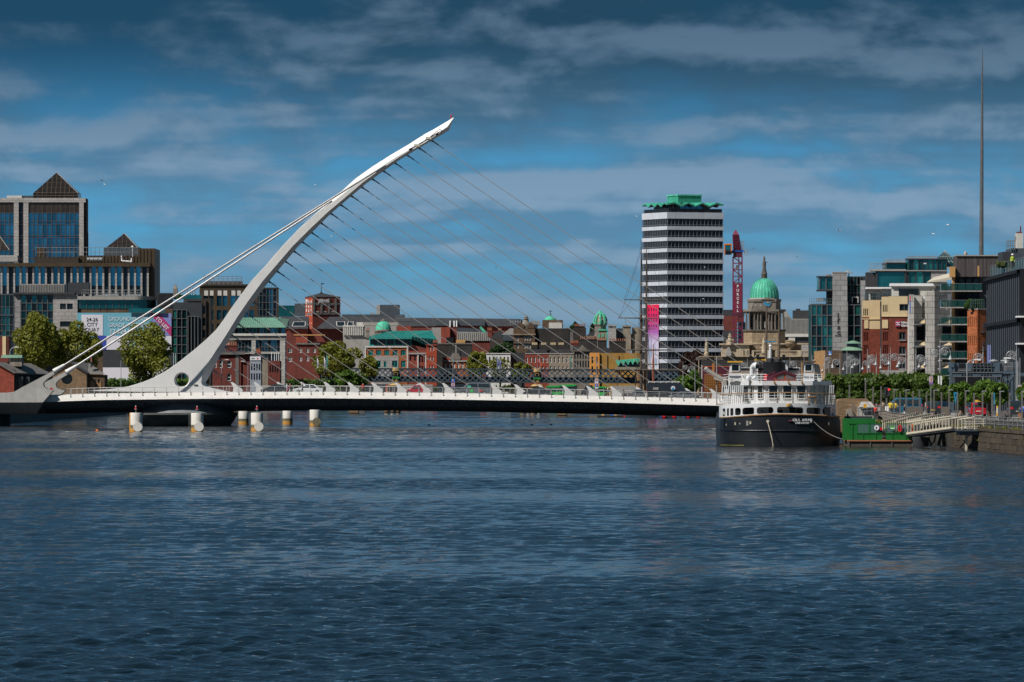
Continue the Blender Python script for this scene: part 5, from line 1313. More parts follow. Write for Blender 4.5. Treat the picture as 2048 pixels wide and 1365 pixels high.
def custom_house():
	b = Bld('domed_custom_house','old stone customs building with columned drum, clock and bright green copper dome','building',1532,1740)
	s = b.s; cy = 12.
	def sq(name,mat,hw,t,bt,hd=None):
		return MB().box(-hw*s,hw*s,cy-hw*s,cy+hw*s,b.z(bt),b.z(t)).build(name,mat,b.e)
	m = MB()
	c = 42; k = 30
	def octo(r,cut): return [(-r*s,cy-cut*s),(-cut*s,cy-r*s),(cut*s,cy-r*s),(r*s,cy-cut*s),(r*s,cy+cut*s),(cut*s,cy+r*s),(-cut*s,cy+r*s),(-r*s,cy+cut*s)]
	MB().slab(octo(41,26),b.z(700),b.z(662.5)).build('drum_base','custom',b.e); MB().slab(octo(43,28),b.z(662.5),b.z(659)).build('drum_cornice','custom_dark',b.e)
	MB().slab(octo(31,22),b.z(659),b.z(623)).build('drum_core','custom_dark',b.e); MB().slab(octo(42,28),b.z(622.8),b.z(618.5)).build('entablature','dome_stone',b.e); MB().slab(octo(39,26),b.z(626),b.z(622.9)).build('entablature','custom_dark',b.e)
	col = MB().lathe([(1.9*s,0),(1.7*s,35.2*s),(2.3*s,36*s)],0,0,10).mesh('column','dome_stone',True)
	for a in (-37,-31,-21,-14,14,21,31,37): inst('column',col,b.e,(a*s,cy-(34 if abs(a) > 25 else 37)*s,b.z(659)))
	for a in (-8,8): inst('column',col,b.e,(a*s,cy-37*s,b.z(659)))
	for a in (-26,0,26): MB().box((a-3)*s,(a+3)*s,cy-31.5*s,cy-30*s,b.z(655),b.z(632)).build('niche','black',b.e);
	for a in (-12,0.5): MB().lathe([(1.2*s,0),(1.6*s,4*s),(1.1*s,9*s),(1.3*s,11*s),(.5*s,13.5*s)],a*s,cy-34*s,8).build('statue','gq_stone',b.e,True).location = (0,0,b.z(656))
	# attic with clock
	MB().slab(octo(32,22),b.z(618.4),b.z(603)).build('attic','dome_stone',b.e); MB().slab(octo(33.5,23),b.z(602.9),b.z(598)).build('attic_cornice','dome_stone',b.e); MB().lathe([(30*s,b.z(598)),(29*s,b.z(595))],0,cy,32).build('dome_base','gq_stone',b.e)
	for a in (-27,-18.5,-8): MB().box((a-1.6)*s,(a+1.6)*s,cy-32.6*s,cy-31.8*s,b.z(613),b.z(607.5)).build('attic_window','gq_stone',b.e)
	m = MB().tube((5*s,cy-33.2*s,b.z(605.5)),(5*s,cy-31*s,b.z(605.5)),7*s,7*s,24); b.part('clock',m,'sky_paint'); MB().tube((5*s,cy-33*s,b.z(605.5)),(5*s,cy-31*s,b.z(605.5)),8.4*s,8.4*s,24).build('clock_surround','dome_stone',b.e)
	m = MB(); m.bar((5*s,cy-33.5*s,b.z(605.5)),(9.5*s,cy-33.5*s,b.z(604.5)),1.1*s,.1); m.bar((5*s,cy-33.6*s,b.z(605.5)),(5.5*s,cy-33.6*s,b.z(602.3)),1.1*s,.1); b.part('clock_hands',m,'yellow')
	b.part('clock_pediment',MB().prism([(-8*s,b.z(599)),(18*s,b.z(599)),(5*s,b.z(594))],cy-35*s,cy-28*s),'dome_stone')
	dome_cap(b,0,cy,29*s,595,555.5,28,'verdigris','verdigris_dk',k=12)
	m = MB(); m.lathe([(6*s,b.z(557.5)),(5.6*s,b.z(549)),(6.4*s,b.z(547.5)),(5.6*s,b.z(545.5)),(4.5*s,b.z(541)),(3.2*s,b.z(535)),(3.6*s,b.z(528)),(3.4*s,b.z(523)),(1.8*s,b.z(519)),(2.2*s,b.z(516)),(1.6*s,b.z(513)),(.4*s,b.z(510))],0,cy,12); b.part('dome_statue',m,'custom_dark',True)
	b.part('statue_arm',MB().bar((1*s,cy,b.z(524)),(7*s,cy,b.z(523)),1.4*s,1.2*s),'custom_dark')
	# main body
	x = b.x
	MB().box(x(1405),x(1640),14,40,-1,b.z(712)).build('wall','custom',b.e); MB().box(x(1398),x(1650),6,30,b.z(720),b.z(714)).build('cornice','custom_dark',b.e); MB().box(x(1405),x(1650),8,30,-1,b.z(720.2)).build('front_wall','gq_stone',b.e)
	MB().box(x(1445),x(1500),5,12,b.z(713.9),b.z(690)).build('attic_block','custom_lt',b.e); MB().box(x(1441),x(1506),4.4,12.4,b.z(690),b.z(687)).build('attic_cornice','custom_lt',b.e); MB().box(x(1496),x(1605),7,12,b.z(713.9),b.z(689)).build('attic_block','custom',b.e)
	MB().box(x(1490),x(1640),6.4,12.6,b.z(689),b.z(686.5)).build('attic_cornice','custom_lt',b.e)
	m = MB();
	for a,c in ((1505,1537),(1552,1600),(1600,1640)):
		m.box(x(a),x(c),4.4,5.4,b.z(703),b.z(701)); m.box(x(a),x(c),4.4,5.4,b.z(713.9),b.z(711)); n = int((c-a)/2.6)
		for i in range(n): m.box(x(a+2.6*i+.5),x(a+2.6*i+1.8),4.6,5.2,b.z(711),b.z(703))
		for q in (a,c-4): m.box(x(q),x(q+4),4.2,5.6,b.z(713.8),b.z(700.8))
	b.part('balustrade',m,'custom_lt')
	for nm,px,t,bt,wd in (('crown_statue',1414,678,712,4.5),('crown_statue',1529,675,706,5.5),('crown_statue',1461,667,690,7)):
		rr = random.Random(px); m = MB(); h = b.z(t)-b.z(bt)
		m.lathe([(wd*s*1.2,0),(wd*s*1.2,h*.16),(wd*s*.7,h*.2),(wd*s*.85,h*.4),(wd*s*.5,h*.6),(wd*s*.62,h*.72),(wd*s*.3,h*.82),(wd*s*.42,h*.9),(wd*s*.15,h)],x(px),5,9); m.ball((x(px)+wd*s*.8,5,h*.38),wd*s*.45,6,4); m.ball((x(px)-wd*s*.75,5,h*.32),wd*s*.42,6,4)
		m.build(nm,'custom_lt',b.e,True,(0,0,b.z(bt)))
	m = MB(); m.lathe([(5*s,b.z(699)),(4*s,b.z(696)),(9*s,b.z(692)),(11*s,b.z(687)),(9.5*s,b.z(684.5)),(11*s,b.z(683)),(8*s,b.z(681)),(.5,b.z(680))],x(1582),6,14); b.part('urn',m,'custom',True)
	b.part('volute',MB().prism([(x(1452),b.z(712)),(x(1462),b.z(712)),(x(1464),b.z(705)),(x(1459),b.z(694)),(x(1455),b.z(697))],3,5),'gq_stone')
	m = MB()
	for p in (1488,1496): m.box(x(p),x(p+1.6),4.9,5.05,b.z(710),b.z(700))
	b.part('slit',m,'custom_dark')
custom_house()

def skyline_extras():
	b = Bld('red_brick_block','dark red-brown block with a slate top between the tower and the dome','building',1492,2150)
	b.box('wall','brick_dkred',1446,1488,632.5,None,14); b.box('roof','slate',1445,1489,620,632.3,13,.3); b.box('wall','slate',1446,1480,662,None,6,-6)
	b = Bld('slim_glass_block','small teal glass block tucked behind the crane mast','building',1493,1990)
	b.box('wall','glass_teal',1476,1491,645,None,8); b.part('gable',MB().prism([(b.x(1482),b.z(652)),(b.x(1494),b.z(652)),(b.x(1485),b.z(641))],-.2,6),'slate_blue')
	b = Bld('zinc_roof_building','building with a big curved pale zinc roof between the dome and the glass offices','building',1622,1950)
	m = MB().prism([(b.x(1568),b.z(668)),(b.x(1624),b.z(668)),(b.x(1624),b.z(638)),(b.x(1582),b.z(638)),(b.x(1577),b.z(629)),(b.x(1572),b.z(622)),(b.x(1568),b.z(620))],0,14); b.part('roof',m,'zinc'); m = MB()
	for i in range(22): m.box(b.x(1569+i*2.5),b.x(1569.4+i*2.5),-.1,.02,b.z(667),b.z(639 if i > 5 else 634))
	b.part('roof_seam',m,'slate_blue'); b.box('white_band','offwhite',1568,1624,668.2,674,1,-.3); b.body('charcoal',1568,1624,674,12,.4); b.box('pier','offwhite',1577,1590,674,700,.6,-.1); b.box('lower_wall','gq_stone',1568,1624,690,None,.5,-.3)
	b.box('roof_plant','slate',1588,1618,621,638,6,4); b.box('roof_plant','charcoal',1594,1602,617.5,621,3,5)
	b = Bld('needle_spire','very tall thin tapering steel needle rising above the right-hand rooftops','spire',1960.5,2330)
	s = b.s; m = MB().lathe([(4.7*s*1.25,-1),(4.7*s,b.z(512)),(4.0*s,b.z(430)),(3.2*s,b.z(300)),(2.0*s,b.z(190)),(1.2*s,b.z(130)),(.5*s,b.z(95))],0,0,20); b.part('shaft',m,'spire',True)
	b.e.location.x = X(1961,2330)
	for c in b.e.children:
		for v in c.data.vertices: v.co.x += max(0,v.co.z)/b.z(95)*4.0*s
skyline_extras()
# ================================================================== RAILWAY BRIDGE, TREES, RIGHT BANK
def railway_bridge():
	D = 1955; b = Bld('lattice_railway_bridge','dark grey iron lattice railway bridge crossing behind the white bridge','bridge',570,D,0,0)
	s = b.s; x0,x1 = b.x(566),b.x(1408)
	def slope(px): return np.interp(px,[566,800,1080,1408],[0,1.0,2.6,4.0])
	def zz(px,py): return b.z(py+slope(px))
	for y in (0,9):
		m = MB();
		for a in range(566,1408,40):
			c = min(a+40,1408)
			for t,q in ((735.5,739),(760.5,764)): m.add([(b.x(a),y-.25,zz(a,q)),(b.x(c),y-.25,zz(c,q)),(b.x(c),y-.25,zz(c,t)),(b.x(a),y-.25,zz(a,t)),(b.x(a),y+.25,zz(a,q)),(b.x(c),y+.25,zz(c,q)),(b.x(c),y+.25,zz(c,t)),(b.x(a),y+.25,zz(a,t))],[(0,1,2,3),(7,6,5,4),(3,2,6,7),(4,5,1,0)])
		m.build('chord','truss',b.e)
		d1 = MB(); k = 0; a = 556.
		L = [MB().bar((0,0,0),(22.5*s,0,-21.5*s),.30,.16).mesh('lattice_bar','steel_blue'),MB().bar((0,0.17,-21.5*s),(22.5*s,0.17,0),.30,.16).mesh('lattice_bar','steel_blue')]
		while a < 1390:
			if a > 560:
				for q in L: inst('lattice_bar',q,b.e,(b.x(a),y-.1,zz(a+11,739)))
			a += 11.3 if y == 0 else 22.6
	m = MB()
	for a in range(566,1408,40):
		c = min(a+40,1408); m.add([(b.x(a),.3,zz(a,764)),(b.x(c),.3,zz(c,764)),(b.x(c),8.7,zz(c,764)),(b.x(a),8.7,zz(a,764)),(b.x(a),.3,zz(a,752)),(b.x(c),.3,zz(c,752)),(b.x(c),8.7,zz(c,752)),(b.x(a),8.7,zz(a,752))],[(3,2,1,0),(4,5,6,7),(0,1,5,4),(2,3,7,6)])
	m.build('track_deck','black',b.e)
	for px in (791.5,1074):
		r = 9.2*s; g = lambda py: zz(px,py); cx = b.x(px); cy = 1.0
		MB().lathe([(r,g(763)),(r*.98,g(743))],cx,cy,20).build('pier_drum','black',b.e,True)
		MB().lathe([(r*1.05,g(743)),(r*1.18,g(741)),(r*1.12,g(738.5)),(r*1.15,g(737)),(r*1.05,g(735))],cx,cy,20).build('pier_cap','pier_gold',b.e,True)
		MB().lathe([(r*1.03,g(763)),(r*1.03,g(758.5))],cx,cy,20).build('pier_band','pier_gold',b.e,True); MB().lathe([(r*1.45,g(772)),(r*1.6,g(770)),(r*1.35,g(767.5)),(r*1.0,g(766))],cx,cy,20).build('pier_foot','pier_gold',b.e,True); MB().lathe([(r*1.3,-2),(r*1.3,g(772.2))],cx,cy,20).build('pier_shaft','black',b.e,True)
		m = MB(); rr = random.Random(int(px))
		for i in range(7): a = -7+i*2.1; m.box(cx+a*s,cx+(a+1.5)*s,cy-r*1.04-.06*(abs(a)),cy-r*.8,g(757),g(752+rr.random()*2))
		m.build('painted_mark','graf_green',b.e); m = MB(); m.path([(cx-3.6*s,cy-r*1.02,g(750)),(cx-3.6*s,cy-r*1.02,g(744.5)),(cx+3.6*s,cy-r*1.02,g(744.5)),(cx+3.6*s,cy-r*1.02,g(750))],.1,4); m.build('plaque','pier_gold',b.e)
	# stumps seen below the white deck
	for i,(p0,n,mt) in enumerate(((768,3,'pier_gold'),(1040,2,'pier_gold'),(1061,2,'pier_gold'))):
		e = thing('timber_dolphin',['cluster of short stained piles low on the water, left of centre','pair of short stained piles low on the water near the centre','second pair of short stained piles just right of centre'][i],'mooring pile',(0,0,0),0,'pile clusters far up river'); Dp = 1395
		for k in range(n): MB().lathe([(.55,-1),(.55,1.6),(.5,1.75)],X(p0+5.5+k*11,Dp),Dp+.4*k,12).build('pile',mt if k != 1 else 'cream_paint',e,True); MB().lathe([(.56,-1),(.56,.45)],X(p0+5.5+k*11,Dp),Dp+.4*k,12).build('weed_band','brick_soot',e,True)
	for i,(a,c,w,lab) in enumerate(((696,730,828,'dark concrete mooring block low on the water, left of centre'),(1112,1146,832.5,'dark concrete mooring block low on the water, right of centre'))):
		Dp = F*HC/(w-YH); e = thing('mooring_block',lab,'mooring block',(X(a,Dp),Dp,0),0,'mooring blocks far up river'); l = (c-a)*Dp/F
		MB().box(0,l,0,3,-1,2.6).build('block','conc_dark',e); MB().box(l*.1,l*.6,-.15,0,.2,2.0).build('face','brick_tan',e)
railway_bridge()

def leaf_cloud(name,par,lobes,n,size,mat,seed,flat=1.0,lim=None):
	"""many small leaf clumps spread through a set of ellipsoid lobes (cx,cy,cz,rx,ry,rz)"""
	rng = np.random.default_rng(seed); vol = np.array([l[3]*l[4]*l[5] for l in lobes])**.75; vol = vol/vol.sum(); out = []
	pick = rng.choice(len(lobes),n,p=vol); L = np.array(lobes)[pick]
	d = rng.normal(size=(n,3)); d /= np.linalg.norm(d,axis=1)[:,None]; r = (rng.random(n)**.33*.35+.65*rng.random(n)**.22)*(1+.16*rng.random(n)**4)
	c = L[:,:3]+d*L[:,3:]*r[:,None]
	nrm = d*.7+rng.normal(size=(n,3))*.65; nrm /= np.linalg.norm(nrm,axis=1)[:,None]
	up = rng.normal(size=(n,3)); t = np.cross(nrm,up); t /= np.linalg.norm(t,axis=1)[:,None]; bt = np.cross(nrm,t)
	sz = size*rng.uniform(.55,1.3,n)[:,None];
	v = np.stack([c-t*sz,c-bt*sz*.62,c+t*sz,c+bt*sz*.62],1).reshape(-1,3)
	me = bpy.data.meshes.new(name); q = np.arange(4*n,dtype=np.int32)
	me.vertices.add(4*n); me.vertices.foreach_set('co',v.astype(np.float32).reshape(-1)); me.loops.add(4*n); me.loops.foreach_set('vertex_index',q)
	me.polygons.add(n); me.polygons.foreach_set('loop_start',q[::4].copy()); me.update(calc_edges=True); me.materials.append(M(mat))
	o = link(bpy.data.objects.new(name,me)); o.parent = par; return o
def tree(name,label,px,D,zb,a,c,t,bt,mat,seed,n=3800,size=.42,group=None,lobes=15,cat='tree',core='leaf_core',boxy=False):
	"""crown between photo columns a..c and rows t..bt"""
	s = D/F; e = thing(name,label,cat,(X(px,D),D,zb),0,group); rr = random.Random(seed)
	x0,x1,z0,z1 = (a-px)*s,(c-px)*s,Z(bt,D)-zb,Z(t,D)-zb; cx,cz,rx,rz = (x0+x1)/2,(z0+z1)/2,(x1-x0)/2,(z1-z0)/2; ry = min(rx,max(rz,2.5))
	L = []
	if boxy:
		k = max(2,int(round(rx*2/1.6)))
		for i in range(k):
			for j in range(2): L.append((x0+(i+.5)*(x1-x0)/k,rr.uniform(-.3,.3),z0+(j+.5)*(z1-z0)/2,rx/k*1.45,1.3,rz/2*1.25))
	else:
		L.append((cx,0,cz-.08*rz,rx*.62,ry*.62,rz*.64))
		for i in range(lobes):
			th = 2*math.pi*(i+rr.random()*.5)/lobes; q = rr.uniform(.42,.76); f = rr.uniform(.18,.36)
			L.append((cx+math.cos(th)*rx*q,rr.uniform(-.5,.3)*ry,cz+math.sin(th)*rz*q,rx*f,ry*f,rz*f*rr.uniform(.9,1.2)))
	leaf_cloud('crown',e,L,n,size,mat,seed)
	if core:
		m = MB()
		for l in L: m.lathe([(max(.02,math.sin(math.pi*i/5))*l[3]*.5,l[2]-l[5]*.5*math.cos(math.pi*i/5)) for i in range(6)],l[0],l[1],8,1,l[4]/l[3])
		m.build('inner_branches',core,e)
	m = MB(); hz = max(z0,.5); m.tube((0,0,-.3),(.1,0,hz*.8+.5),.06*rx+.12,.04*rx+.09,8)
	for i in range(5):
		th = rr.uniform(0,6.28); m.tube((.1,0,hz*.7+.3),(cx+math.cos(th)*rx*.5,math.sin(th)*ry*.4,cz+rr.uniform(-.3,.5)*rz),.03*rx+.05,.02,6)
	m.build('trunk','bark',e); return e
tree('plane_tree','large yellow-green tree leftmost of the three beside the letting banner',70,1345,GZ,22,122,618,748,'leaf_lt',1,9000,.30,core=None)
tree('plane_tree','broad yellow-green tree in front of the left half of the letting banner',155,1350,GZ,88,212,642,752,'leaf_lt',2,9500,.30,core=None)
tree('plane_tree','bushy tree with gaps in front of the right half of the letting banner',293,1345,GZ,231,356,643,760,'leaf_lt',3,8500,.30,core=None)
tree('river_tree','olive-green tree with flags in front of it above the left end of the railway bridge',665,1900,GZ,614,728,682,762,'leaf_lt',4,6500,.38,core=None)
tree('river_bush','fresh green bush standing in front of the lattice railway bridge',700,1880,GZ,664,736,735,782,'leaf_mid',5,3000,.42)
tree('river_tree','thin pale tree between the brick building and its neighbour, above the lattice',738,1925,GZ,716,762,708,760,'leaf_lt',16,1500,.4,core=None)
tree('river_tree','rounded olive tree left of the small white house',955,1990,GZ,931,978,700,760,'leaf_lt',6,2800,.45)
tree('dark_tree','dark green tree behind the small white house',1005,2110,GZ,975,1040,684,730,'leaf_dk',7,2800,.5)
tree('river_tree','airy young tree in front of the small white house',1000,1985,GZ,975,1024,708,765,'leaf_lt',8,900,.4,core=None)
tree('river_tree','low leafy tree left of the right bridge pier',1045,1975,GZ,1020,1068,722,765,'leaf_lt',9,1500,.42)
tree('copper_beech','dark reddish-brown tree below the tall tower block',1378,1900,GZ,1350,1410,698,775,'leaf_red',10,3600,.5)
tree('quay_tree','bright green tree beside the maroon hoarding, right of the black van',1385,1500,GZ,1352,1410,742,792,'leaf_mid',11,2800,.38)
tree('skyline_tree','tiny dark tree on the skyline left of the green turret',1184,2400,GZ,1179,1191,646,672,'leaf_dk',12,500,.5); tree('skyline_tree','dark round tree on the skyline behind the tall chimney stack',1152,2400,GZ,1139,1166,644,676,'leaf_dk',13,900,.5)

def hedges():
	# clipped row along the left quay
	e = tag(thing('clipped_hedge','long clipped green hedge along the left quay behind the bridge railings','hedge'))
	L = []; rr = random.Random(2); k = 120
	pts = [(205,1400),(290,1440),(412,1600),(560,1780),(730,1930)]
	for i in range(k):
		t = i/(k-1)*(len(pts)-1); j = min(int(t),len(pts)-2); u = t-j; D = pts[j][1]+(pts[j+1][1]-pts[j][1])*u; px = pts[j][0]+(pts[j+1][0]-pts[j][0])*u
		zt = Z(757.5+rr.uniform(-.6,.6),D); h = zt-GZ
		for q in (.72,.3): L.append((X(px,D),D+rr.uniform(-.3,.3),GZ+h*q,(1.1 if px < 412 else 1.4),.9,h*.30))
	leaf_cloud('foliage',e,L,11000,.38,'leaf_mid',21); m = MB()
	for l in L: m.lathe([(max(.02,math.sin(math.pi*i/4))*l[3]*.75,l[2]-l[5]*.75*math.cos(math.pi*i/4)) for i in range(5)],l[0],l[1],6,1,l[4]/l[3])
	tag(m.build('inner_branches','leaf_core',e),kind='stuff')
	for i,(a,c,D,lab) in enumerate(((856,960,1975,'low green bushes under the left half of the railway bridge'),(962,1058,1978,'low green bushes under the railway bridge beside its right pier'))):
		e = thing('quay_bushes',lab,'bushes',(0,0,0),0,'bushes under the railway bridge'); rr = random.Random(i+70); L = [(X(a+(c-a)*q/14,D),D+rr.uniform(-1,1),GZ+rr.uniform(.8,1.9),1.1,1.0,rr.uniform(.7,1.2)) for q in range(15)]
		leaf_cloud('foliage',e,L,1800,.4,'leaf',80+i); m = MB()
		for l in L: m.tube((l[0],l[1],GZ-.2),(l[0],l[1],l[2]),.08,.04,5)
		tag(m.build('stems','bark',e),kind='stuff')
	# pleached street trees on the right quay
	k = 0
	for (px,D,t,bt,a,c,n) in ((1684,1010,752,806,1652,1706,3000),(1722,930,750,806,1700,1752,3200),(1770,880,751,805,1746,1800,3200),(1818,835,749,803,1790,1848,3400),(1868,800,752,801,1838,1892,3200)):
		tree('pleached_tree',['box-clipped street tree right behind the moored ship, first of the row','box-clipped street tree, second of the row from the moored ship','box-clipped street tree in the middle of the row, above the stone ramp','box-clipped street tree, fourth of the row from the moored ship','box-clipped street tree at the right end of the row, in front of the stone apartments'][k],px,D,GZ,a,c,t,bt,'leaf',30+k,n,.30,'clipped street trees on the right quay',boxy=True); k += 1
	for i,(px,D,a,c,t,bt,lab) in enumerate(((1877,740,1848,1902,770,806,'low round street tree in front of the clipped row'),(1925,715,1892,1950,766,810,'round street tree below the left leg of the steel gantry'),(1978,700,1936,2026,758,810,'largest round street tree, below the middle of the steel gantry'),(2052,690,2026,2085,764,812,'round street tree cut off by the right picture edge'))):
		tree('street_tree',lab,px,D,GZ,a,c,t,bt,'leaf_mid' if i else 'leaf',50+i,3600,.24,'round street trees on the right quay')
hedges()

def right_bank():
	# dark slatted block at the right edge (nearest)
	b = Bld('slatted_office','black office block with close vertical slats at the right picture edge','building',1973,830,0)
	# front recedes: its left wall faces the river
	pts = lambda px,y: (b.x(px),y)
	y1 = 26; D = b.D
	xl = b.x(1973); xr = b.x(2032)
	def Px(px,py,y): return (X(px,D+y)-b.e.location.x,y,Z(py,D+y)-GZ)
	# the long face runs from far-left (1973) to near-right (2036): build it as an oblique slab
	A = Vector(Px(1973,0,22)); C = Vector(Px(2040,0,0)); dv = (C-A); ln = math.hypot(dv.x,dv.y); ang = math.atan2(dv.y,dv.x)
	def zt(u): return b.z(556) + (Z(536,D)-GZ-b.z(556)-.6)*u
	m = MB(); zA = Z(555.5,D+22)-GZ; zC = Z(538,D)-GZ
	m.add([(A.x,A.y,-1),(C.x,C.y,-1),(C.x,C.y,zC),(A.x,A.y,zA),(A.x+14,A.y+14,-1),(C.x+30,C.y,-1),(C.x+30,C.y,zC),(A.x+14,A.y+14,zA)],[(0,1,2,3),(3,2,6,7),(1,5,6,2),(0,3,7,4)]); b.part('wall',m,'black')
	sm = MB().box(-.05,.05,-.07,-.005,0,1).mesh('slat','slat')
	n = 17
	for k in range(3):
		for i in range(n):
			t = (i+.4)/n; p = A.lerp(C,t); z1 = zA+(zC-zA)*t; hh = z1+1; z0 = -1+hh*(.02+k*.325); z2 = -1+hh*(.02+k*.325+.305)
			o = inst('slat',sm,b.e,(p.x,p.y,z0),ang); o.scale = (1,1,z2-z0)
	for k in range(1,4):
		m = MB(); q = -1+(zA+1)*(.005+k*.325); q2 = -1+(zC+1)*(.005+k*.325); dn = Vector((dv.y,-dv.x,0)).normalized()*.42
		m.add([(A.x+dn.x,A.y+dn.y,q-.15),(C.x+dn.x,C.y+dn.y,q2-.15),(C.x+dn.x,C.y+dn.y,q2+.25),(A.x+dn.x,A.y+dn.y,q+.25),(A.x,A.y,q-.15),(C.x,C.y,q2-.15),(C.x,C.y,q2+.25),(A.x,A.y,q+.25)],[(0,1,2,3),(3,2,6,7),(4,5,1,0)]); b.part('floor_band',m,'black')
	m = MB();
	for i in range(14): t = i/13; p = A.lerp(C,t); z = zA+(zC-zA)*t; m.tube((p.x+.5,p.y,z),(p.x+.5,p.y,z+1.5),.05,.05,4)
	m.tube((A.x+.5,A.y,zA+1.5),(C.x+.5,C.y,zC+1.5),.04,.04,4); b.part('terrace_railing',m,'steel_grey'); m = MB(); m.add([(A.x+.6,A.y,zA),(C.x+.6,C.y,zC),(C.x+.6,C.y,zC+1.4),(A.x+.6,A.y,zA+1.4)],[(0,1,2,3)]); b.part('terrace_glass',m,'glass_balcony')
	MB().box(b.x(1978),b.x(1981),20,20.5,Z(553,D+20)-GZ,Z(532,D+20)-GZ).build('edge_trim','wood_gold',b.e)
	MB().box(Px(2023,0,14)[0],Px(2075,0,14)[0],14,24,zA-2,Z(497,D+14)-GZ).build('penthouse','slate_blue',b.e)
	MB().box(Px(2005,0,16)[0],Px(2023.5,0,16)[0],16,24,zA-2,Z(504,D+16)-GZ).build('penthouse','charcoal',b.e); m = MB(); m.box(Px(2034,0,15)[0],Px(2046,0,15)[0],15,18,Z(498,D+15)-GZ,Z(467,D+15)-GZ); b.part('chimney',m,'offwhite'); m = MB(); m.box(Px(2035,0,15)[0],Px(2044,0,15)[0],15.1,17,Z(467,D+15)-GZ,Z(464,D+15)-GZ); m.tube((Px(2041,0,16)[0],16,Z(464,D+16)-GZ),(Px(2041,0,16)[0],16,Z(453,D+16)-GZ),.08); b.part('chimney_top',m,'brick_dkred'); m = MB(); m.box(Px(2029,0,14)[0],Px(2032,0,14)[0],13.4,13.9,Z(481,D+14)-GZ,Z(474,D+14)-GZ); m.path([(Px(2030,0,14)[0],13.8,Z(497,D+14)-GZ),(Px(2030,0,14)[0],13.8,Z(473,D+14)-GZ)],.06); b.part('aerial',m,'lampmetal')
	rails(b,'roof_railing','steel_grey',2030,2046,496,1.2,13.8,4); m = MB(); rr = random.Random(1)
	for i in range(40): m.ball((Px(1996+rr.random()*16,0,12)[0],12+rr.random(),Z(532-rr.random()*6,D+12)-GZ),.2+.25*rr.random(),5,3)
	b.part('terrace_planting',m,'leaf_core')
	m = MB(); m.box(b.x(1982),b.x(1984.5),6,6.3,b.z(752),b.z(690)); m.box(b.x(1986),b.x(1988.5),6,6.3,b.z(752),b.z(690)); b.part('blue_banner',m,'banner_lav')
	for q in (632.5,686.5): MB().box(b.x(2033),b.x(2060),-1.5,2,b.z(q+3),b.z(q)).build('white_ledge','white',b.e)
	# orange brick tower
	b = Bld('orange_brick_block','slim orange brick stair block with narrow slit windows below the wooden-topped building','building',1956,880,30)
	w = b.x(1972); d = b.y(1937)
	MB().box(.3,w,.3,d,-1,b.z(619)).build('wall','brick_org',b.e)
	hs = [(d*(i+.6)/5.4-.05,d*(i+.6)/5.4+.11,b.z(t+20),b.z(t)) for i in range(5) for t in (634,671,707)]
	b.rects('L',0,0,d,-1,b.z(619.5),hs,'brick_org','glass_dark',None); b.wall('F',0,0,w,-1,b.z(619.5),[],'brick_org'); MB().box(-.1,w+.1,-.1,d+.1,b.z(619.4),b.z(617.5)).build('coping','gq_stone',b.e)
	for t in (664,700): MB().box(.3,w+.8,-1.2,0,b.z(t+1.5),b.z(t)).build('balcony','charcoal',b.e); rails(b,'balcony_rail','charcoal',1957,1973,t,1.1,-1.1,8)
	MB().box(-.1,.0,d*.45,d*.65,b.z(628),b.z(624)).build('wall_lamp','black',b.e)
	rails(b,'roof_railing','glass_clear',1945,1972,617,1.2,.4,6); m = MB()
	for i in range(60): m.ball((b.x(1952+rr.random()*20),1+rr.random()*2,b.z(613-rr.random()*8)),.25+.35*rr.random(),5,3)
	b.part('roof_planting',m,'leaf_dk')
	# wooden topped apartment block with balconies
	b = Bld('wood_topped_block','apartment block with a grey timber-clad top and green glass balconies','building',1908,925,0)
	xl,xr = b.x(1906),b.x(2012); MB().box(b.x(1909),xr,.4,4,-1,b.z(551)).build('wall','charcoal',b.e)
	MB().box(b.x(1912),xr,-1.0,6,b.z(554),b.z(513)).build('timber_top','wood_clad',b.e); MB().box(b.x(1911.5),xr+.1,-1.2,6,b.z(512.9),b.z(510.8)).build('roof_edge','zinc',b.e)
	m = MB(); m.lathe([(.27,0),(.27,.1),(.26,.5),(.05,.72)],b.x(1934),3,12); b.part('roof_vent',m,'zinc',True).location = (0,0,b.z(512))
	MB().box(b.x(1900),b.x(1909),-1.6,1.4,b.z(555),b.z(534)).build('corner_box','wood_gold',b.e); MB().box(b.x(1904.3),b.x(1908.6),-.9,.9,-1,b.z(555.2)).build('timber_column','wood_gold',b.e); b.box('inner_column','wood_clad',1909.2,1914,556,None,.8,.2)
	for i,t in enumerate((555,584,619,653,687)):
		for j in range(3): b.pane('F',.3,(b.x(1917+j*14.5),b.x(1930.5+j*14.5),b.z(t+28),b.z(t+1.5)),'glass_dark',.05,'black',.15,(1,1))
	for i,t in enumerate((568,601,635,669,703,737)):
		x0 = b.x(1880); sl_ = MB().box(x0,b.x(1962),-2.4,.4,b.z(t+16),b.z(t+13.5)); o = b.part('balcony',sl_,'gq_stone')
		for k in range(5): a,c = 1880+k*16.4,1896+k*16.4; MB().box(b.x(a)+.03,b.x(c)-.03,-2.42,-2.37,b.z(t+13.4),b.z(t)).build('glass_panel','glass_balcony',o)
		MB().box(x0,x0+.05,-2.4,0,b.z(t+13.4),b.z(t)).build('glass_panel','glass_balcony',o); m = MB(); m.tube((x0,-2.4,b.z(t)),(b.x(1962),-2.4,b.z(t)),.035,.035,4); m.build('balcony_rail','steel_grey',o)
	# stone apartments
	b = Bld('stone_apartments','pale grey stone apartment block with triangular balconies beside the red brick hotel','building',1818,980,0)
	hs = []; x = b.x
	MB().box(x(1820),x(1912),4,6,-1,b.z(572)).build('rear_wall','offwhite',b.e)
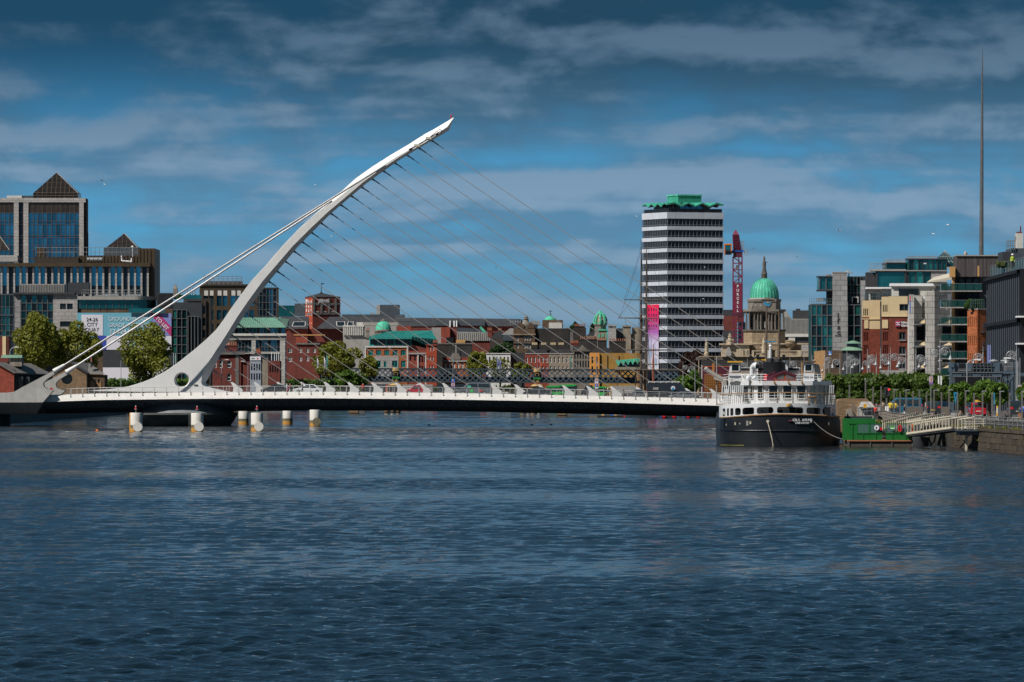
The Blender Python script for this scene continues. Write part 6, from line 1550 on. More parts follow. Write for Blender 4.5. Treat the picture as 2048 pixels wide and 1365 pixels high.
	b.box('pier','lt_stone',1818,1827,590,None,1.2,-1.2); b.box('wall_panel','lt_stone',1827.1,1844,591,None,3,.2); b.box('recess_wall','lt_stone',1844.1,1850,593,None,3,.9); b.box('pier','lt_stone',1850,1868,584,None,2,-1.2); b.box('wall_panel','lt_stone',1868.1,1874,580,None,3,.2); b.box('pier','lt_stone',1868,1895,579,None,2.6,.6); b.box('recess_wall','offwhite',1895.1,1903,580,None,3,1)
	for t in (600,642.5,686,731): b.box('window_panel','white',1844.2,1849.8,t-7,t+6,.3,.7); b.box('window_panel','white',1895.2,1903,t-12,t,.3,.8)
	for k,t in enumerate((649,692.5,737.5)):
		for a,c in ((1824.5,1849.5),) + (((1875,1903),)):
			m = MB(); m.add([(x(a),-2.4,b.z(t+2)),(x(c),-.6,b.z(t+.3)),(x(c),.3,b.z(t+.3)),(x(a),.1,b.z(t+2)),(x(a),-2.4,b.z(t)),(x(c),-.6,b.z(t-1.8)),(x(c),.3,b.z(t-1.8)),(x(a),.1,b.z(t))],[(3,2,1,0),(4,5,6,7),(0,1,5,4),(2,3,7,6),(3,0,4,7),(1,2,6,5)]); o = b.part('balcony',m,'white')
			MB().prism([(x(a)+(x(c)-x(a))*.38,b.z(t-1)),(x(c),b.z(t-2)),(x(c),b.z(t-10))],-.35,.16).build('cream_panel','cream',o)
			MB().box(x(a)+(x(c)-x(a))*.35,x(c),.12,.18,b.z(t+32),b.z(t+4)).build('glass_door','glass_dark',o)
	# roof with white eaves and wing
	MB().box(x(1784),x(1882),3,7,b.z(572),b.z(566.5)).build('eaves','white',b.e); m = MB(); m.add([(x(1853),-1,b.z(566)),(x(1904),-1,b.z(560)),(x(1904),6,b.z(547)),(x(1873),6,b.z(555)),(x(1853),-1,b.z(564.5)),(x(1904),-1,b.z(554)),(x(1904),6,b.z(546)),(x(1873),6,b.z(553.5))],[(0,1,2,3),(7,6,5,4),(0,4,5,1),(1,5,6,2),(3,7,4,0)]); b.part('roof_wing',m,'cream_paint')
	b.box('penthouse','offwhite',1788,1874,572,592,3,3.4); b.box('penthouse_glass','glass_dark',1800,1840,578,591,.3,3.2)
	# hotel
	b = Bld('brick_hotel','red brick hotel with cream upper storeys and a sign cut off by the stone block','hotel',1778,1050,0)
	x = b.x
	for (a,c,t,lab,yb,cr) in ((1727,1763,600,0,4.0,658),(1763.2,1826,593,1,0.,632.5)):
		sp = 1741.5 if lab == 0 else 1778; zc = b.z(cr)
		MB().box(x(a)+.3,x(c),yb+.35,yb+3.5,-1,b.z(t)-.02).build('wall','brick_hotel',b.e)
		if lab:
			wh = [(x(1799),x(1818),b.z(622),b.z(608.5))]; b.rects('F',yb,x(sp),x(c),zc,b.z(t),wh,'cream','glass_dark','mullion',(2,1),.3,.12,'cream_wall')
			b.rects('F',yb,x(sp),x(c),-1,zc,[(x(1798),x(1811.5),b.z(q+15.5),b.z(q)) for q in (664.5,693.5,722.5)],'brick_hotel','glass_dark','mullion',(2,1),.3,.14)
			for q in (664.5,693.5,722.5): b.box('sill','gq_stone',1797.5,1812,q+15.5,q+17.5,.4,yb-.2)
		else:
			b.wall('F',yb,x(sp),x(c),zc,b.z(t),[],'cream','cream_wall'); b.wall('F',yb,x(sp),x(c),-1,zc,[],'brick_hotel')
		# left bay, nearer the sun, with three slits
		bt = 652 if lab else 658
		sl3 = [(x(a+2.5+i*(sp-a-4)/3),x(a+4.6+i*(sp-a-4)/3),b.z(t+(31 if lab == 0 else 31)),b.z(t+17)) for i in range(3)]
		b.rects('F',yb+.04,x(a),x(sp)-.02,b.z(634),b.z(t+1),sl3,'cream','glass_dark',None,(1,1),.3,.1,'cream_wall')
		b.rects('F',yb+.04,x(a),x(sp)-.02,-1,b.z(634),[(x(a+3+i*(sp-a-4)/3),x(a+5.4+i*(sp-a-4)/3),b.z(q+18),b.z(q)) for i in range(3) for q in (664,690,716)],'brick_hotel','brick_dkred',None,(1,1),.2,.1)
		b.box('bay_panel','cream',a+(4 if lab == 0 else 1),sp-2,640,657,.3,yb-.1)
		b.box('band','cream',a,c,632,634,.3,yb-.12) if lab else b.box('band','cream',a,c,637,639,.3,yb-.12)
		for q in (684,708,733): b.box('string_course','cream',a,sp,q,q+1,.15,yb+.3)
	b.box('stone_base','gq_stone',1763,1826,741,None,.5,-.2); b.box('base_arch','charcoal',1790,1812,727+18,None,.2,-.1)
	MB().box(x(1742),x(1790),5,7,b.z(604),b.z(577.5)).build('penthouse','offwhite',b.e); MB().box(x(1735),x(1786),4,7,b.z(577.4),b.z(574)).build('penthouse_eaves','white',b.e); m = MB()
	for i in range(4): m.box(x(1744+i*3),x(1745.5+i*3),4.9,5.05,b.z(599),b.z(588))
	b.part('slit',m,'charcoal'); rails(b,'roof_railing','glass_clear',1733,1763,600,1.2,4.2,8); rails(b,'roof_railing','glass_clear',1765,1818,593,1.2,.4,10)
	o = b.box('sign_panel','banner_mag',1791,1800.5,642.5,653.5,.2,-.25); m = MB(); sx_,sz_ = x(1795.75),b.z(648)
	for a in range(4): t = R(45+90*a); m.tube((sx_+.28*math.cos(t)-.15,-.29,sz_+.28*math.sin(t)),(sx_+.28*math.cos(t)+.15,-.29,sz_+.28*math.sin(t)),.05,.05,5); m.bar((sx_,-.29,sz_),(sx_+.36*math.cos(t),-.29,sz_+.36*math.sin(t)),.07,.05)
	m.build('sign_emblem','white',o); text('Hilton',6.2*b.s,b.e,(x(1802),-.2,b.z(647.5)),'white',bold=.02); text('Garden Inn',6.6*b.s,b.e,(x(1802),-.2,b.z(653.3)),'white',bold=.03)
	fl = thing('hanging_flag','red and blue flag hanging at the corner of the red brick hotel','flag',(X(1820,977),977,Z(627,977))); MB().box(-.02,.10,0,.5,0,1.9).build('cloth','blue_paint',fl); MB().box(-.02,.10,0,.5,1.9,2.6).build('cloth','red',fl); MB().tube((.04,.25,-.3),(.04,.25,2.9),.03).build('staff','lampmetal',fl)
	# brown pub block and pavilion
	b = Bld('brown_brick_block','low brown brick block with a blue and white shield sign behind the ornate lamps','building',1650,1150,0)
	x = b.x; b.rects('F',0,x(1650),x(1727),-1,b.z(701),[(x(1671.5),x(1681),b.z(737),b.z(721)),(x(1686),x(1697),b.z(737),b.z(721)),(x(1702),x(1711),b.z(737),b.z(721))],'brick_brown','glass_dark','mullion',(1,2),.3,.14); MB().box(x(1650),x(1727),.35,3,-1,b.z(701)).build('wall','brick_brown',b.e); b.part('side',MB().add([(x(1630),3,-1),(x(1650),0,-1),(x(1650),0,b.z(701)),(x(1630),3,b.z(703))],[(0,1,2,3)]),'timber')
	o = thing('shield_sign','blue shield-shaped sign with white marks on the brown brick block','sign',(X(1660,1149),1149,Z(712,1149))); s = 1149/F
	MB().prism([(-3.6*s,9*s),(3.6*s,9*s),(3.4*s,2*s),(0,0),(-3.4*s,2*s)][::-1],0,.15).build('board','sign_blue',o); m = MB(); m.box(-2.2*s,2.4*s,-.03,0,1.6*s,3.8*s); m.box(-.9*s,.9*s,-.03,0,4.6*s,6*s); m.box(-2.6*s,-.6*s,-.03,0,7*s,8.3*s); m.build('white_mark','white',o)
	b = Bld('copper_pavilion','round pavilion with a two-tier pale green roof left of the hotel','pavilion',1711,1120); s = b.s
	m = MB(); m.lathe([(27*s,b.z(701)),(13*s,b.z(693))],0,8,16); m.lathe([(20*s,b.z(687)),(6*s,b.z(682)),(.1,b.z(681))],0,8,16); b.part('roof',m,'green_roof'); MB().lathe([(12.5*s,b.z(693)),(12.5*s,b.z(687))],0,8,16).build('lantern','glass_dark',b.e); MB().lathe([(22*s,-1),(22*s,b.z(701))],0,8,16).build('wall','charcoal',b.e)
	# glass offices with the stone slab
	b = Bld('teal_glass_offices','teal glass offices with a tall grey stone slab lettered down its front','building',1618,1430)
	x = b.x; MB().box(x(1622),x(1664),.3,3,-1,b.z(608)).build('wall','charcoal',b.e); b.curtain('F',0,x(1622.5),x(1664.8),b.z(735),b.z(610),4,6,['glass_teal','glass_dark','glass_teal','glass_green'],'mullion',.2,.2); m = MB(); m.add([(x(1618),3,-1),(x(1622.3),0,-1),(x(1622.3),0,b.z(609)),(x(1618),3,b.z(610))],[(0,1,2,3)]); b.part('side_glass',m,'glass_green'); rails(b,'roof_railing','glass_clear',1619,1665,609,1.2,.3,10)
	MB().box(x(1665),x(1694),-1.0,1.5,-1,b.z(545)).build('stone_slab','grey_stone',b.e); b.box('stone_cap','gq_stone',1664.5,1694.5,544.2,546,2.8,-1.1); b.box('rear_stone','grey_stone',1655,1665,548.5,560,4,4)
	b.box('cantilever_base','charcoal',1635,1665,580,582.5,8,-.6); b.curtain('F',0,x(1639),x(1665),b.z(580),b.z(554.5),2,1,['glass_teal','glass_teal'],'mullion',.25,.2); m = MB(); m.add([(x(1635.3),3,b.z(580)),(x(1639),0,b.z(580)),(x(1639),0,b.z(554)),(x(1635.3),3,b.z(555))],[(0,1,2,3)]); b.part('side_glass',m,'glass_green'); b.box('cantilever_roof','charcoal',1635,1665,552.5,554.5,8,-.4); b.box('stem','charcoal',1655.5,1665,582,610,6,1.5); m = MB()
	for i in range(9): m.box(x(1635+i*2.3),x(1636.3+i*2.3),2,2.3,b.z(603),b.z(596))
	b.part('timber_screen',m,'timber')
	MB().box(x(1694.2),x(1748),1.0,5,-1,b.z(553)).build('rear_wall','charcoal',b.e); b.curtain('F',.8,x(1695),x(1721),b.z(602),b.z(554),4,3,['glass_teal','glass_dark'],'mullion',.12,.1); b.box('white_door','win_white',1704,1717,594,606,.2,.5); b.box('door_glass','glass_dark',1706,1715,595.5,606,.2,.45)
	b.curtain('F',-.3,x(1687),x(1721),b.z(735),b.z(610),2,6,['glass_teal','glass_dark','glass_green','glass_dark'],'mullion',.2,.2) if False else b.curtain('F',-.3,x(1695),x(1721),b.z(735),b.z(610),2,6,['glass_teal','glass_dark','glass_green','glass_dark'],'mullion',.2,.2)
	b.box('stone_flank','grey_stone',1686,1694.8,604,None,.8,-1.4); b.box('stone_slab','grey_stone',1721.5,1750,561,None,6,-.5)
	for i,(c,zz) in enumerate((('I',636),('f',647),('s',659),('c',669))): text(c,13.5*b.s,b.e,(x(1674),-1.06,b.z(zz)),'charcoal',sx=1.1,bold=.04)
	text('HOUSE',4*b.s,b.e,(x(1669.5),-1.06,b.z(673)),'charcoal',sx=1.0)
	m = MB(); m.tube((x(1699),3,b.z(553)),(x(1699),3,b.z(546)),.1); m.lathe([(1.3,b.z(546)),(.1,b.z(541))],x(1697),3,8); b.part('roof_mast',m,'lampmetal')
	# rear glass cluster with the glass pyramid
	b = Bld('rear_glass_cluster','stepped dark green glass offices with a glass pyramid behind the hotel','building',1731,1380)
	x = b.x; MB().box(x(1733),x(1812),.5,5,-1,b.z(545)).build('wall','slate',b.e); b.curtain('F',0,x(1753),x(1811),b.z(600),b.z(543),1,1,['glass_teal'],'charcoal',.4,.2); b.box('roof_edge','zinc',1742,1812,539,542.5,10,-.5); b.box('upper_storey','glass_teal',1771,1812,527,540,9,2); b.box('upper_edge','charcoal',1769,1812,525,528,10,1.5)
	rails(b,'roof_railing','lampmetal',1739,1772,540,1.4,.2,8); m = MB()
	for a,c,q in ((1769,1812,520),(1815,1875,513)):
		m.tube((x(a),1,b.z(q)),(x(c),1,b.z(q)),.12,.12,4); m.tube((x(a),1,b.z(q+4.5)),(x(c),1,b.z(q+4.5)),.12,.12,4); n = int((c-a)/3)
		for i in range(n): m.tube((x(a+3*i),1,b.z(q+(4.5 if i % 2 else 0))),(x(a+3*i+3),1,b.z(q+(0 if i % 2 else 4.5))),.08,.08,4)
	b.part('roof_truss',m,'lampmetal')
	MB().box(x(1817),x(1894),.3,4,-1,b.z(520)).build('tall_wall','slate',b.e); b.curtain('F',0,x(1818),x(1893),b.z(541),b.z(519.5),8,1,['glass_teal','glass_green','glass_teal'],'charcoal',.16,.15); b.curtain('F',.1,x(1816),x(1862),b.z(600),b.z(543),3,1,['glass_green','glass_green','glass_teal'],'charcoal',.22,.15); b.box('roof_edge','charcoal',1812,1894,517.5,519.5,6,-.4); b.box('floor_band','gq_stone',1812,1894,541,543,1,-.4); b.box('stone_panel','gq_stone',1862.5,1894,543.2,565,.5,-.1)
	MB().add([(x(1812.4),3,-1),(x(1817.8),-.2,-1),(x(1817.8),-.2,b.z(519.5)),(x(1812.4),3,b.z(520.5))],[(0,1,2,3)]).build('side_glass','glass_green',b.e)
	o = pyramid_roof(b,'glass_pyramid','glass_teal',1862,1926,534,499.5,14,1.5,1895,None); m = MB(); ax,az = x(1895),b.z(499.5)
	for q in (1862,1872,1882,1892,1902,1912,1922): m.tube((x(q),1.4,b.z(534)),(ax,8.5,az),.04,.04,5)
	for t in (.33,.62): m.tube((x(1862)+(ax-x(1862))*t,1.4+7*t,b.z(534)+(az-b.z(534))*t),(x(1926)+(ax-x(1926))*t,1.4+7*t,b.z(534)+(az-b.z(534))*t),.06,.06,5)
	m.build('glazing_bars','lampmetal',o)
right_bank()
# ================================================================== MOORED SHIP
def moored_ship():
	D = 676.; s = D/F; cxp = 1563.
	e = thing('moored_ship','black and white passenger tender moored stern-on at the right quay','ship',(X(cxp,D),D,0),R(-.6))
	zz = lambda py: Z(py,D)
	px = lambda p: (p-cxp)*s
	def outline(b,ry,n=48,ystraight=30,ybow=44,bx=0.):
		"""half-round stern at y=0 opening to straight sides; returns points from left bow round the stern to right bow"""
		pts = []
		for i in range(n+1):
			t = -math.pi/2+math.pi*i/n; sn = math.sin(t)
			pts.append((bx+b*math.copysign(abs(sn)**.82,sn),ry*(1-math.cos(t)**.9 if math.cos(t) > 0 else 1)))
		L = [(bx-b*q,y) for y,q in ((ybow,.05),(ybow-4,.5),(ystraight,.98),(ry+6,1.0))]
		return L + pts + [(2*bx-x,y) for x,y in L[::-1]]
	hb = 124*s
	# hull: rings from below water to the sheer
	rings = [];
	for z,k,ry in ((-1.0,.955,5.2),(.0,.965,5.4),(.55,.975,5.6),(1.6,.985,5.8),(2.5,.985,5.9),(0,.965,6.0)):
		o = outline(hb*k,ry)
		if len(rings) == 5: r3 = [(x,y,zz(829)-(.016*abs(x)**1.55 if x > 0 else .020*abs(x)**1.6)+(.02*max(0,y-8))) for x,y in o]
		else: r3 = [(x,y,z) for x,y in o]
		rings.append(r3)
	m = MB(); n = len(rings[0])
	for r_ in rings: m.v += r_
	for i in range(len(rings)-1):
		for j in range(n-1): m.f.append((i*n+j,i*n+j+1,(i+1)*n+j+1,(i+1)*n+j))
	m.f.append(tuple(range((len(rings)-1)*n,len(rings)*n)))
	hull = m.build('hull','hull',e,True)
	top = rings[-1]
	MB().path([(x,y-.05,z) for x,y,z in top[4:-4]],.085,6).build('rubbing_strake','timber',hull)
	MB().path([(x*1.0,y-.08,1.62) for x,y,z in rings[3][4:-4]],.05,5).build('plate_seam','hull',hull)
	MB().path([(x*1.0,y-.03,.06) for x,y,z in rings[1][4:20]],.07,5).build('waterline_stripe','weed',hull)
	# white main-deck bulwark with rounded openings
	wb = 116.5*s; bx = px(1559.5); oc = outline(wb,5.7,130,bx=bx)
	wins = [(1447,1452),(1455.5,1459.5),(1461.5,1467.5),(1470.5,1482),(1485.5,1509),(1514,1546.5),(1554,1606.5),(1613,1642),(1646.5,1663),(1665.5,1670.5)]
	fine = []
	for a,c in zip(oc[4:-4],oc[5:-4]):
		k = max(1,int(abs(c[0]-a[0])/(.9*s)))
		for i in range(k): fine.append((a[0]+(c[0]-a[0])*i/k,a[1]+(c[1]-a[1])*i/k))
	fine = [oc[3]] + fine + [oc[-5],oc[-4]]
	def lo(x): return zz(829)-(.016*abs(x)**1.55 if x > 0 else .020*abs(x)**1.6)+.01
	def hi(x): return zz(806.5)-(.010*abs(x-bx)**1.62)
	m = MB()
	for (x0,y0),(x1,y1) in zip(fine,fine[1:]):
		xm = (x0+x1)/2; P = cxp+xm/s; op = None
		for a,c in wins:
			if a < P < c and y0 < 6: op = (a,c)
		l0,l1,h0,h1 = lo(x0),lo(x1),hi(x0),hi(x1)
		if not op: m.quad((x0,y0,l0),(x1,y1,l1),(x1,y1,h1),(x0,y0,h0)); continue
		r = min(4.5,(op[1]-op[0])*.4)*s; de = min(P-op[0],op[1]-P)*s; c_ = r-math.sqrt(max(0,r*r-(r-min(de,r))**2))
		zb = lo(xm)+.10+c_*.8; zt = hi(xm)-.40-c_
		m.quad((x0,y0,l0),(x1,y1,l1),(x1,y1,zb),(x0,y0,zb)); m.quad((x0,y0,zt),(x1,y1,zt),(x1,y1,h1),(x0,y0,h0))
		m.quad((x0,y0,zb),(x1,y1,zb),(x1,y1+.25,zb),(x0,y0+.25,zb)); m.quad((x1,y1,zt),(x0,y0,zt),(x0,y0+.25,zt),(x1,y1+.25,zt))
	bul = m.build('bulwark','white_ship',e)
	# inside of the sheltered deck
	io = outline(wb*.90,4.6,24,bx=bx); MB().slab([(x,y+1.5) for x,y in io],zz(833),zz(809)).build('deckhouse','offwhite',e)
	for a,c,t,q in ((1538,1546,815,831),(1580,1592,814,831),(1556.5,1566,820.5,831),(1594.5,1604.5,818,829),(1630,1638,815,831),(1490,1508,813,833),(1470,1481,814,834),(1647,1662,815,833)): MB().box(px(a),px(c),1.42+.0022*(px(a)-bx)**4*.2,1.62+.05*abs(px(a)-bx),zz(q),zz(t)).build('doorway','black',e)
	MB().box(px(1524),px(1525.5),1.35,1.45,zz(824),zz(820)).build('door_handle','charcoal',e)
	# promenade deck
	dk = [(x,y) for x,y in outline(wb*.985,5.6,48,bx=bx)]; dz = zz(809.5)
	MB().slab(dk,dz-.12,dz).build('upper_deck','timber',e)
	# upper deckhouse: front, chamfered sides
	hf = [(px(1462),9.),(px(1477),7.5),(px(1512),3.4),(px(1531),2.4),(px(1621),2.4),(px(1640),4.2),(px(1664),8.5),(px(1664),30),(px(1462),30)]
	zt = zz(765.5); z0 = dz; zr = zz(762.3)
	house = MB().slab(hf,z0,zt).build('upper_deckhouse','white_ship',e)
	rim = [(x+(-.3 if x < 0 else .3),y-.35) for x,y in hf]; MB().slab(rim,zz(771),zr).build('roof_edge','white_ship',e)
	def win_on(p0,p1,a,c,t,q,nm='window',mat='glass_dark'):
		"""window on the deckhouse edge p0-p1 between photo columns a..c"""
		(xa,ya),(xb,yb) = p0,p1; m = MB(); f = lambda P: (px(P)-xa)/(xb-xa)
		u,v = f(a),f(c); A = Vector((xa+(xb-xa)*u,ya+(yb-ya)*u,0)); B = Vector((xa+(xb-xa)*v,ya+(yb-ya)*v,0)); nv = Vector((yb-ya,-(xb-xa),0)).normalized()*.06
		if nv.y > 0: nv = -nv
		m.add([A+nv+Vector((0,0,zz(q))),B+nv+Vector((0,0,zz(q))),B+nv+Vector((0,0,zz(t))),A+nv+Vector((0,0,zz(t))),A+Vector((0,0,zz(q))),B+Vector((0,0,zz(q))),B+Vector((0,0,zz(t))),A+Vector((0,0,zz(t)))],[(0,1,2,3),(0,4,5,1),(1,5,6,2),(2,6,7,3),(3,7,4,0)])
		o = m.build(nm,mat,house); g = MB(); n2 = nv*1.6
		ring = [A+n2+Vector((0,0,zz(q))),B+n2+Vector((0,0,zz(q))),B+n2+Vector((0,0,zz(t))),A+n2+Vector((0,0,zz(t)))]
		g.path(ring+[ring[0]],.045,4); g.build('frame','win_white',o)
	for a,c in ((1539,1557),(1567,1585),(1595,1613.5)): win_on(hf[3],hf[4],a,c,771.5,798)
	win_on(hf[2],hf[3],1518,1528,771.5,798); win_on(hf[1],hf[2],1504,1509,773,798); win_on(hf[1],hf[2],1490,1501,773,806,'door','charcoal'); win_on(hf[4],hf[5],1624,1632,772,800,'window','glass_clear'); win_on(hf[5],hf[6],1643,1650,772,803,'window','glass_clear'); win_on(hf[5],hf[6],1653,1661,772,804,'window','glass_dark')
	# glass screens and white poles at both ends of the promenade
	m = MB(); rr = random.Random(9)
	for P in list(range(1445,1489,4)) + [1660,1664,1668]:
		x = px(P); t = max(-.999,min(.999,(x-bx)/wb)); y = 5.6*(1-math.sqrt(max(0,1-abs(t)**2.44))); m.tube((x,y+.15,dz),(x+.12,y+.5,zz(771)),.055,.055,5)
	m.build('screen_post','white_ship',e)
	m = MB(); pts = []
	for P in range(1622,1671,4): x = px(P); t = min(.999,(x-bx)/wb); pts.append((x,5.6*(1-math.sqrt(max(0,1-abs(t)**2.44)))+.35))
	for a,c in zip(pts,pts[1:]): m.quad((a[0],a[1],dz),(c[0],c[1],dz),(c[0],c[1],zz(770)),(a[0],a[1],zz(770)))
	m.build('glass_screen','glass_clear',e)
	# promenade rail
	ro = [(x,y) for x,y in outline(wb*.985,5.65,60,bx=bx)][3:-3]
	for k,(h,r_,mt) in enumerate(((1.08,.055,'timber'),(.78,.022,'win_white'),(.52,.022,'win_white'),(.26,.022,'win_white'))): MB().path([(x,y+.08,hi(x)+h) for x,y in ro],r_,5).build('rail',mt,e)
	m = MB()
	for i in range(0,len(ro),2): x,y = ro[i]; m.tube((x,y+.08,hi(x)),(x,y+.08,hi(x)+1.08),.032,.032,5)
	m.build('stanchion','win_white',e); m = MB()
	for P in (1555,1586): m.tube((px(P),.3,dz),(px(P),.3,zz(794)),.07,.07,5)
	m.path([(px(1617),.5,dz),(px(1617),.5,zz(794)),(px(1632),1.0,zz(793.5)),(px(1632),1,dz)],.07,5); m.build('gate_post','timber',e)
	MB().box(px(1573),px(1577),-.12,.1,zz(813),zz(808)).build('stern_light','yellow',e); MB().box(px(1578.5),px(1582),-.12,.1,zz(812),zz(807)).build('stern_box','timber',e)
	# top deck: wing houses, funnel, skylight, vents, mast
	def wing(a,c,t,mt,y0,wa,wc,wt,wq,sgn):
		q = MB(); q.frus((px(a)-.05*sgn,px(c)+.1*sgn if sgn > 0 else px(c),y0,y0+2.2,zr),(px(a)+.25,px(c),y0+.1,y0+2.2,zz(t))); o = q.build('wheelhouse_wing','white_ship',e)
		MB().box(px(wa),px(wc),y0-.02,y0+.12,zz(wq),zz(wt)).build('window','glass_dark',o); g = MB(); g.path([(px(wa),y0-.03,zz(wq)),(px(wc),y0-.03,zz(wq)),(px(wc),y0-.03,zz(wt)),(px(wa),y0-.03,zz(wt)),(px(wa),y0-.03,zz(wq))],.05,4); g.build('frame','win_white',o)
		MB().box(px(a)-.05,px(c)+.2,y0-.25,y0+2.4,zz(t),zz(t)+.13).build('wing_roof',mt,o); MB().box(px(a)-.2,px(c)+.25,y0-.3,y0-.18,zz(746.5),zz(745)).build('wing_rail','timber',o); return o
	wing(1459.5,1484,725,'yellow',5.5,1465.5,1481,729,742.5,1); wing(1608,1632,724.5,'brick_brown',5.0,1613,1627.5,729,742.5,-1)
	MB().box(px(1606.5),px(1608.3),5,7,zr,zz(725)).build('timber_side','timber',e)
	MB().prism([(px(1632.5),zr),(px(1648),zr),(px(1643),zz(729)),(px(1632.5),zz(727.5))],6,7.5).build('side_tank','zinc',e)
	MB().box(px(1485),px(1608),12,14,zr,zz(735)).build('bridge_screen','win_white',e); MB().box(px(1485),px(1606),11.8,12,zz(741),zz(736)).build('bridge_window','black',e); MB().box(px(1485),px(1606),11.6,11.8,zz(745.5),zz(744)).build('bridge_rail','timber',e)
	fx = px(1554); m = MB(); m.lathe([(22*s,zr),(22.5*s,zz(748)),(23*s,zz(726)),(23.5*s,zz(724))],fx,9.5,24,1,1.15); m.build('funnel','black',e,True); MB().lathe([(22.8*s,zr+.05),(22.9*s,zz(749))],fx,9.5,24,1,1.15).build('funnel_base','red',e,True); m = MB(); m.lathe([(7*s,zz(724)),(7*s,zz(717)),(5*s,zz(716))],fx-8*s,9.5,12); m.lathe([(6*s,zz(724)),(6*s,zz(718))],fx+8*s,9.5,12); m.build('exhaust','charcoal',e,True)
	for a in (1516,1575): MB().box(px(a),px(a+7.5),11,12.5,zr,zz(720.5)).build('funnel_house','white_ship',e)
	MB().box(px(1515),px(1538),10.6,12.6,zz(720.5),zz(718.5)).build('house_roof','yellow',e)
	for a in (1518,1571): m = MB(); m.box(px(a),px(a+6),10.4,11,zz(717),zz(709)); m.tube((px(a+3),10.7,zz(720)),(px(a+3),10.7,zz(716)),.1); m.build('searchlight','black',e)
	m = MB(); m.tube((px(1546.5),11,zz(722)),(px(1547),11,zz(692)),.17,.12,8); m.ball((px(1547),11,zz(686.5)),.16,8,6); m.tube((px(1547),11,zz(692)),(px(1547),11,zz(687)),.2,.1,8); m.build('signal_mast','white_ship',e,True); MB().box(px(1536),px(1558.5),10.8,11.1,zz(683),zz(681)).build('radar','sky_paint',e); MB().tube((px(1542),11,zz(722)),(px(1543),11,zz(700)),.06,.05,6).build('aerial','win_white',e)
	m = MB(); m.tube((px(1566),14,zr),(px(1566.5),14,zz(622)),.17,.09,8); m.build('mast','mast',e); m = MB(); m.tube((px(1545.5),25,zr),(px(1547),25,zz(606)),.18,.08,8); m.bar((px(1528),25,zz(615)),(px(1569),25,zz(622)),.12,.12); m.box(px(1545),px(1549),24.8,25.2,zz(640),zz(632)); m.build('mast','mast',e)
	# skylight
	y0 = 3.3; sk = MB();
	sk.prism([(px(1551.5),zr),(px(1594),zr),(px(1594),zz(752)),(px(1571),zz(743.5)),(px(1551.5),zz(750.5))],y0,y0+2.2); o = sk.build('skylight','brick_red',e); m = MB(); m.bar((px(1549),y0+1.1,zz(751)),(px(1571),y0+1.1,zz(743)),.14,2.6); m.bar((px(1571),y0+1.1,zz(743)),(px(1596),y0+1.1,zz(752)),.14,2.6); m.bar((px(1538),y0+2,zz(752)),(px(1553),y0+2,zz(744.5)),.14,2.6); m.build('skylight_roof','maroon',o)
	for pts in ([(1556,759.5),(1569.5,759.5),(1569.5,748.5),(1556,753.5)],[(1574,759.5),(1590.5,759.5),(1590.5,754),(1574,748.5)]): MB().prism([(px(a),zz(q)) for a,q in pts],y0-.05,y0+.02).build('pane','glass_clear',o)
	MB().prism([(px(1536),zr),(px(1552),zr),(px(1552),zz(750)),(px(1546),zz(746)),(px(1536),zz(753))],y0+.7,y0+2).build('skylight_wing','maroon',o)
	# cowl ventilators
	def cowl(a,base_p,top_p,r0):
		m = MB(); x = px(a); m.tube((x,4.2,zr),(x,4.2,zz(top_p+5)),r0,r0,12); m.tube((x,4.2,zz(top_p+7)),(x+r0*1.1,4.0,zz(top_p+1)),r0*1.05,r0*1.25,12); m.tube((x+r0*.8,4.0,zz(top_p+2)),(x+r0*2.3,3.8,zz(top_p+3)),r0*1.25,r0*1.5,14); m.build('cowl_vent','white_ship',e,True)
		MB().tube((x+r0*2.25,3.79,zz(top_p+3)),(x+r0*2.36,3.78,zz(top_p+3)),r0*1.3,r0*1.3,14).build('cowl_mouth','black',e)
	cowl(1506,765,729,.23); m = MB(); m.tube((px(1505),3.6,zr),(px(1505),3.6,zz(748)),.35,.2,10); m.tube((px(1498),3.4,zr),(px(1498),3.4,zz(757)),.3,.3,10); m.ball((px(1498),3.4,zz(757)),.3,10,5); m.tube((px(1514),3.4,zz(760)),(px(1509),3.2,zz(754)),.35,.25,10); m.build('vent','white_ship',e,True)
	m = MB()
	for q in (731,743,752,758): m.tube((px(1512),4,zz(q)),(px(1530),4,zz(q)),.04,.04,5)
	for a in (1514,1519,1524,1530): m.tube((px(a),4,zr),(px(a),4,zz(730)),.05,.05,5)
	m.build('ladder_frame','black',e); m = MB()
	for q in (749,754,759):
		m.path([(px(1490),3.4,zz(q)),(px(1535),3.0,zz(q))],.03,5); m.path([(px(1594),3.0,zz(q)),(px(1650),4.4,zz(q))],.03,5); m.path([(px(1450),7.5,zz(q+1)),(px(1460),5.5,zz(q))],.03,5)
	for a in (1492,1500,1508,1516,1524,1598,1604,1622,1630,1638,1646): m.tube((px(a),3.3,zr),(px(a),3.3,zz(748)),.035,.035,5)
	m.build('deck_rail','win_white',e); m = MB()
	for a in (1463,1468,1482,1641): m.tube((px(a),3.5,zz(760)),(px(a),3.1,zz(760)),.17,.21,10)
	m.build('floodlight','win_white',e)
	for a in (1505.5,1521.5,1549,1577.5,1604.5): m = MB(); yy = 2.0 if a > 1530 else 2.0+(1531-a)*.055; m.tube((px(a),yy,zz(765)),(px(a)+.05,yy-.3,zz(764.8)),.09,.13,8); m.build('bulkhead_lamp','pier_gold',e)
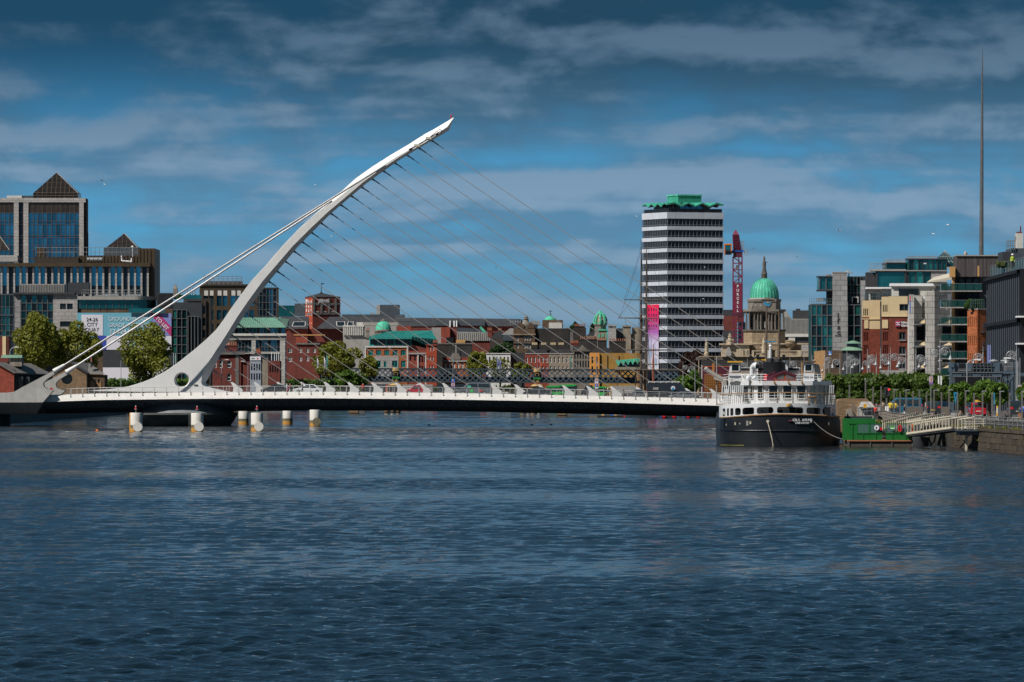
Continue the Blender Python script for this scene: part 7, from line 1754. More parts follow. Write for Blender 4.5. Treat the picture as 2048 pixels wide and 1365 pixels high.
	# davit on the port quarter
	m = MB(); m.frus((px(1448),px(1457),8,8.6,zr-.6),(px(1450),px(1456),8,8.6,zz(757))); m.bar((px(1417),8.3,zz(739)),(px(1455),8.3,zz(762)),.32,.4); m.ball((px(1416),8.3,zz(738)),.24,8,6); m.bar((px(1432),8.3,zz(754)),(px(1456),8.3,zz(761)),.5,.3); m.build('davit','zinc',e)
	MB().tube((px(1437),9,zz(812)),(px(1437),9,zz(712)),.07,.05,6).build('flag_staff','lampmetal',e)
	# hull fittings and name
	def on_hull(P,z):
		x = px(P); t = max(-.999,min(.999,x/(hb*.985))); return (x,5.85*(1-math.sqrt(max(0,1-abs(t)**2.44))**.9)-.06,zz(z))
	c = on_hull(1535.5,843); m = MB().tube((c[0],c[1]-.05,c[2]),(c[0],c[1]+.2,c[2]),.15,.15,12); m.build('hawse_pipe','cream_paint',hull)
	for P,q,w,h in ((1471,848,.14,.28),(1480,848,.09,.15),(1495,847,.22,.5),(1501,846,.16,.3),(1658,848,.12,.3)):
		c = on_hull(P,q); MB().box(c[0]-w/2,c[0]+w/2,c[1]-.04,c[1]+.3,c[2]-h/2,c[2]+h/2).build('scuttle','cream_paint' if w < .2 else 'zinc',hull)
	c = on_hull(1581,842.5); m = MB().tube((c[0]-.2,c[1]-.02,c[2]),(c[0]+.2,c[1]-.02,c[2]),.09,.09,8); m.build('fairlead','maroon',hull); MB().tube(on_hull(1623,844),(on_hull(1623,844)[0]+.1,on_hull(1623,844)[1]-.1,on_hull(1623,844)[2]),.16,.16,10).build('fairlead','zinc',hull)
	def arc_text(t,size,a,zc,gap):
		P = a
		for ch in t:
			if ch != ' ':
				c = on_hull(P,zc); c2 = on_hull(P+2,zc); ang = math.atan2(c2[1]-c[1],c2[0]-c[0]); text(ch,size,hull,(c[0],c[1]-.05,c[2]),'white',rot=(R(90),0,ang),bold=.03)
			P += {'I': 2.2,' ': 2.6,'L': 4.6,'J': 4}.get(ch,gap)
	arc_text('CILL AIRNE',6.8*s,1585.2,842.7,5.0); arc_text('CORCAIGH',4.9*s,1590.3,848,3.75)
	text('S',5*s,hull,(px(1453),on_hull(1453,850)[1]-.1,zz(852)),'cream_paint',rot=(R(90),0,R(-38)))
	MB().box(px(1449.5),px(1450),on_hull(1450,850)[1]-.05,on_hull(1450,850)[1]+.3,zz(858),zz(838)).build('plate_edge','black',hull)
	r1 = thing('mooring_rope','slack pale rope hanging from the middle of the ship stern into the water','rope',(X(cxp,D),D,0)); c = on_hull(1535.5,845); MB().path([c,(c[0]+.15,c[1]-1,zz(858)),(c[0]+.36,c[1]-2.5,zz(880)),(c[0]+.45,c[1]-3.2,-.1)],.045,6).build('line','rope',r1)
	r2 = thing('mooring_rope','mooring rope sagging from the ship stern to the green pontoon','rope',(X(cxp,D),D,0)); a = Vector(on_hull(1628,844)); b_ = Vector((px(1697),.2,zz(880))); pts = [a.lerp(b_,t)-Vector((0,0,3.2*t*(1-t)*.55)) for t in [i/10 for i in range(11)]]; MB().path([tuple(p-Vector((0,.3,0))) for p in pts],.035,6).build('line','cable',r2)
moored_ship()

def pontoon_kiosk():
	D = 668.; s = D/F; b = Bld('floating_pontoon','low dark pontoon with a terracotta deck edge beside the ship','pontoon',1697,D,0,0)
	MB().box(b.x(1697),b.x(1826),0,12,-.4,b.z(883)).build('float','pontoon',b.e); MB().box(b.x(1696.5),b.x(1826.5),-.15,12.1,b.z(883),b.z(881)).build('deck','terracotta',b.e); m = MB()
	for p in (1697,1740,1783,1824): m.box(b.x(p),b.x(p+2),-.1,.02,-.3,b.z(884))
	b.part('timber_fender',m,'conc_dark')
	k = thing('green_kiosk','bright green panelled kiosk with clear screens standing on the pontoon','kiosk',(X(1697,D),D,0)); x = b.x; z = b.z
	MB().box(x(1691),x(1754),2.5,6.5,z(881),z(838)).build('rear_cabin','kiosk_green',k)
	for (a,c) in ((1698.5,1712),(1714,1739),(1739.3,1765),(1772,1798),(1798.3,1825)):
		t = 847 if a < 1700 else 866
		MB().box(x(a),x(c),.3,.5,z(880.8),z(t)).build('panel','kiosk_green',k); o = MB().box(x(a),x(c),.24,.3,z(t+1.5),z(t)).build('panel_rail','kiosk_green',k); MB().box(x((a+c)/2)-.03,x((a+c)/2)+.03,.24,.29,z(880),z(t+1.6)).build('panel_bead','kiosk_green',k)
		m = MB(); m.box(x(a),x(a)+.07,.28,.36,z(t),z(847)); m.box(x(c)-.07,x(c),.28,.36,z(t),z(847)); m.box(x(a),x(c),.28,.36,z(848.2),z(847)); m.build('post','kiosk_green',k)
		if a > 1700: MB().box(x(a)+.08,x(c)-.08,.31,.33,z(866),z(848.3)).build('clear_screen','glass_clear',k)
	MB().tube((x(1753.5),.12,z(856)),(x(1753.5),.22,z(856)),5*s,5*s,24).build('white_disc','white',k); MB().box(x(1751.5),x(1753.5),.08,.12,z(857.5),z(854)).build('disc_mark','charcoal',k); MB().box(x(1760),x(1764.5),.14,.22,z(861),z(855)).build('red_board','red',k)
	o = MB().tube((x(1785.5),.10,z(856.5)),(x(1785.5),.2,z(856.5)),4.9*s,4.9*s,24).build('green_disc','kiosk_lt',k); MB().box(x(1781.2),x(1789.8),.06,.1,z(858.3),z(856)).build('disc_band','white',o)
	m = MB(); c = (x(1785.5),z(853.8)); m.poly([(c[0]+(1.6 if i % 2 == 0 else .65)*s*math.sin(math.pi*i/5),.07,c[1]+(1.6 if i % 2 == 0 else .65)*s*math.cos(math.pi*i/5)) for i in range(10)][::-1]); m.build('disc_star','red',o)
	lb = thing('lifebuoy','red lifebuoy on the pontoon screen right of the green disc','lifebuoy',(x(1800)+X(1697,D),D+.15,z(857))); m = MB()
	for i in range(20): a,c = 2*math.pi*i/20,2*math.pi*(i+1)/20; m.tube((.14*math.cos(a),0,.33*math.sin(a)),(.14*math.cos(c),0,.33*math.sin(c)),.07,.07,6)
	m.build('ring','red',lb); MB().box(x(1823.5),x(1826),.1,.3,z(864),z(849)).build('red_post','bus_orange',k)
	tb = thing('dark_float','dark round float with black hoses right of the pontoon','float',(X(1845,D),D+8,0)); m = MB().lathe([(.9,-.5),(.98,.3),(.95,.9),(.5,1.0)],0,0,16,1.2,1); m.build('body','charcoal',tb,True); m = MB(); m.path([(1.1,0,.9),(1.4,-.5,.2),(1.2,-.8,-.1)],.08); m.path([(1.9,0,1.4),(1.7,-.3,.5),(1.2,-.6,0)],.08); m.build('hose','black',tb)
	# gangways
	def gang(name,lab,A,B,hp,wd,n):
		e = thing(name,lab,'gangway',A); dB = Vector(B)-Vector(A); L = math.hypot(dB.x,dB.y); q = math.atan2(dB.y,dB.x); e.rotation_euler = (0,-math.atan2(dB.z,L),q); L = dB.length
		MB().box(0,L,-wd/2,wd/2,-.25,0).build('walkway','charcoal',e)
		for sy in (-1,1):
			y = sy*wd/2; m = MB(); m.tube((0,y,hp),(L,y,hp),.07,.07,6); m.tube((0,y,0),(L,y,0),.10,.10,6); m.tube((0,y,.12),(L,y,.12),.05,.05,6); m.build('truss_rail','cream_paint',e)
			bm_ = MB().frus((-.05,.05,-.04,.04,0),(.09,.22,-.04,.04,hp)).mesh('baluster','cream_paint')
			for i in range(n): inst('baluster',bm_,e,(L*(i+.5)/n-.1,y,0))
		return e
	gang('gangway','long cream gangway with leaning balusters rising from the pontoon to the quay platform',(X(1829,668),668.6,Z(869,668)),(X(1918,643),643,Z(857,643)),1.17,1.6,14)
	gang('gangway','shorter cream gangway climbing behind the green kiosk',(X(1778,674),674,Z(862,674)),(X(1842,684),684,Z(846.5,684)),1.0,1.5,16)
	gang('gangway','cream gangway landing section crossing behind the long gangway',(X(1828,672),672,Z(856,672)),(X(1876,680),680,Z(847,680)),1.0,1.5,12)
	b = Bld('quay_platform','blue steel landing platform with cream railings on the quay wall','platform',1917,640,0,0); x = b.x; z = b.z
	MB().box(x(1914),x(1970),0,6,z(863),z(860)).build('deck','slate_blue',b.e); MB().box(x(1920),x(1969),.3,5,z(871),z(863)).build('beam','steel_blue',b.e); MB().box(x(1932),x(1936),1,1.4,-1,z(871)).build('pile','cream_paint',b.e)
	m = MB();
	for p in (1916,1924,1950,1967,1996): m.tube((x(p),.15,z(860)),(x(p),.15,z(838)),.05,.05,6)
	for q in (838.5,843,848,853,857): m.tube((x(1924),.15,z(q)),(x(1996),.15,z(q)),.03,.03,5)
	b.part('railing',m,'cream_paint'); m = MB(); m.tube((x(1918),.3,z(840)),(x(1950),.3,z(834.5)),.07,.07,6)
	for p in range(1926,1950,6): m.frus((x(p),x(p+2.2),.25,.35,z(858)),(x(p+1),x(p+3),.25,.35,z(841)))
	b.part('ramp_rail',m,'cream_paint')
pontoon_kiosk()

def quay_furniture():
	# stone ramp block and weedy revetment
	b = Bld('stone_ramp','pale stone ramp block with steps and handrails right of the moored ship','ramp',1680,705,0,GZ); x = b.x; z = b.z
	m = MB().prism([(x(1679),-2.5),(x(1746),-2.5),(x(1746),z(806)),(x(1738),z(798)),(x(1700),z(797.5)),(x(1682),z(799)),(x(1679),z(803))],4,9); b.part('block',m,'brick_tan'); m = MB().prism([(x(1696),-2.5),(x(1720),-2.5),(x(1706),z(818)),(x(1696),z(820))],2,4); b.part('steps',m,'paving'); m = MB()
	m.path([(x(1706),1.8,z(807)),(x(1718),1.8,z(818)),(x(1746),1.8,z(816))],.04,5); m.path([(x(1706),1.8,z(812)),(x(1718),1.8,z(824)),(x(1746),1.8,z(822))],.03,5)
	for p in (1706,1712,1718,1727,1736,1746): m.tube((x(p),1.8,z(834)),(x(p),1.8,z(807+max(0,min(10,(p-1706)*.9)))),.035,.035,5)
	b.part('handrail',m,'steel_grey'); b.box('low_wall','conc',1718,1750,815,None,1,3); MB().box(x(1690),x(1745),0,1.2,z(846),z(833)).build('dark_landing','charcoal',b.e); MB().frus((x(1721),x(1752),2.5,4,z(815)),(x(1726),x(1745),3,4,z(804))).build('sloping_stone','gq_stone',b.e)
	yb = thing('yellow_bin','small yellow lifebuoy housing on the stone ramp','lifebuoy box',(X(1730,700),700,Z(816,700))); MB().frus((-.17,.17,-.1,.1,0),(-.15,.15,-.1,.1,.42)).build('box','yellow',yb); MB().tube((0,.1,-.6),(0,.1,.1),.04).build('post','steel_grey',yb)
	# timber-faced parapet along the quay edge
	e = thing('timber_parapet','long curved grey timber parapet along the right quay edge','parapet'); pts = [(1757,823,838,712),(1770,822,840,706),(1782,826,843,700),(1815,829,846,692),(1850,832,850,684),(1900,834.5,850,672)]
	m = MB(); wv = []
	for (a,t,q,D),(a2,t2,q2,D2) in zip(pts,pts[1:]): m.add([(X(a,D),D,Z(q,D)),(X(a2,D2),D2,Z(q2,D2)),(X(a2,D2),D2,Z(t2,D2)),(X(a,D),D,Z(t,D)),(X(a,D),D+.4,Z(q,D)),(X(a2,D2),D2+.4,Z(q2,D2)),(X(a2,D2),D2+.4,Z(t2,D2)),(X(a,D),D+.4,Z(t,D))],[(0,1,2,3),(3,2,6,7),(7,6,5,4)])
	m.build('boards','timberwall',e); m = MB()
	for f in (0,.35,.7): m.path([(X(a,D),D-.03,Z(t+(q-t)*f,D)) for a,t,q,D in pts],.03 if f else .05,5)
	m.build('rail','steel_grey',e)
	e = thing('quay_railing','grey mesh railing with concrete posts along the quay at the right edge','railing'); m = MB(); g = MB()
	for i in range(26):
		D = 560+i*4.2; xx = bx_at(RB,D)+.5; m.tube((xx,D,2.05),(xx,D,3.3),.05,.05,5)
	for h in (1.1,.75,.4,.1): m.path([(bx_at(RB,560+i*4.2)+.5,560+i*4.2,2.15+h) for i in range(26)],.035,5)
	m.build('rails','steel_grey',e); p = [(bx_at(RB,560+i*4.2)+.55,560+i*4.2) for i in range(26)]; g = MB()
	for a,c in zip(p,p[1:]): g.quad((a[0],a[1],2.15),(c[0],c[1],2.15),(c[0],c[1],3.25),(a[0],a[1],3.25))
	g.build('mesh_panel','mesh',e)
	for i,p in enumerate((1999,2007,2012)): MB().box(X(p,640),X(p+5,640),640+i,641+i,GZ-.2,Z(828-3*i,640)).build('post','post_grey',e)
	# weeds on the wall head
	e = tag(thing('wall_weeds',None,None),kind='stuff'); rr = random.Random(6); L = []
	for i in range(70): D = rr.uniform(575,668); xx = bx_at(RB,D); L.append((xx-.1+rr.random()*.5,D,(2.2 if rr.random() < .6 else rr.uniform(.9,1.9)),.25,.8,.22))
	for i in range(24): D = rr.uniform(690,712); L.append((X(rr.uniform(1755,1800),D),D,Z(rr.uniform(843,848),D),.6,.5,.2))
	w = leaf_cloud('wall_weeds',None,L,2600,.11,'weed',77); bpy.data.objects.remove(e); w.name = 'wall_weeds'; tag(w,'yellow-green weeds growing on the quay wall','weeds',None,'stuff')
	rv = thing('rubble_bank','low brown rubble bank above the water behind the green kiosk','bank',(X(1755,706),706,0)); rr = random.Random(8); m = MB()
	for i in range(60): q = rr.uniform(.25,.6); m.ball((rr.uniform(0,4.6),rr.uniform(-.5,1.5),rr.uniform(.2,2.0)),q,6,4,.7)
	m.build('rubble','quay_stone',rv)
	# straight lamp posts along the quay
	posts = [(1699,770,810,720,0),(1731,763,812,716,2),(1746,774,812,713,0),(1762,773,818,710,0),(1788,781,824,700,1),(1800,786,824,698,0),(1812,781,826,696,1),(1826,785,826,694,0),(1839,780,828,692,0),(1853,786,829,690,0),(1868,782,828,686,1),(1883,785,828,684,0),(1898,781,830,682,1),(1915,784,832,676,0),(1931,783,834,672,1),(1948,786,836,668,0),(1965,783.5,838,664,1),(1984,786,838,660,0),(2000,784,838,656,1),(2019,786,842,652,0),(2044,784,845,648,1)]
	for i,(p,t,q,D,arm) in enumerate(posts):
		o = ['first','second','third','fourth','fifth','sixth','seventh','eighth','ninth','tenth','11th','12th','13th','14th','15th','16th','17th','18th','19th','20th','21st'][i]
		e = thing('quay_post',('%s grey quay post from the ship, %s' % (o,['a plain square column','with a short lamp arm at its top','with a small globe and arm at its top'][arm])),'lamp post',(X(p,D),D,GZ-.3),0,'straight posts along the right quay'); h = Z(t,D)-GZ+.3
		MB().box(-.075,.075,-.075,.075,0,h).build('column','post_grey',e)
		if arm == 1: MB().box(-.075,.42,-.05,.05,h,h+.09).build('lamp_arm','lampmetal',e)
		if arm == 2: m = MB(); m.box(-.1,.3,-.04,.04,h,h+.05); m.ball((0,0,h+.22),.1,8,5); m.build('lamp_arm','lampmetal',e)
	# traffic lights
	e = thing('traffic_light','traffic light showing red above the people on the right quay','traffic light',(X(1773,730),730,GZ)); h = Z(775,730)-GZ; m = MB(); m.box(-.09,.09,-.09,.09,0,h); m.box(-.62,-.1,-.03,.03,h-.7,h-.62); m.build('pole','post_grey',e); MB().box(-.28,-.05,-.2,-.08,h-1.0,h).box(.12,.38,-.2,-.08,h-1.0,h-.05).build('signal_head','charcoal',e); MB().tube((.25,-.22,h-.25),(.25,-.19,h-.25),.11,.11,12).build('red_lamp','redlight',e)
	# planters
	for i,(a,c,t,D,lab) in enumerate(((1815,1846,814,700,'grey timber planter wall in front of the blue van'),(1884,1898,814,690,'grey timber planter wall left of the blue pennant'),(1761,1771,813,712,'small grey timber planter beside the traffic light'))):
		e = thing('timber_planter',lab,'planter',(X(a,D),D,GZ-.2),0,'timber planters on the right quay'); w = (c-a)*D/F; h = Z(t,D)-GZ+.2; n = max(4,int(w/.16)); bm_ = MB().box(0,w/n*.9,0,.06,0,h).mesh('board','timberwall')
		for k in range(n): inst('board',bm_,e,(w/n*k,0,0))
		MB().box(0,w,.07,.5,0,h-.03).build('core','charcoal',e)
	# people-scale street things: bollards, pennants, posters
	for i,(p,t,q,D,mt,lab) in enumerate(((1772.5,814,824,706,'white','short white bollard left of the cyclists'),(1776.5,814,825,705,'white','short white bollard beside the cyclists, the right one'),(1810,822,827.5,700,'white','small white bollard in front of the blue van'))): e = thing('bollard',lab,'bollard',(X(p,D),D,Z(q,D)),0,'white bollards'); MB().lathe([(.11,0),(.11,(q-t)*D/F),(.05,(q-t)*D/F+.04)],0,0,10).build('post',mt,e,True)
	e = thing('blue_pennant','tall blue tapering pennant flag on the right quay','flag',(X(1911,672),672,GZ-.3)); s = 672/F; h = Z(812,672)-GZ+.3; MB().prism([(-4*s,h+27*s),(3.6*s,h+27*s),(0,h)],-.03,.03).build('cloth','sky_paint',e); MB().tube((0,.05,0),(0,.05,h+27*s),.03).build('pole','steel_grey',e); MB().prism([(-1.2*s,h+23*s),(1*s,h+24*s),(.5*s,h+18*s),(-.6*s,h+19*s)],-.05,-.03).build('mark','black',e)
	e = thing('blue_pennant','slim blue pennant seen edge-on right of the red car','flag',(X(1988,664),664,GZ-.3)); s = 664/F; h = Z(810,664)-GZ+.3; MB().box(-.02,.06,-.3,.3,h,h+1.2).build('cloth','sky_paint',e); MB().tube((0,.05,0),(0,.05,h+1.2),.03).build('pole','steel_grey',e)
	e = thing('yellow_bus_stop','yellow bus stop pole with a white panel right of the red car','bus stop',(X(1995,668),668,GZ-.3)); h = Z(812,668)-GZ+.3; MB().lathe([(.1,h-1.0),(.1,h)],0,0,10).build('sign','yellow',e); MB().lathe([(.105,h-.75),(.105,h-.2)],0,0,10).build('panel','cream_paint',e); MB().tube((0,0,0),(0,0,h-.9),.05).build('pole','steel_grey',e)
	# lamp poles with election posters
	for i,(p,t,q,D,wp,lab) in enumerate(((1862,753,770,700,0,'portrait poster with purple band on a pole above the clipped trees'),(2040,770,800,690,0,'pair of portrait posters stacked on a pole at the right edge'),(906,758,775,990,1,'blue and purple portrait poster on a pole on the white bridge'),(1193,757,778,990,1,'pale portrait posters on a slim pole on the white bridge'))):
		s = D/F; zb = GZ if not wp else Z(786,D); e = thing('poster_pole',lab,'poster',(X(p,D),D,zb),0,'pole posters'); tp = {0: 734,1: 716,2: 706,3: 707}[i]; MB().tube((0,.05,0),(0,.05,Z(tp,D)-zb),.05,.04,6).build('pole','lampmetal',e); h0,h1 = Z(q,D)-zb,Z(t,D)-zb
		for k in range(1 if i == 0 else 2):
			z0,z1 = h0+(h1-h0)*k/2 if i else h0,h0+(h1-h0)*(k+1)/2 if i else h1; w = 3.6*s
			o = MB().box(-w,w,-.03,.0,z0+.02,z1-.02).build('poster','poster' if (k+i) % 2 == 0 else 'sign_blue',e); MB().box(-w,w,-.045,-.031,z0+.02,z0+(z1-z0)*.3).build('poster_band','poster_purple' if i != 3 else 'banner_pale',o); MB().lathe([(.02,z0+(z1-z0)*.35),(w*.45,z0+(z1-z0)*.5),(w*.45,z0+(z1-z0)*.75),(.05,z0+(z1-z0)*.9)],0,-.04,10,1,.12).build('poster_portrait','skin',o)
	for i,(a,D) in enumerate(((1876,760),(1881,760))): e = thing('white_banner',['left white banner of the pair above the clipped trees','right white banner of the pair above the clipped trees'][i],'banner',(X(a+1.2,D),D,GZ),0,'white pole banners'); MB().box(-.08,.08,-.03,.03,Z(770,D)-GZ,Z(752,D)-GZ).build('cloth','white',e); MB().tube((0,.08,0),(0,.08,Z(751,D)-GZ),.04).build('pole','post_grey',e)
quay_furniture()

def ornate_lamps():
	"""swan-neck lamps: column, scrolled ring, drooping arm, bell lantern"""
	tpl = {}
	def lamp_mesh(sd):
		col = MB().tube((0,0,0),(0,0,7.2),.10,.06,8).lathe([(.06,7.2),(.10,7.3),(.03,7.5),(.03,8.1),(.005,8.3)],0,0,8).mesh('column','lampmetal',True)
		arm = MB(); c = (sd*.6,6.75); pts = []
		for i in range(13): t = R(180-i*15) if sd > 0 else R(i*15); pts.append((c[0]+.58*math.cos(t),0,c[1]+.58*math.sin(t)))
		arm.path(pts,.055,6); arm.path([pts[-1],(pts[-1][0],0,6.35)],.05,6); arm = arm.mesh('swan_neck','lampmetal')
		ring = MB()
		for rr_ in (.36,.18):
			p = [(c[0]-sd*.1+rr_*math.cos(R(a)),0,c[1]+.05+rr_*math.sin(R(a))) for a in range(0,361,30)]; ring.path(p,.045,5)
		for a in range(0,360,60): ring.path([(c[0]-sd*.1+.18*math.cos(R(a)),0,c[1]+.05+.18*math.sin(R(a))),(c[0]-sd*.1+.55*math.cos(R(a)),0,c[1]+.05+.53*math.sin(R(a)))] if a not in (240,300) else [(c[0],0,c[1]),(c[0],0,c[1]+.1)],.035,5)
		ring = ring.mesh('scroll','lampmetal')
		x = c[0]+sd*.58; lan = MB().lathe([(.06,6.4),(.12,6.3),(.13,6.2),(.28,6.02),(.30,5.96),(.17,5.91),(.13,5.76),(.03,5.68)],x,0,12).mesh('lantern','lampmetal',True)
		return col,arm,ring,lan
	for sd in (1,-1): tpl[sd] = lamp_mesh(sd)
	L = [(1650,703,1110,1),(1658,717,1130,-1),(1680,707,1080,-1),(1694,699,1040,1),(1701,712,1060,-1),(1720,706,1030,-1),(1735,697,985,1),(1740,710,1010,-1),(1753,706,990,-1),(1761,695,960,1),(1777,706,960,-1),(1781,694,930,1),(1812,701,905,-1),(1832,696,870,1),(1855,702,890,-1),(1861,684,855,1),(1880,678,810,1),(1966,692,800,-1),(2033,686,745,-1),(1608,712,1180,1),(1624,708,1170,1),(1495,716,1300,-1),(1580,712,1210,1),(1366,722,1420,1),(1390,724,1430,-1)]
	L.sort(); where = []
	for i,(p,t,D,sd) in enumerate(L):
		if p < 1450: ref = ['below the tall tower, left one of two','below the tall tower, right one of two'][i]
		elif p < 1640: ref = 'behind the moored ship, %s from the left' % ['first','second','third','fourth'][i-2]
		else:
			k = i-6; ref = 'over the right quay, %s from the left' % ['first','second','third','fourth','fifth','sixth','seventh','eighth','ninth','tenth','11th','12th','13th','14th','15th','16th','17th','18th','19th'][k]
		e = thing('ornate_street_lamp','silver swan-neck street lamp %s' % ref,'street lamp',(X(p,D),D,GZ),0,'silver swan-neck street lamps')
		sc = (Z(t,D)-GZ)/8.3; col,arm,ring,lan = tpl[sd]
		for nm,me in zip(('column','swan_neck','scroll','lantern'),(col,arm,ring,lan)): o = inst(nm,me,e)
		e.scale = (sc*1.0,sc,sc)
	# plain lamps
	for i,(p,t,D,dr,lab) in enumerate(((20,695,1200,1,'plain curved street lamp above the brick shed at the left edge'),(242,717,1400,1,'plain street lamp in front of the right-hand tree, left of two'),(281,713,1400,1,'plain street lamp in front of the right-hand tree, right of two'),(443,720,1460,1,'plain street lamp just right of the pylon foot'),(496,723,1500,-1,'plain street lamp before the narrow pale house'),(538,725,1520,-1,'plain street lamp between brick house and glass office'),(1934,720,760,1,'plain street lamp with a flat head beside the gantry'),(2036,717,735,-1,'double-armed street lamp right of the gantry'))):
		e = thing('street_lamp',lab,'street lamp',(X(p,D),D,GZ),0,'plain street lamps'); h = Z(t,D)-GZ; m = MB(); m.path([(0,0,0),(0,0,h*.93),(dr*.3,0,h*.98),(dr*.9,0,h)],.07,6); m.build('column','lampmetal',e); MB().box(min(dr*.8,dr*1.6),max(dr*.8,dr*1.6),-.1,.1,h-.05,h+.1).build('lamp_head','white',e)
	# flag poles
	fl = [(330,706,'cloth'),(335,707,''),(347,706,''),(351,707,'')]
	for i,(p,t,_) in enumerate(fl): e = thing('bare_flagpole','bare white flagpole left of the pylon, %s of four from the left' % ['first','second','third','fourth'][i],'flagpole',(X(p,1420),1420,GZ),0,'bare flagpoles'); MB().tube((0,0,0),(0,0,Z(t,1420)-GZ),.06,.04,6).build('pole','white',e)
	for i,(p,t,q,D,c1,lab) in enumerate(((634,716,736,1880,'banner_pale','white flag leftmost of the group at the left end of the railway bridge'),(648,714,737,1880,'banner_pale','white flag with red mark beside the dark green flag'),(653,711,738,1885,'verdigris_dk','dark green flag at the left end of the railway bridge'),(729,720,737,1930,'banner_pale','white feather flag by the brick office, left of two'),(739,720,737,1930,'banner_pale','white feather flag by the brick office, right of two'),(994,715,738,1940,'banner_lav','lilac feather flag by the white house, left of two'),(999,718,738,1940,'banner_lav','lilac feather flag by the white house, right of two'),(1075,718,734,1945,'cloth_red','red and white flag on the right railway pier'),(1081,726,737,1945,'bus_orange','small orange flag on the right railway pier'),(1140,712,736,2000,'verdigris_dk','green flag in front of the brown-grey terrace house'))):
		s = D/F; e = thing('flag',lab,'flag',(X(p,D),D,Z(q+6,D)),0,'flags by the railway bridge'); h0 = 6*s; h = (q+6-t)*s; MB().tube((0,0,0),(0,0,h+.5),.06,.05,5).build('pole','lampmetal',e); m = MB(); n = 6
		for k in range(n): a,b_ = k/n,(k+1)/n; w0,w1 = 3.6*s*math.sin(math.pi*(.15+.8*a)),3.6*s*math.sin(math.pi*(.15+.8*b_)); za,zb_ = h0+(h-h0)*a,h0+(h-h0)*b_; m.add([(.05,.0,za),(w0,.15*math.sin(6*a),za),(w1,.15*math.sin(6*b_),zb_),(.05,0,zb_),(.05,.04,za),(w0,.04+.15*math.sin(6*a),za),(w1,.04+.15*math.sin(6*b_),zb_),(.05,.04,zb_)],[(0,1,2,3),(7,6,5,4),(1,5,6,2)])
		m.build('cloth',c1,e)
ornate_lamps()

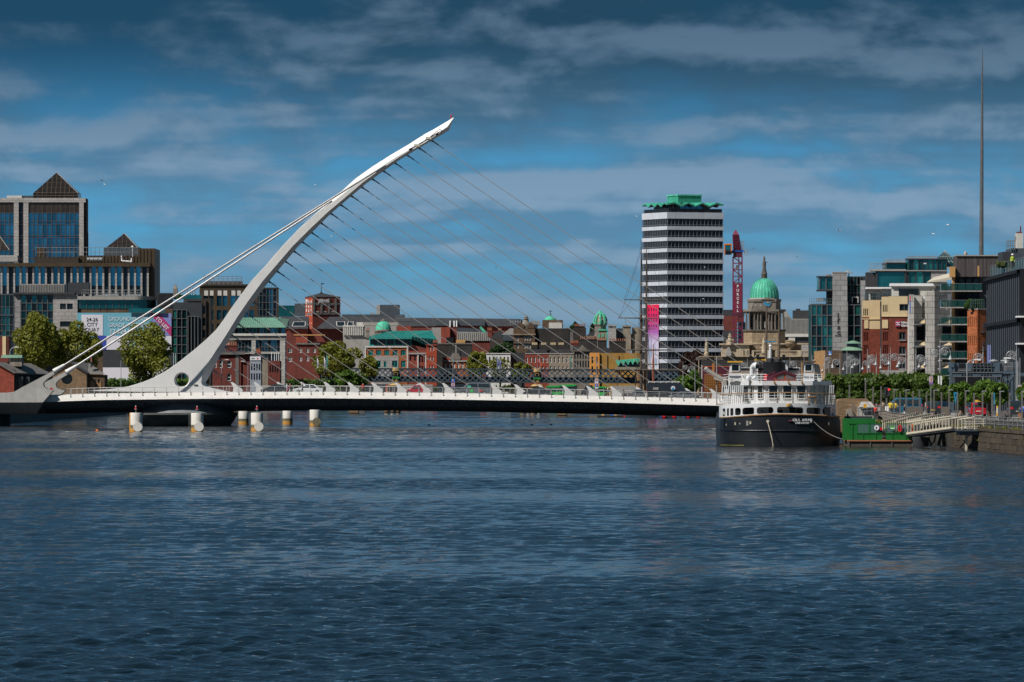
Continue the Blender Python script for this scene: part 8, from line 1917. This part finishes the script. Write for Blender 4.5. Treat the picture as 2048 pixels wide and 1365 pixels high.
def gantry():
	D = 790.; b = Bld('steel_gantry','blue-grey riveted steel lifting-bridge gantry with dark cut-out lettering','gantry',1902,D); x = b.x; z = b.z
	MB().box(x(1902),x(2000),0,.8,z(744.5),z(726.5)).build('counterweight_panel','steel_blue',b.e); MB().box(x(1906),x(2003),-.4,1.2,z(753),z(746)).build('girder','steel_blue',b.e); MB().box(x(1903),x(2004),-.5,1.3,z(746),z(744.5)).build('flange','steel_grey',b.e); MB().box(x(1906),x(2003),-.5,1.3,z(754),z(753)).build('flange','steel_grey',b.e)
	for a in (1901,1906,1997): m = MB(); m.frus((x(a)-.25,x(a+5)-.25,-.3,1.1,-.5),(x(a),x(a+4),-.3,1.1,z(725))); b.part('leg',m,'steel_blue')
	m = MB(); m.bar((x(1909),-.2,z(790)),(x(1905),-.2,z(753)),.45,.5); b.part('brace',m,'slate_blue')
	m = MB(); m.box(x(1901),x(1908),-.4,1.2,z(735),z(725)); b.part('bearing',m,'steel_blue'); m = MB(); m.box(x(1993),x(1999),-.4,1.2,z(746),z(726)); b.part('bearing',m,'steel_blue')
	m = MB(); m.box(x(1917),x(1930),-.07,-.01,z(740.5),z(727.5)); b.part('cut_out',m,'black'); m = MB(); m.box(x(1944.5),x(1985),-.07,-.01,z(744),z(727.5)); b.part('cut_out',m,'black'); m = MB()
	for a in (1944,1951.5,1959,1966.5,1974,1981): m.path([(x(a+2),-.12,z(728)),(x(a+.5),-.12,z(733)),(x(a+3),-.12,z(738)),(x(a+1.5),-.12,z(744))],.07,5); m.path([(x(a+2),-.12,z(733.5)),(x(a+6),-.12,z(732))],.05,5)
	m.path([(x(1944),-.12,z(738)),(x(1985),-.12,z(738.5))],.06,5)
	b.part('lettering',m,'slate_blue'); m = MB()
	for a in range(1922,1946,6): m.prism([(x(a),z(752)),(x(a+5),z(752)),(x(a+2.5),z(747.5))][::-1],-.45,-.41)
	for a in range(1961,1985,6): m.prism([(x(a),z(752)),(x(a+5),z(752)),(x(a+2.5),z(747.5))][::-1],-.45,-.41)
	b.part('girder_opening',m,'black'); m = MB(); m.path([(x(1916),-.1,z(742)),(x(1941),-.1,z(742)),(x(1941),-.1,z(739)),(x(1916),-.1,z(739))],.05,5); b.part('frame_trim',m,'steel_grey')
	# second bay with a railing deck and V brace
	rails(b,'deck_railing','steel_grey',2001,2026,742,.95,0,10); MB().box(x(2001),x(2028),-.3,1.2,z(748),z(743)).build('deck','steel_blue',b.e); m = MB(); m.bar((x(2004),0,z(749)),(x(2016),0,z(766)),.35,.5); m.bar((x(2026),0,z(749)),(x(2015),0,z(766)),.35,.5); b.part('v_brace',m,'steel_blue')
	for a in (2021,2030): m = MB(); m.frus((x(a),x(a+5),-.2,1.1,-.5),(x(a+1),x(a+4.5),-.2,1.1,z(724 if a > 2025 else 744))); b.part('leg',m,'steel_blue')
	MB().box(x(2035),x(2075),-.2,1.2,z(753),z(746)).build('girder','steel_blue',b.e); MB().box(x(1902),x(2000),4,4.8,z(744),z(727)).build('rear_panel','steel_blue',b.e)
	# dining umbrellas on the deck
	for i,a in enumerate((1987,2010)): e = thing('parasol',['flat grey parasol above the gantry, left one','flat grey parasol above the gantry, right one'][i],'parasol',(X(a,D+6),D+6,Z(745,D+6)),0,'parasols on the gantry deck'); MB().lathe([(.6,1.35),(.55,1.42),(.05,1.6)],0,0,12,1,1).build('canopy','lampmetal',e); MB().tube((0,0,0),(0,0,1.4),.03).build('pole','lampmetal',e)
	b = Bld('dark_shopfront','dark shopfronts with small lit signs under the gantry and trees','building',1900,860); MB().box(b.x(1895),b.x(2080),0,8,-.5,b.z(752)).build('wall','black',b.e); b.box('green_front','kiosk_green',1936,1968,812,835,.3,-.4); b.box('fascia','charcoal',2000,2040,806,812,.3,-.4); b.box('shop_glass','glass_dark',1970,2000,806,835,.2,-.3)
gantry()
# ================================================================== VEHICLES, PEOPLE, BOATS, BIRDS
def vehicle(name,label,loc,rz,L,H,Wd,prof,glass,paint,group=None,cat='car',plate=None,lights=True):
	"""prof: body side outline (x forward, z up) as fractions of L,H; glass: list of side-window polygons"""
	e = thing(name,label,cat,loc,rz,group); P = [(a*L,c*H) for a,c in prof]; belt = .55*H
	m = MB(); n = len(P); vs = []
	for sgn in (-1,1):
		for a,c in P: inn = .13*Wd*max(0,(c-belt)/(H-belt)); vs.append((a,sgn*(Wd/2-inn),c))
	m.add(vs,[tuple(range(n)),tuple(range(2*n-1,n-1,-1))] + [(i,i+n,(i+1) % n+n,(i+1) % n) for i in range(n)])
	body = m.build('body',paint,e); bm = bmesh.new(); bm.from_mesh(body.data); bmesh.ops.recalc_face_normals(bm,faces=bm.faces); bmesh.ops.bevel(bm,geom=[q for q in bm.edges],offset=.035,segments=1,affect='EDGES',clamp_overlap=True); bm.to_mesh(body.data); bm.free()
	for g in glass:
		for sgn in (-1,1):
			q = MB(); pts = [(a*L,sgn*(Wd/2-.13*Wd*max(0,(c*H-belt)/(H-belt))+.012),c*H) for a,c in g]; q.poly(pts if sgn < 0 else pts[::-1]); q.build('side_window','car_glass',e)
	# front and rear screens from the outline
	tops = sorted([p for p in P if p[1] > .9*H]); f0 = [p for p in P if abs(p[1]-belt) < .14*H and p[0] > tops[-1][0]]; r0 = [p for p in P if abs(p[1]-belt) < .14*H and p[0] < tops[0][0]]
	for scr,t,nm,d in ((f0,tops[-1],'windscreen',1),(r0,tops[0],'rear_window',-1)):
		if not scr: continue
		c = scr[0]; q = MB(); a = Vector((c[0],0,c[1])).lerp(Vector((t[0],0,t[1])),.12); b_ = Vector((c[0],0,c[1])).lerp(Vector((t[0],0,t[1])),.88); nx = Vector((t[1]-c[1],0,-(t[0]-c[0]))).normalized()*.02; nx = nx if nx.x*d > 0 else -nx
		wa = Wd/2-.10; wb = Wd/2-.13*Wd-.06; q.quad((a.x+nx.x,-wa,a.z+nx.z),(a.x+nx.x,wa,a.z+nx.z),(b_.x+nx.x,wb,b_.z+nx.z),(b_.x+nx.x,-wb,b_.z+nx.z)); q.build(nm,'car_glass',e)
	wr = .32 if H < 1.9 else .36; tm = MB().tube((0,-.11,0),(0,.11,0),wr,wr,16).mesh('wheel','tyre'); rm = MB().tube((0,-.125,0),(0,.125,0),wr*.62,wr*.62,12).mesh('rim','lampmetal')
	for a in (.19*L,.81*L):
		for sgn in (-1,1): w = inst('wheel',tm,e,(a,sgn*(Wd/2-.1),wr)); inst('rim',rm,w)
	if lights:
		m = MB();
		for sgn in (-1,1): m.box(-.03,.05,sgn*Wd*.40-.14,sgn*Wd*.40+.14,.52*H,.64*H)
		m.build('tail_light','red',e); MB().box(-.05,.02,-.26,.26,.36*H,.43*H).build('number_plate','cream_paint' if not plate else plate,e); m = MB()
		for sgn in (-1,1): m.box(L-.12,L-.03,sgn*Wd*.36-.16,sgn*Wd*.36+.16,.42*H,.5*H)
		m.build('headlight','white',e)
	return e
HATCH = ([(.0,.18),(.0,.5),(.02,.6),(.12,.94),(.2,1.0),(.48,1.0),(.56,.96),(.74,.6),(.95,.5),(1.0,.4),(1.0,.2)],[[(.12,.62),(.2,.92),(.33,.95),(.33,.62)],[(.36,.62),(.36,.95),(.52,.93),(.68,.62)]])
SEDAN = ([(.0,.2),(.0,.52),(.04,.6),(.14,.66),(.27,.96),(.36,1.0),(.52,.99),(.62,.92),(.76,.62),(.96,.52),(1.0,.42),(1.0,.2)],[[(.22,.66),(.31,.93),(.43,.95),(.43,.64)],[(.46,.64),(.46,.95),(.57,.91),(.71,.63)]])
VAN = ([(.0,.15),(.0,.6),(.01,.94),(.04,1.0),(.62,1.0),(.68,.96),(.83,.6),(.97,.46),(1.0,.38),(1.0,.15)],[[(.05,.6),(.06,.9),(.36,.92),(.36,.6)],[(.4,.6),(.4,.92),(.62,.92),(.76,.6)]])
BOXV = ([(.0,.12),(.0,.6),(.0,.96),(.03,1.0),(.78,1.0),(.82,.97),(.9,.6),(.98,.45),(1.0,.35),(1.0,.12)],[[(.8,.58),(.8,.9),(.83,.9),(.89,.58)]])
SUV = ([(.0,.2),(.0,.6),(.03,.95),(.08,1.0),(.55,1.0),(.62,.96),(.74,.62),(.97,.55),(1.0,.45),(1.0,.2)],[[(.06,.62),(.08,.92),(.3,.93),(.3,.62)],[(.33,.62),(.33,.93),(.57,.92),(.69,.62)]])
def deck_car(name,label,a,c,dep,face,shape,H,paint,cat='car',D=None):
	"""a,c: photo columns of the two ends; face=1 nose to the right, -1 to the left"""
	D = D or BD+dep; s = D/F; L = (c-a)*s; zr = Z(float(top_py((a+c)/2)),BD)-.35
	x = X(a,D) if face > 0 else X(c,D); rz = 0 if face > 0 else math.pi
	return vehicle(name,label,(x,D,zr),rz,L,H,1.8 if H < 1.9 else 2.0,shape[0],shape[1],paint,'vehicles on the white bridge',cat)
deck_car('dark_car','dark grey hatchback on the bridge just right of the third stay anchor',522,578,5,-1,SEDAN,1.48,'car_dark'); deck_car('white_car','white car on the bridge left of the walking couple in the centre left',586,646,5,-1,SEDAN,1.45,'car_white')
deck_car('red_car','small bright red hatchback on the bridge',812,846,5,-1,HATCH,1.42,'car_red'); deck_car('white_car','white car half hidden behind the red hatchback on the bridge',815,860,16,-1,SEDAN,1.6,'car_white')
e = deck_car('grey_van','grey people carrier with green and red door stickers on the bridge',913,982,5,-1,VAN,1.95,'car_grey','van'); L_ = 69*(BD+5)/F
MB().box(L_*.52,L_*.60,.99,1.01,.45,.95).build('door_sticker','kiosk_lt',e); MB().box(L_*.24,L_*.36,.99,1.01,.6,.8).build('door_sticker','red',e); MB().box(L_*.58,L_*.68,.92,.99,1.2,1.5).build('window_sticker','verdigris',e)
e = deck_car('black_van','black delivery van with a round blue emblem and ladder rack on the bridge',1293,1378,9,1,BOXV,2.55,'car_dark','van'); L_ = 85*(BD+9)/F
MB().tube((L_*.62,-1.02,1.75),(L_*.62,-.97,1.75),.33,.33,18).build('emblem','banner_pale',e); MB().tube((L_*.62,-1.04,1.62),(L_*.62,-1.02,1.62),.2,.2,14).build('emblem_core','sky_paint',e); MB().box(L_*.15,L_*.28,-1.02,-.98,1.5,1.85).build('side_mark','zinc',e); m = MB(); m.tube((.2,-.8,2.68),(L_*.78,-.8,2.68),.05,.05,6)
for i in range(6): m.tube((.3+i*.9,-.8,2.5),(.3+i*.9,-.8,2.68),.04,.04,5)
m.build('roof_rack','white',e)
deck_car('grey_car','silver-grey estate car passing in front of the black van on the bridge',1338,1396,4,-1,SEDAN,1.4,'car_grey')
deck_car('dark_car','dark blue saloon on the bridge in front of the right railway pier',1046,1102,5,-1,SEDAN,1.45,'car_dark'); deck_car('silver_car','silver hatchback on the bridge between the walkers and the black van',1254,1290,5,-1,HATCH,1.45,'car_grey')
deck_car('dark_car','black cab behind the green buses on the bridge',1162,1186,18,-1,SUV,1.9,'car_dark')
# quay cars seen from behind
def quay_car(name,label,px,D,w_px,shape,L,H,paint,cat='car',plate=None,rz=90):
	W_ = w_px*D/F; e = vehicle(name,label,(X(px,D),D,GZ+.01),R(rz),L,H,W_,shape[0],shape[1],paint,'cars on the right quay',cat,plate); return e
quay_car('blue_van','blue people carrier turning on the right quay behind the walkers',1846,735,34,VAN,4.6,1.95,'car_blue','van',None,168); quay_car('red_car','bright red hatchback seen from behind on the right quay',1957,700,32,HATCH,4.0,1.5,'car_red')
quay_car('black_suv','black off-road car seen from behind at the right picture edge',2037,672,34,SUV,4.6,1.8,'car_dark'); quay_car('dark_taxi','dark car with a yellow number plate left of the red hatchback',1866,725,32,SUV,4.5,1.6,'car_dark','car','yellow',70); quay_car('silver_taxi','silver taxi with a yellow roof sign behind the red hatchback',1945,740,32,SEDAN,4.6,1.5,'car_grey')
e = thing('roof_sign','yellow roof sign on the taxi behind the red hatchback','taxi sign',(X(1957,741.6),742.0,GZ+1.5)); MB().frus((-.55,.55,-.1,.1,0),(-.5,.5,-.06,.06,.2)).build('sign','yellow',e)
def bus(name,label,a,c,t,q,D,c1,c2,zb):
	s = D/F; e = thing(name,label,'bus',(X(a,D),D,zb),0,'buses beyond the white bridge'); L = (c-a)*s; H = Z(t,D)-zb; P = [(0,.3),(0,H-.3),(.25,H),(L-.3,H),(L,H-.4),(L,.3)]
	o = MB().prism(P,0,2.5).build('body',c1,e); MB().prism([(.05,.45*H),(L-.02,.45*H),(L-.02,.86*H),(.05,.86*H)][::-1],-.02,.0).build('window_band','car_glass',e); MB().box(L*.86,L+.02,-.03,2.5,.25,.92*H).build('front_panel',c2,e); MB().box(L*.9,L+.04,-.05,2.4,.45*H,.84*H).build('windscreen','car_glass',e); n = int(L/1.5)
	m = MB()
	for i in range(1,n): m.box(L*i/n-.05,L*i/n+.05,-.04,-.02,.45*H,.86*H)
	m.build('pillar',c1,e); tm = MB().tube((0,-.05,0),(0,.25,0),.48,.48,16).mesh('wheel','tyre')
	for k in (.18,.8): inst('wheel',tm,e,(L*k,0,.48))
bus('orange_bus','dark and orange single-deck bus behind the stays left of the red hatchback',730,778,769,790,1600,'car_dark','bus_orange',3.1); bus('orange_bus','long dark bus with white and orange roof behind the poster pole',876,975,768.5,790,1600,'car_dark','bus_orange',3.1)
m = MB(); e = thing('white_lorry','white lorry roof behind the red hatchback and the left railway pier','lorry',(X(805,1620),1620,3.1)); MB().box(0,7.5,0,2.4,.6,Z(769.5,1620)-3.1).build('box','zinc',e); MB().box(.4,2.2,-.05,2.45,0,.6).box(5,6.8,-.05,2.45,0,.6).build('wheels','tyre',e)
bus('green_bus','green bus with dark windows right of the right railway pier',1092,1150,772,795,1640,'bus_green','bus_yellow',2.95); bus('green_bus','tall green and yellow bus right of the first green bus',1118,1154,769.5,795,1600,'bus_green','car_dark',2.95); bus('yellow_bus','yellow-topped green bus behind the slim poster pole',1180,1220,773.5,796,1640,'bus_green','bus_yellow',2.95)
e = thing('site_cabin','white site cabin behind the tall ship rigging','cabin',(X(1224,1500),1500,GZ)); MB().box(0,6.5,0,2.5,0,Z(772,1500)-GZ).build('box','zinc',e); MB().box(1,2,-.05,0,.3,1.4).build('door','zinc',e)
e = thing('maroon_hoarding','maroon hoarding with orange scaffold panels left of the moored ship','hoarding',(X(1405,1050),1050,GZ)); s = 1050/F; MB().box(0,56*s,0,.4,0,Z(734,1050)-GZ).build('panel','maroon',e); m = MB()
for a in range(0,33,4): m.box((a+5)*s-.05,(a+5)*s+.05,-.5,-.4,0,Z(748,1050)-GZ)
for q in range(750,790,5): m.box(3*s,40*s,-.52,-.42,Z(q,1050)-GZ-.04,Z(q,1050)-GZ+.04)
m.build('scaffold_frame','scaffold',e); MB().box(6*s,30*s,-.3,-.2,0,Z(752,1050)-GZ).build('timber_stack','wood_gold',e); MB().box(19*s,24*s,-.06,0,0,Z(727,1050)-GZ).build('scaffold_post','scaffold',e); MB().box(0,56*s,-.05,.45,Z(734,1050)-GZ,Z(733,1050)-GZ).build('orange_trim','bus_orange',e)
e = thing('orange_barriers','row of orange site barriers below the left end of the railway bridge','barrier',(X(584,1935),1935,3)); s = 1935/F; bm_ = MB().box(0,.55,0,.1,0,Z(763,1935)-3).mesh('barrier_panel','bus_orange')
for i in range(20): inst('barrier_panel',bm_,e,(i*4.1*s,0,0))

def person(label,px,D,zb,h,top,legs='cloth_jean',pose=0,face=0,group='people on the right quay'):
	"""one continuous skinned body, coloured by zones"""
	k = h/1.75; st = .14 if pose == 1 else .07
	V = {'pel': (0,0,.95),'chest': (0,.02,1.32),'neck': (0,.0,1.48),'head': (0,-.02,1.62),'top': (0,-.01,1.74),'lh': (-.1,0,.90),'rh': (.1,0,.90),'lk': (-.11,-st,.5),'rk': (.11,st*.3,.5),'la': (-.11,-st*.4,.09),'ra': (.11,st*1.6,.09),'lt': (-.12,-st*.4-.16,.03),'rt': (.12,st*1.6-.16,.03),
		 'ls': (-.19,0,1.40),'rs': (.19,0,1.40),'le': (-.26,.04,1.12),'re': (.26,.02,1.12),'lw': (-.25,-.1,.88),'rw': (.25,-.08,.88),'lf': (-.25,-.14,.78),'rf': (.25,-.12,.78)}
	if pose == 2:
		V.update({'pel': (0,0,.5),'chest': (0,.03,.88),'neck': (0,0,1.04),'head': (0,-.03,1.18),'top': (0,-.02,1.3),'lh': (-.1,-.02,.48),'rh': (.1,-.02,.48),'lk': (-.12,-.42,.5),'rk': (.12,-.42,.5),'la': (-.12,-.42,.09),'ra': (.12,-.42,.09),'lt': (-.12,-.58,.03),'rt': (.12,-.58,.03),'ls': (-.19,0,.96),'rs': (.19,0,.96),'le': (-.25,-.06,.7),'re': (.25,-.06,.7),'lw': (-.18,-.28,.58),'rw': (.18,-.28,.58),'lf': (-.15,-.36,.56),'rf': (.15,-.36,.56)})
	rad = {'pel': .16,'chest': .17,'neck': .065,'head': .10,'top': .085,'lh': .10,'rh': .10,'lk': .075,'rk': .075,'la': .05,'ra': .05,'lt': .045,'rt': .045,'ls': .08,'rs': .08,'le': .055,'re': .055,'lw': .04,'rw': .04,'lf': .04,'rf': .04}
	E = [('pel','chest'),('chest','neck'),('neck','head'),('head','top'),('pel','lh'),('pel','rh'),('lh','lk'),('lk','la'),('la','lt'),('rh','rk'),('rk','ra'),('ra','rt'),('chest','ls'),('chest','rs'),('ls','le'),('le','lw'),('lw','lf'),('rs','re'),('re','rw'),('rw','rf')]
	names = list(V); me = bpy.data.meshes.new('person'); me.from_pydata([V[n] for n in names],[(names.index(a),names.index(b)) for a,b in E],[])
	o = link(bpy.data.objects.new('person',me)); md = o.modifiers.new('skin','SKIN'); sv = me.skin_vertices[0].data
	for i,n in enumerate(names): sv[i].radius = (rad[n],rad[n]*.85);
	sv[0].use_root = True; o.modifiers.new('sub','SUBSURF').levels = 1; bpy.context.view_layer.update()
	nm = bpy.data.meshes.new_from_object(o.evaluated_get(bpy.context.evaluated_depsgraph_get())); o.modifiers.clear(); o.data = nm; nm.materials.clear()
	for mt in (top,legs,'skin','hair','black'): nm.materials.append(M(mt))
	hip,nk,hd = V['pel'][2],V['neck'][2],V['head'][2]
	for p in nm.polygons:
		c = p.center; i = 0
		if c.z > hd+.03 or (c.z > nk+.05 and c.y > .03): i = 3
		elif c.z > nk: i = 2
		elif c.z < .08: i = 4
		elif c.z < hip and abs(c.x) < .2: i = 1
		elif abs(c.x) > .15 and c.z < V['lw'][2]+.02 and c.z > V['lf'][2]-.1: i = 2
		p.material_index = i; p.use_smooth = True
	nose = MB().frus((-.02,.02,-.15,-.1,V['head'][2]-.03),(-.01,.01,-.12,-.1,V['head'][2]+.03)).build('nose','skin',o)
	o.location = (X(px,D),D,zb); o.scale = (k,k,k); o.rotation_euler = (0,0,R(face)); tag(o,label,'person',group); return o
zd = lambda p: Z(float(top_py(p)),BD)-.35
person('person in a white top, left of two walking on the bridge centre left',574,BD+2,zd(574),1.7,'cloth_white','cloth_pink',1,90,'people on the white bridge'); person('person in a pink top, right of two walking on the bridge centre left',580,BD+2.6,zd(580),1.65,'cloth_pink','cloth_white',1,90,'people on the white bridge')
person('person in dark clothes behind a stay anchor near the white car',605,BD+2.5,zd(605),1.72,'cloth_dark','cloth_dark',1,-90,'people on the white bridge'); person('person in red and black leaning on the railing below the green bush',726,BD+2,zd(726),1.72,'cloth_red','cloth_dark',0,20,'people on the white bridge')
person('person in dark clothes, left of two walking on the bridge right of centre',1211,BD+2,zd(1211),1.74,'cloth_dark','cloth_dark',1,80,'people on the white bridge'); person('person in a white shirt walking on the bridge right of centre',1216,BD+2.4,zd(1216),1.78,'cloth_white','cloth_tan',1,80,'people on the white bridge'); person('person in dark clothes alone by a stay anchor left of the black van',1247,BD+2.4,zd(1247),1.7,'cloth_dark','cloth_dark',1,-80,'people on the white bridge'); person('person in brown behind the railing right of the black van',1396,BD+2.4,zd(1396),1.7,'cloth_tan','cloth_dark',0,-60,'people on the white bridge')
person('person in a yellow and black jersey near the traffic light',1781,705,GZ-.05,1.8,'cloth_yellow','cloth_tan',1,170); person('person in a plain yellow shirt beside the one in the jersey',1790,706,GZ-.05,1.75,'cloth_yellow','cloth_dark',1,160); person('person in a dark jacket and jeans walking in front of the blue van',1795,699,GZ-.35,1.72,'cloth_dark','cloth_jean',1,100); person('person in dark clothes by the nose of the blue van',1809,697,GZ-.3,1.7,'cloth_dark','cloth_white',1,80); person('person with brown hair and tan coat left of the traffic light',1766,715,GZ,1.7,'cloth_tan','cloth_dark',0,170)
person('person in a red top seated behind the stone ramp',1751,716,GZ,1.6,'cloth_red','cloth_dark',2,150); person('person in black seated on the parapet by the planter',1832,691,GZ-.6,1.7,'cloth_dark','cloth_dark',2,0); person('person in a pink top seated beside the one in black',1841,690,GZ-.7,1.6,'cloth_pink','cloth_dark',2,0); person('person in a bright red coat right of the planter',1865,684,GZ-.75,1.65,'red','cloth_dark',2,10); person('person in a grey coat seated at the gangway head',1921,668,GZ-.45,1.75,'cloth_tan','cloth_dark',2,30); person('person in a blue top at the right edge by the black off-road car',2046,650,GZ-.2,1.75,'blue_paint','cloth_dark',0,160); person('person with an orange bag beside the black off-road car',2040,652,GZ-.3,1.65,'cloth_dark','scaffold',0,160)
person('worker in a yellow high-visibility jacket and white helmet on the roof terrace',2025,832,Z(537,832)+.0,1.75,'hivis','cloth_dark',0,20,'roof workers')
e = thing('safety_helmet','white safety helmet on the roof worker','helmet',(X(2025,832),832,Z(537,832)+1.72)); MB().lathe([(.17,0),(.15,.03),(.12,.1),(.02,.15)],0,0,12).build('shell','white',e,True)

def tall_ship():
	D = 1350.; s = D/F; e = thing('tall_ship','old sailing ship with bare masts and yards below the tall tower','ship',(X(1286,D),D,0)); px = lambda p: (p-1286)*s; zz = lambda q: Z(q,D)
	R0 = [(-4.3,0,-1),(-4.2,-1.5,1.4),(-4.4,-2,3.2)]
	m = MB(); n = 10; rings = []
	for z,w in ((-1,3.2),(.5,3.9),(2,4.2),(3.4,4.3),(4.3,4.1)): rings.append([(w*math.cos(t),3+ (3+.2*z)*math.sin(t) if math.sin(t) < 0 else 3+36*math.sin(t),z) for t in [2*math.pi*i/24 for i in range(24)]])
	for r_ in rings: m.v += r_
	for i in range(4):
		for j in range(24): m.f.append((i*24+j,i*24+(j+1) % 24,(i+1)*24+(j+1) % 24,(i+1)*24+j))
	m.f.append(tuple(range(96,120))); m.build('hull','brick_soot',e,True)
	for p,t,y,mt,r0 in ((1285,478,14,'mast',.32),(1298,487,26,'mast',.32),(1307.5,689,4,'mast_red',.26)): m = MB(); m.tube((px(p),y,3),(px(p),y,zz(t+(150 if t < 600 else 30))),r0,r0*.8,8); m.tube((px(p),y,zz(t+(150 if t < 600 else 30))),(px(p),y,zz(t)),r0*.6,.07,8); m.build('mast',mt,e)
	for a,c,q,y,r_ in ((1250,1337,598,14,.13),(1238,1342,635,14,.14),(1283,1316,656,26,.10),(1249,1352,699.5,14,.18),(1231,1370,740,14,.2),(1288,1330,728,26,.12)): m = MB(); xm = (px(a)+px(c))/2; m.tube((px(a),y-.5,zz(q)),(xm,y-.5,zz(q+.5)),r_*.6,r_,6); m.tube((xm,y-.5,zz(q+.5)),(px(c),y-.5,zz(q)),r_,r_*.6,6); m.build('yard','mast',e)
	m = MB(); rr = random.Random(3)
	for p,y,t in ((1285,14,500),(1298,26,510),(1285,14,610),(1298,26,620)):
		for i in range(6): dx = -11+i*4.4; m.tube((px(p)+.1,y,zz(t)),(px(p+dx),y+rr.uniform(-3,3),zz(770)),.028,.028,3)
	for a,q,c,q2 in ((1285,500,1240,636),(1285,560,1238,636),(1250,600,1285,640),(1337,600,1300,640),(1252,640,1283,700),(1340,640,1300,700),(1285,490,1250,598),(1298,495,1335,600),(1245,700,1260,740),(1350,700,1340,740)):
		A = Vector((px(a),14,zz(q))); B = Vector((px(c),14,zz(q2))); m.path([tuple(A.lerp(B,t)-Vector((0,0,4*t*(1-t)*.6))) for t in (0,.25,.5,.75,1)],.03,3)
	m.build('rigging','rigging',e)
	m = MB()
	for q in range(735,770,4): m.tube((px(1272),13,zz(q)),(px(1279),13,zz(q)),.03,.03,3)
	for q in range(520,770,9): f = (q-505)/265; m.tube((px(1285-9*f),14,zz(q)),(px(1285+2*f),14,zz(q)),.025,.025,3)
	m.build('ratlines','rigging',e); m = MB()
	for p in (1278,1281,1291,1294): m.tube((px(p),15,3),(px(p),15,zz(742)),.17,.14,6)
	m.build('deck_spar','timber',e); MB().box(px(1298),px(1314),4,8,4.2,zz(768)).build('deck_house','maroon',e)
tall_ship()

def river_things():
	e = thing('work_barge','low brown work barge with blue and tan heaps on the water under the deck','barge',(X(1194,1235),1235,0)); s = 1235/F
	MB().frus((.3,5.0,0,3,-.3),(0,5.3,-.2,3.2,.35)).build('hull','pontoon',e); m = MB(); m.frus((.8,1.4,.3,1.3,.35),(1.0,1.2,.5,1,1.0)); m.frus((3.2,3.8,.3,1.3,.35),(3.4,3.5,.5,1,.95)); m.build('heap','wood_gold',e); MB().frus((2.6,3.4,.8,1.8,.35),(2.7,3.2,1,1.5,1.05)).build('tarpaulin','blue_paint',e); MB().ball((5.2,-.1,.15),.2).build('fender','red',e)
	for i,(a,D,lab) in enumerate(((1320,1190,'inflatable boat with red tubes and blue cover, left of two under the deck'),(1368,1190,'inflatable boat with red tubes and blue cover, right of two under the deck'))):
		e = thing('inflatable_boat',lab,'boat',(X(a,D),D,0),0,'inflatable boats'); m = MB(); m.frus((.3,2.9,0,2,-.1),(.2,3.0,-.1,2.1,.45)); m.build('hull','charcoal',e); m = MB()
		for x in (.7,2.5): m.tube((x,-.4,.5),(x,2.5,.5),.34,.3,12)
		m.build('tube','red',e); m = MB(); m.prism([(0,.2),(.5,.2),(1.0,.85),(2.3,.85),(2.8,.2),(3.2,.2),(2.6,1.05),(.7,1.05)],2.6,3.4); m.build('cover','blue_paint',e)
	e = thing('small_jetty','low floating jetty with a dark boat right of the inflatables','jetty',(X(1396,1200),1200,0)); MB().box(0,3.2,0,3,-.2,.3).build('deck','pontoon',e); MB().frus((1.4,3.0,-.5,0,.1),(1.3,3.1,-.6,.1,.55)).build('boat','slate_blue',e)
	e = thing('marker_buoy','tiny orange marker buoy on the water left of the piles','buoy',(X(194.5,880),880,.05)); MB().lathe([(.05,-.12),(.22,.0),(.2,.14),(.05,.22)],0,0,10,1,1).build('float','orange_paint',e,True)
	# the stone river bank end seen below the deck on the right
	m = MB(); e = thing('river_steps','dark stone landing with cream rail at the far right bank','landing',(X(1400,1230),1230,0)); MB().box(0,6,0,4,-1,1.1).build('block','brick_brown',e)
	# gulls
	birds = [(204,361,1200,1),(209,369,1200,0),(1679,461,900,0),(1866,468,900,0),(1895,450,900,0),(1849,528,850,0),(1409,535,1500,0),(1406,598,1500,0),(1507,497,1400,1),(630,370,1300,0),(662,473,1300,0),(992,535,1300,1),(1160,612,1300,0),(1594,514,1400,1),(1273,433,1400,0),(858,831,1000,2),(1064,845,1000,2),(1102,845,1000,2)]
	pos = ['above the left tower, the darker of two','just below another gull right of the left tower','in the sky right of the dome','in the sky left of the needle spire, lower one','in the sky left of the needle spire, upper one','in front of the green glass offices','in front of the tall tower, upper one','in front of the tall tower, lower one','in the sky above the crane, dark','in the sky left of the pylon','just right of the pylon shaft','between the stays at centre, dark','between the stays left of the turret','in the sky right of the dome statue, dark','left of the tall tower top','floating on the water right of the pile cluster','floating on the water at centre, left one','floating on the water at centre, right one']
	for i,(p,q,D,k) in enumerate(birds):
		rr = random.Random(i); e = thing('gull','small gull %s' % pos[i],'bird',(X(p,D),D,Z(q,D) if k != 2 else .02),R(rr.uniform(-40,40)),'gulls'); mt = 'bird_dk' if k == 1 else 'bird'
		MB().lathe([(.01,-.22),(.07,-.1),(.09,.02),(.05,.16),(.035,.24),(.01,.3)],0,0,8).build('body',mt,e,True).rotation_euler = (R(90),0,R(70))
		if k != 2:
			for sgn in (-1,1): m = MB(); up = rr.uniform(.05,.2); m.add([(0,.08,0),(0,-.08,0),(sgn*.32,-.06,up),(sgn*.32,.08,up),(sgn*.68,.06,up*.5)],[(0,1,2,3),(3,2,4)]); m.build('wing',mt,e)
		else: MB().lathe([(.01,-.06),(.14,.0),(.16,.1),(.03,.2)],0,0,8,1.6,1).build('breast',mt,e,True)
river_things()
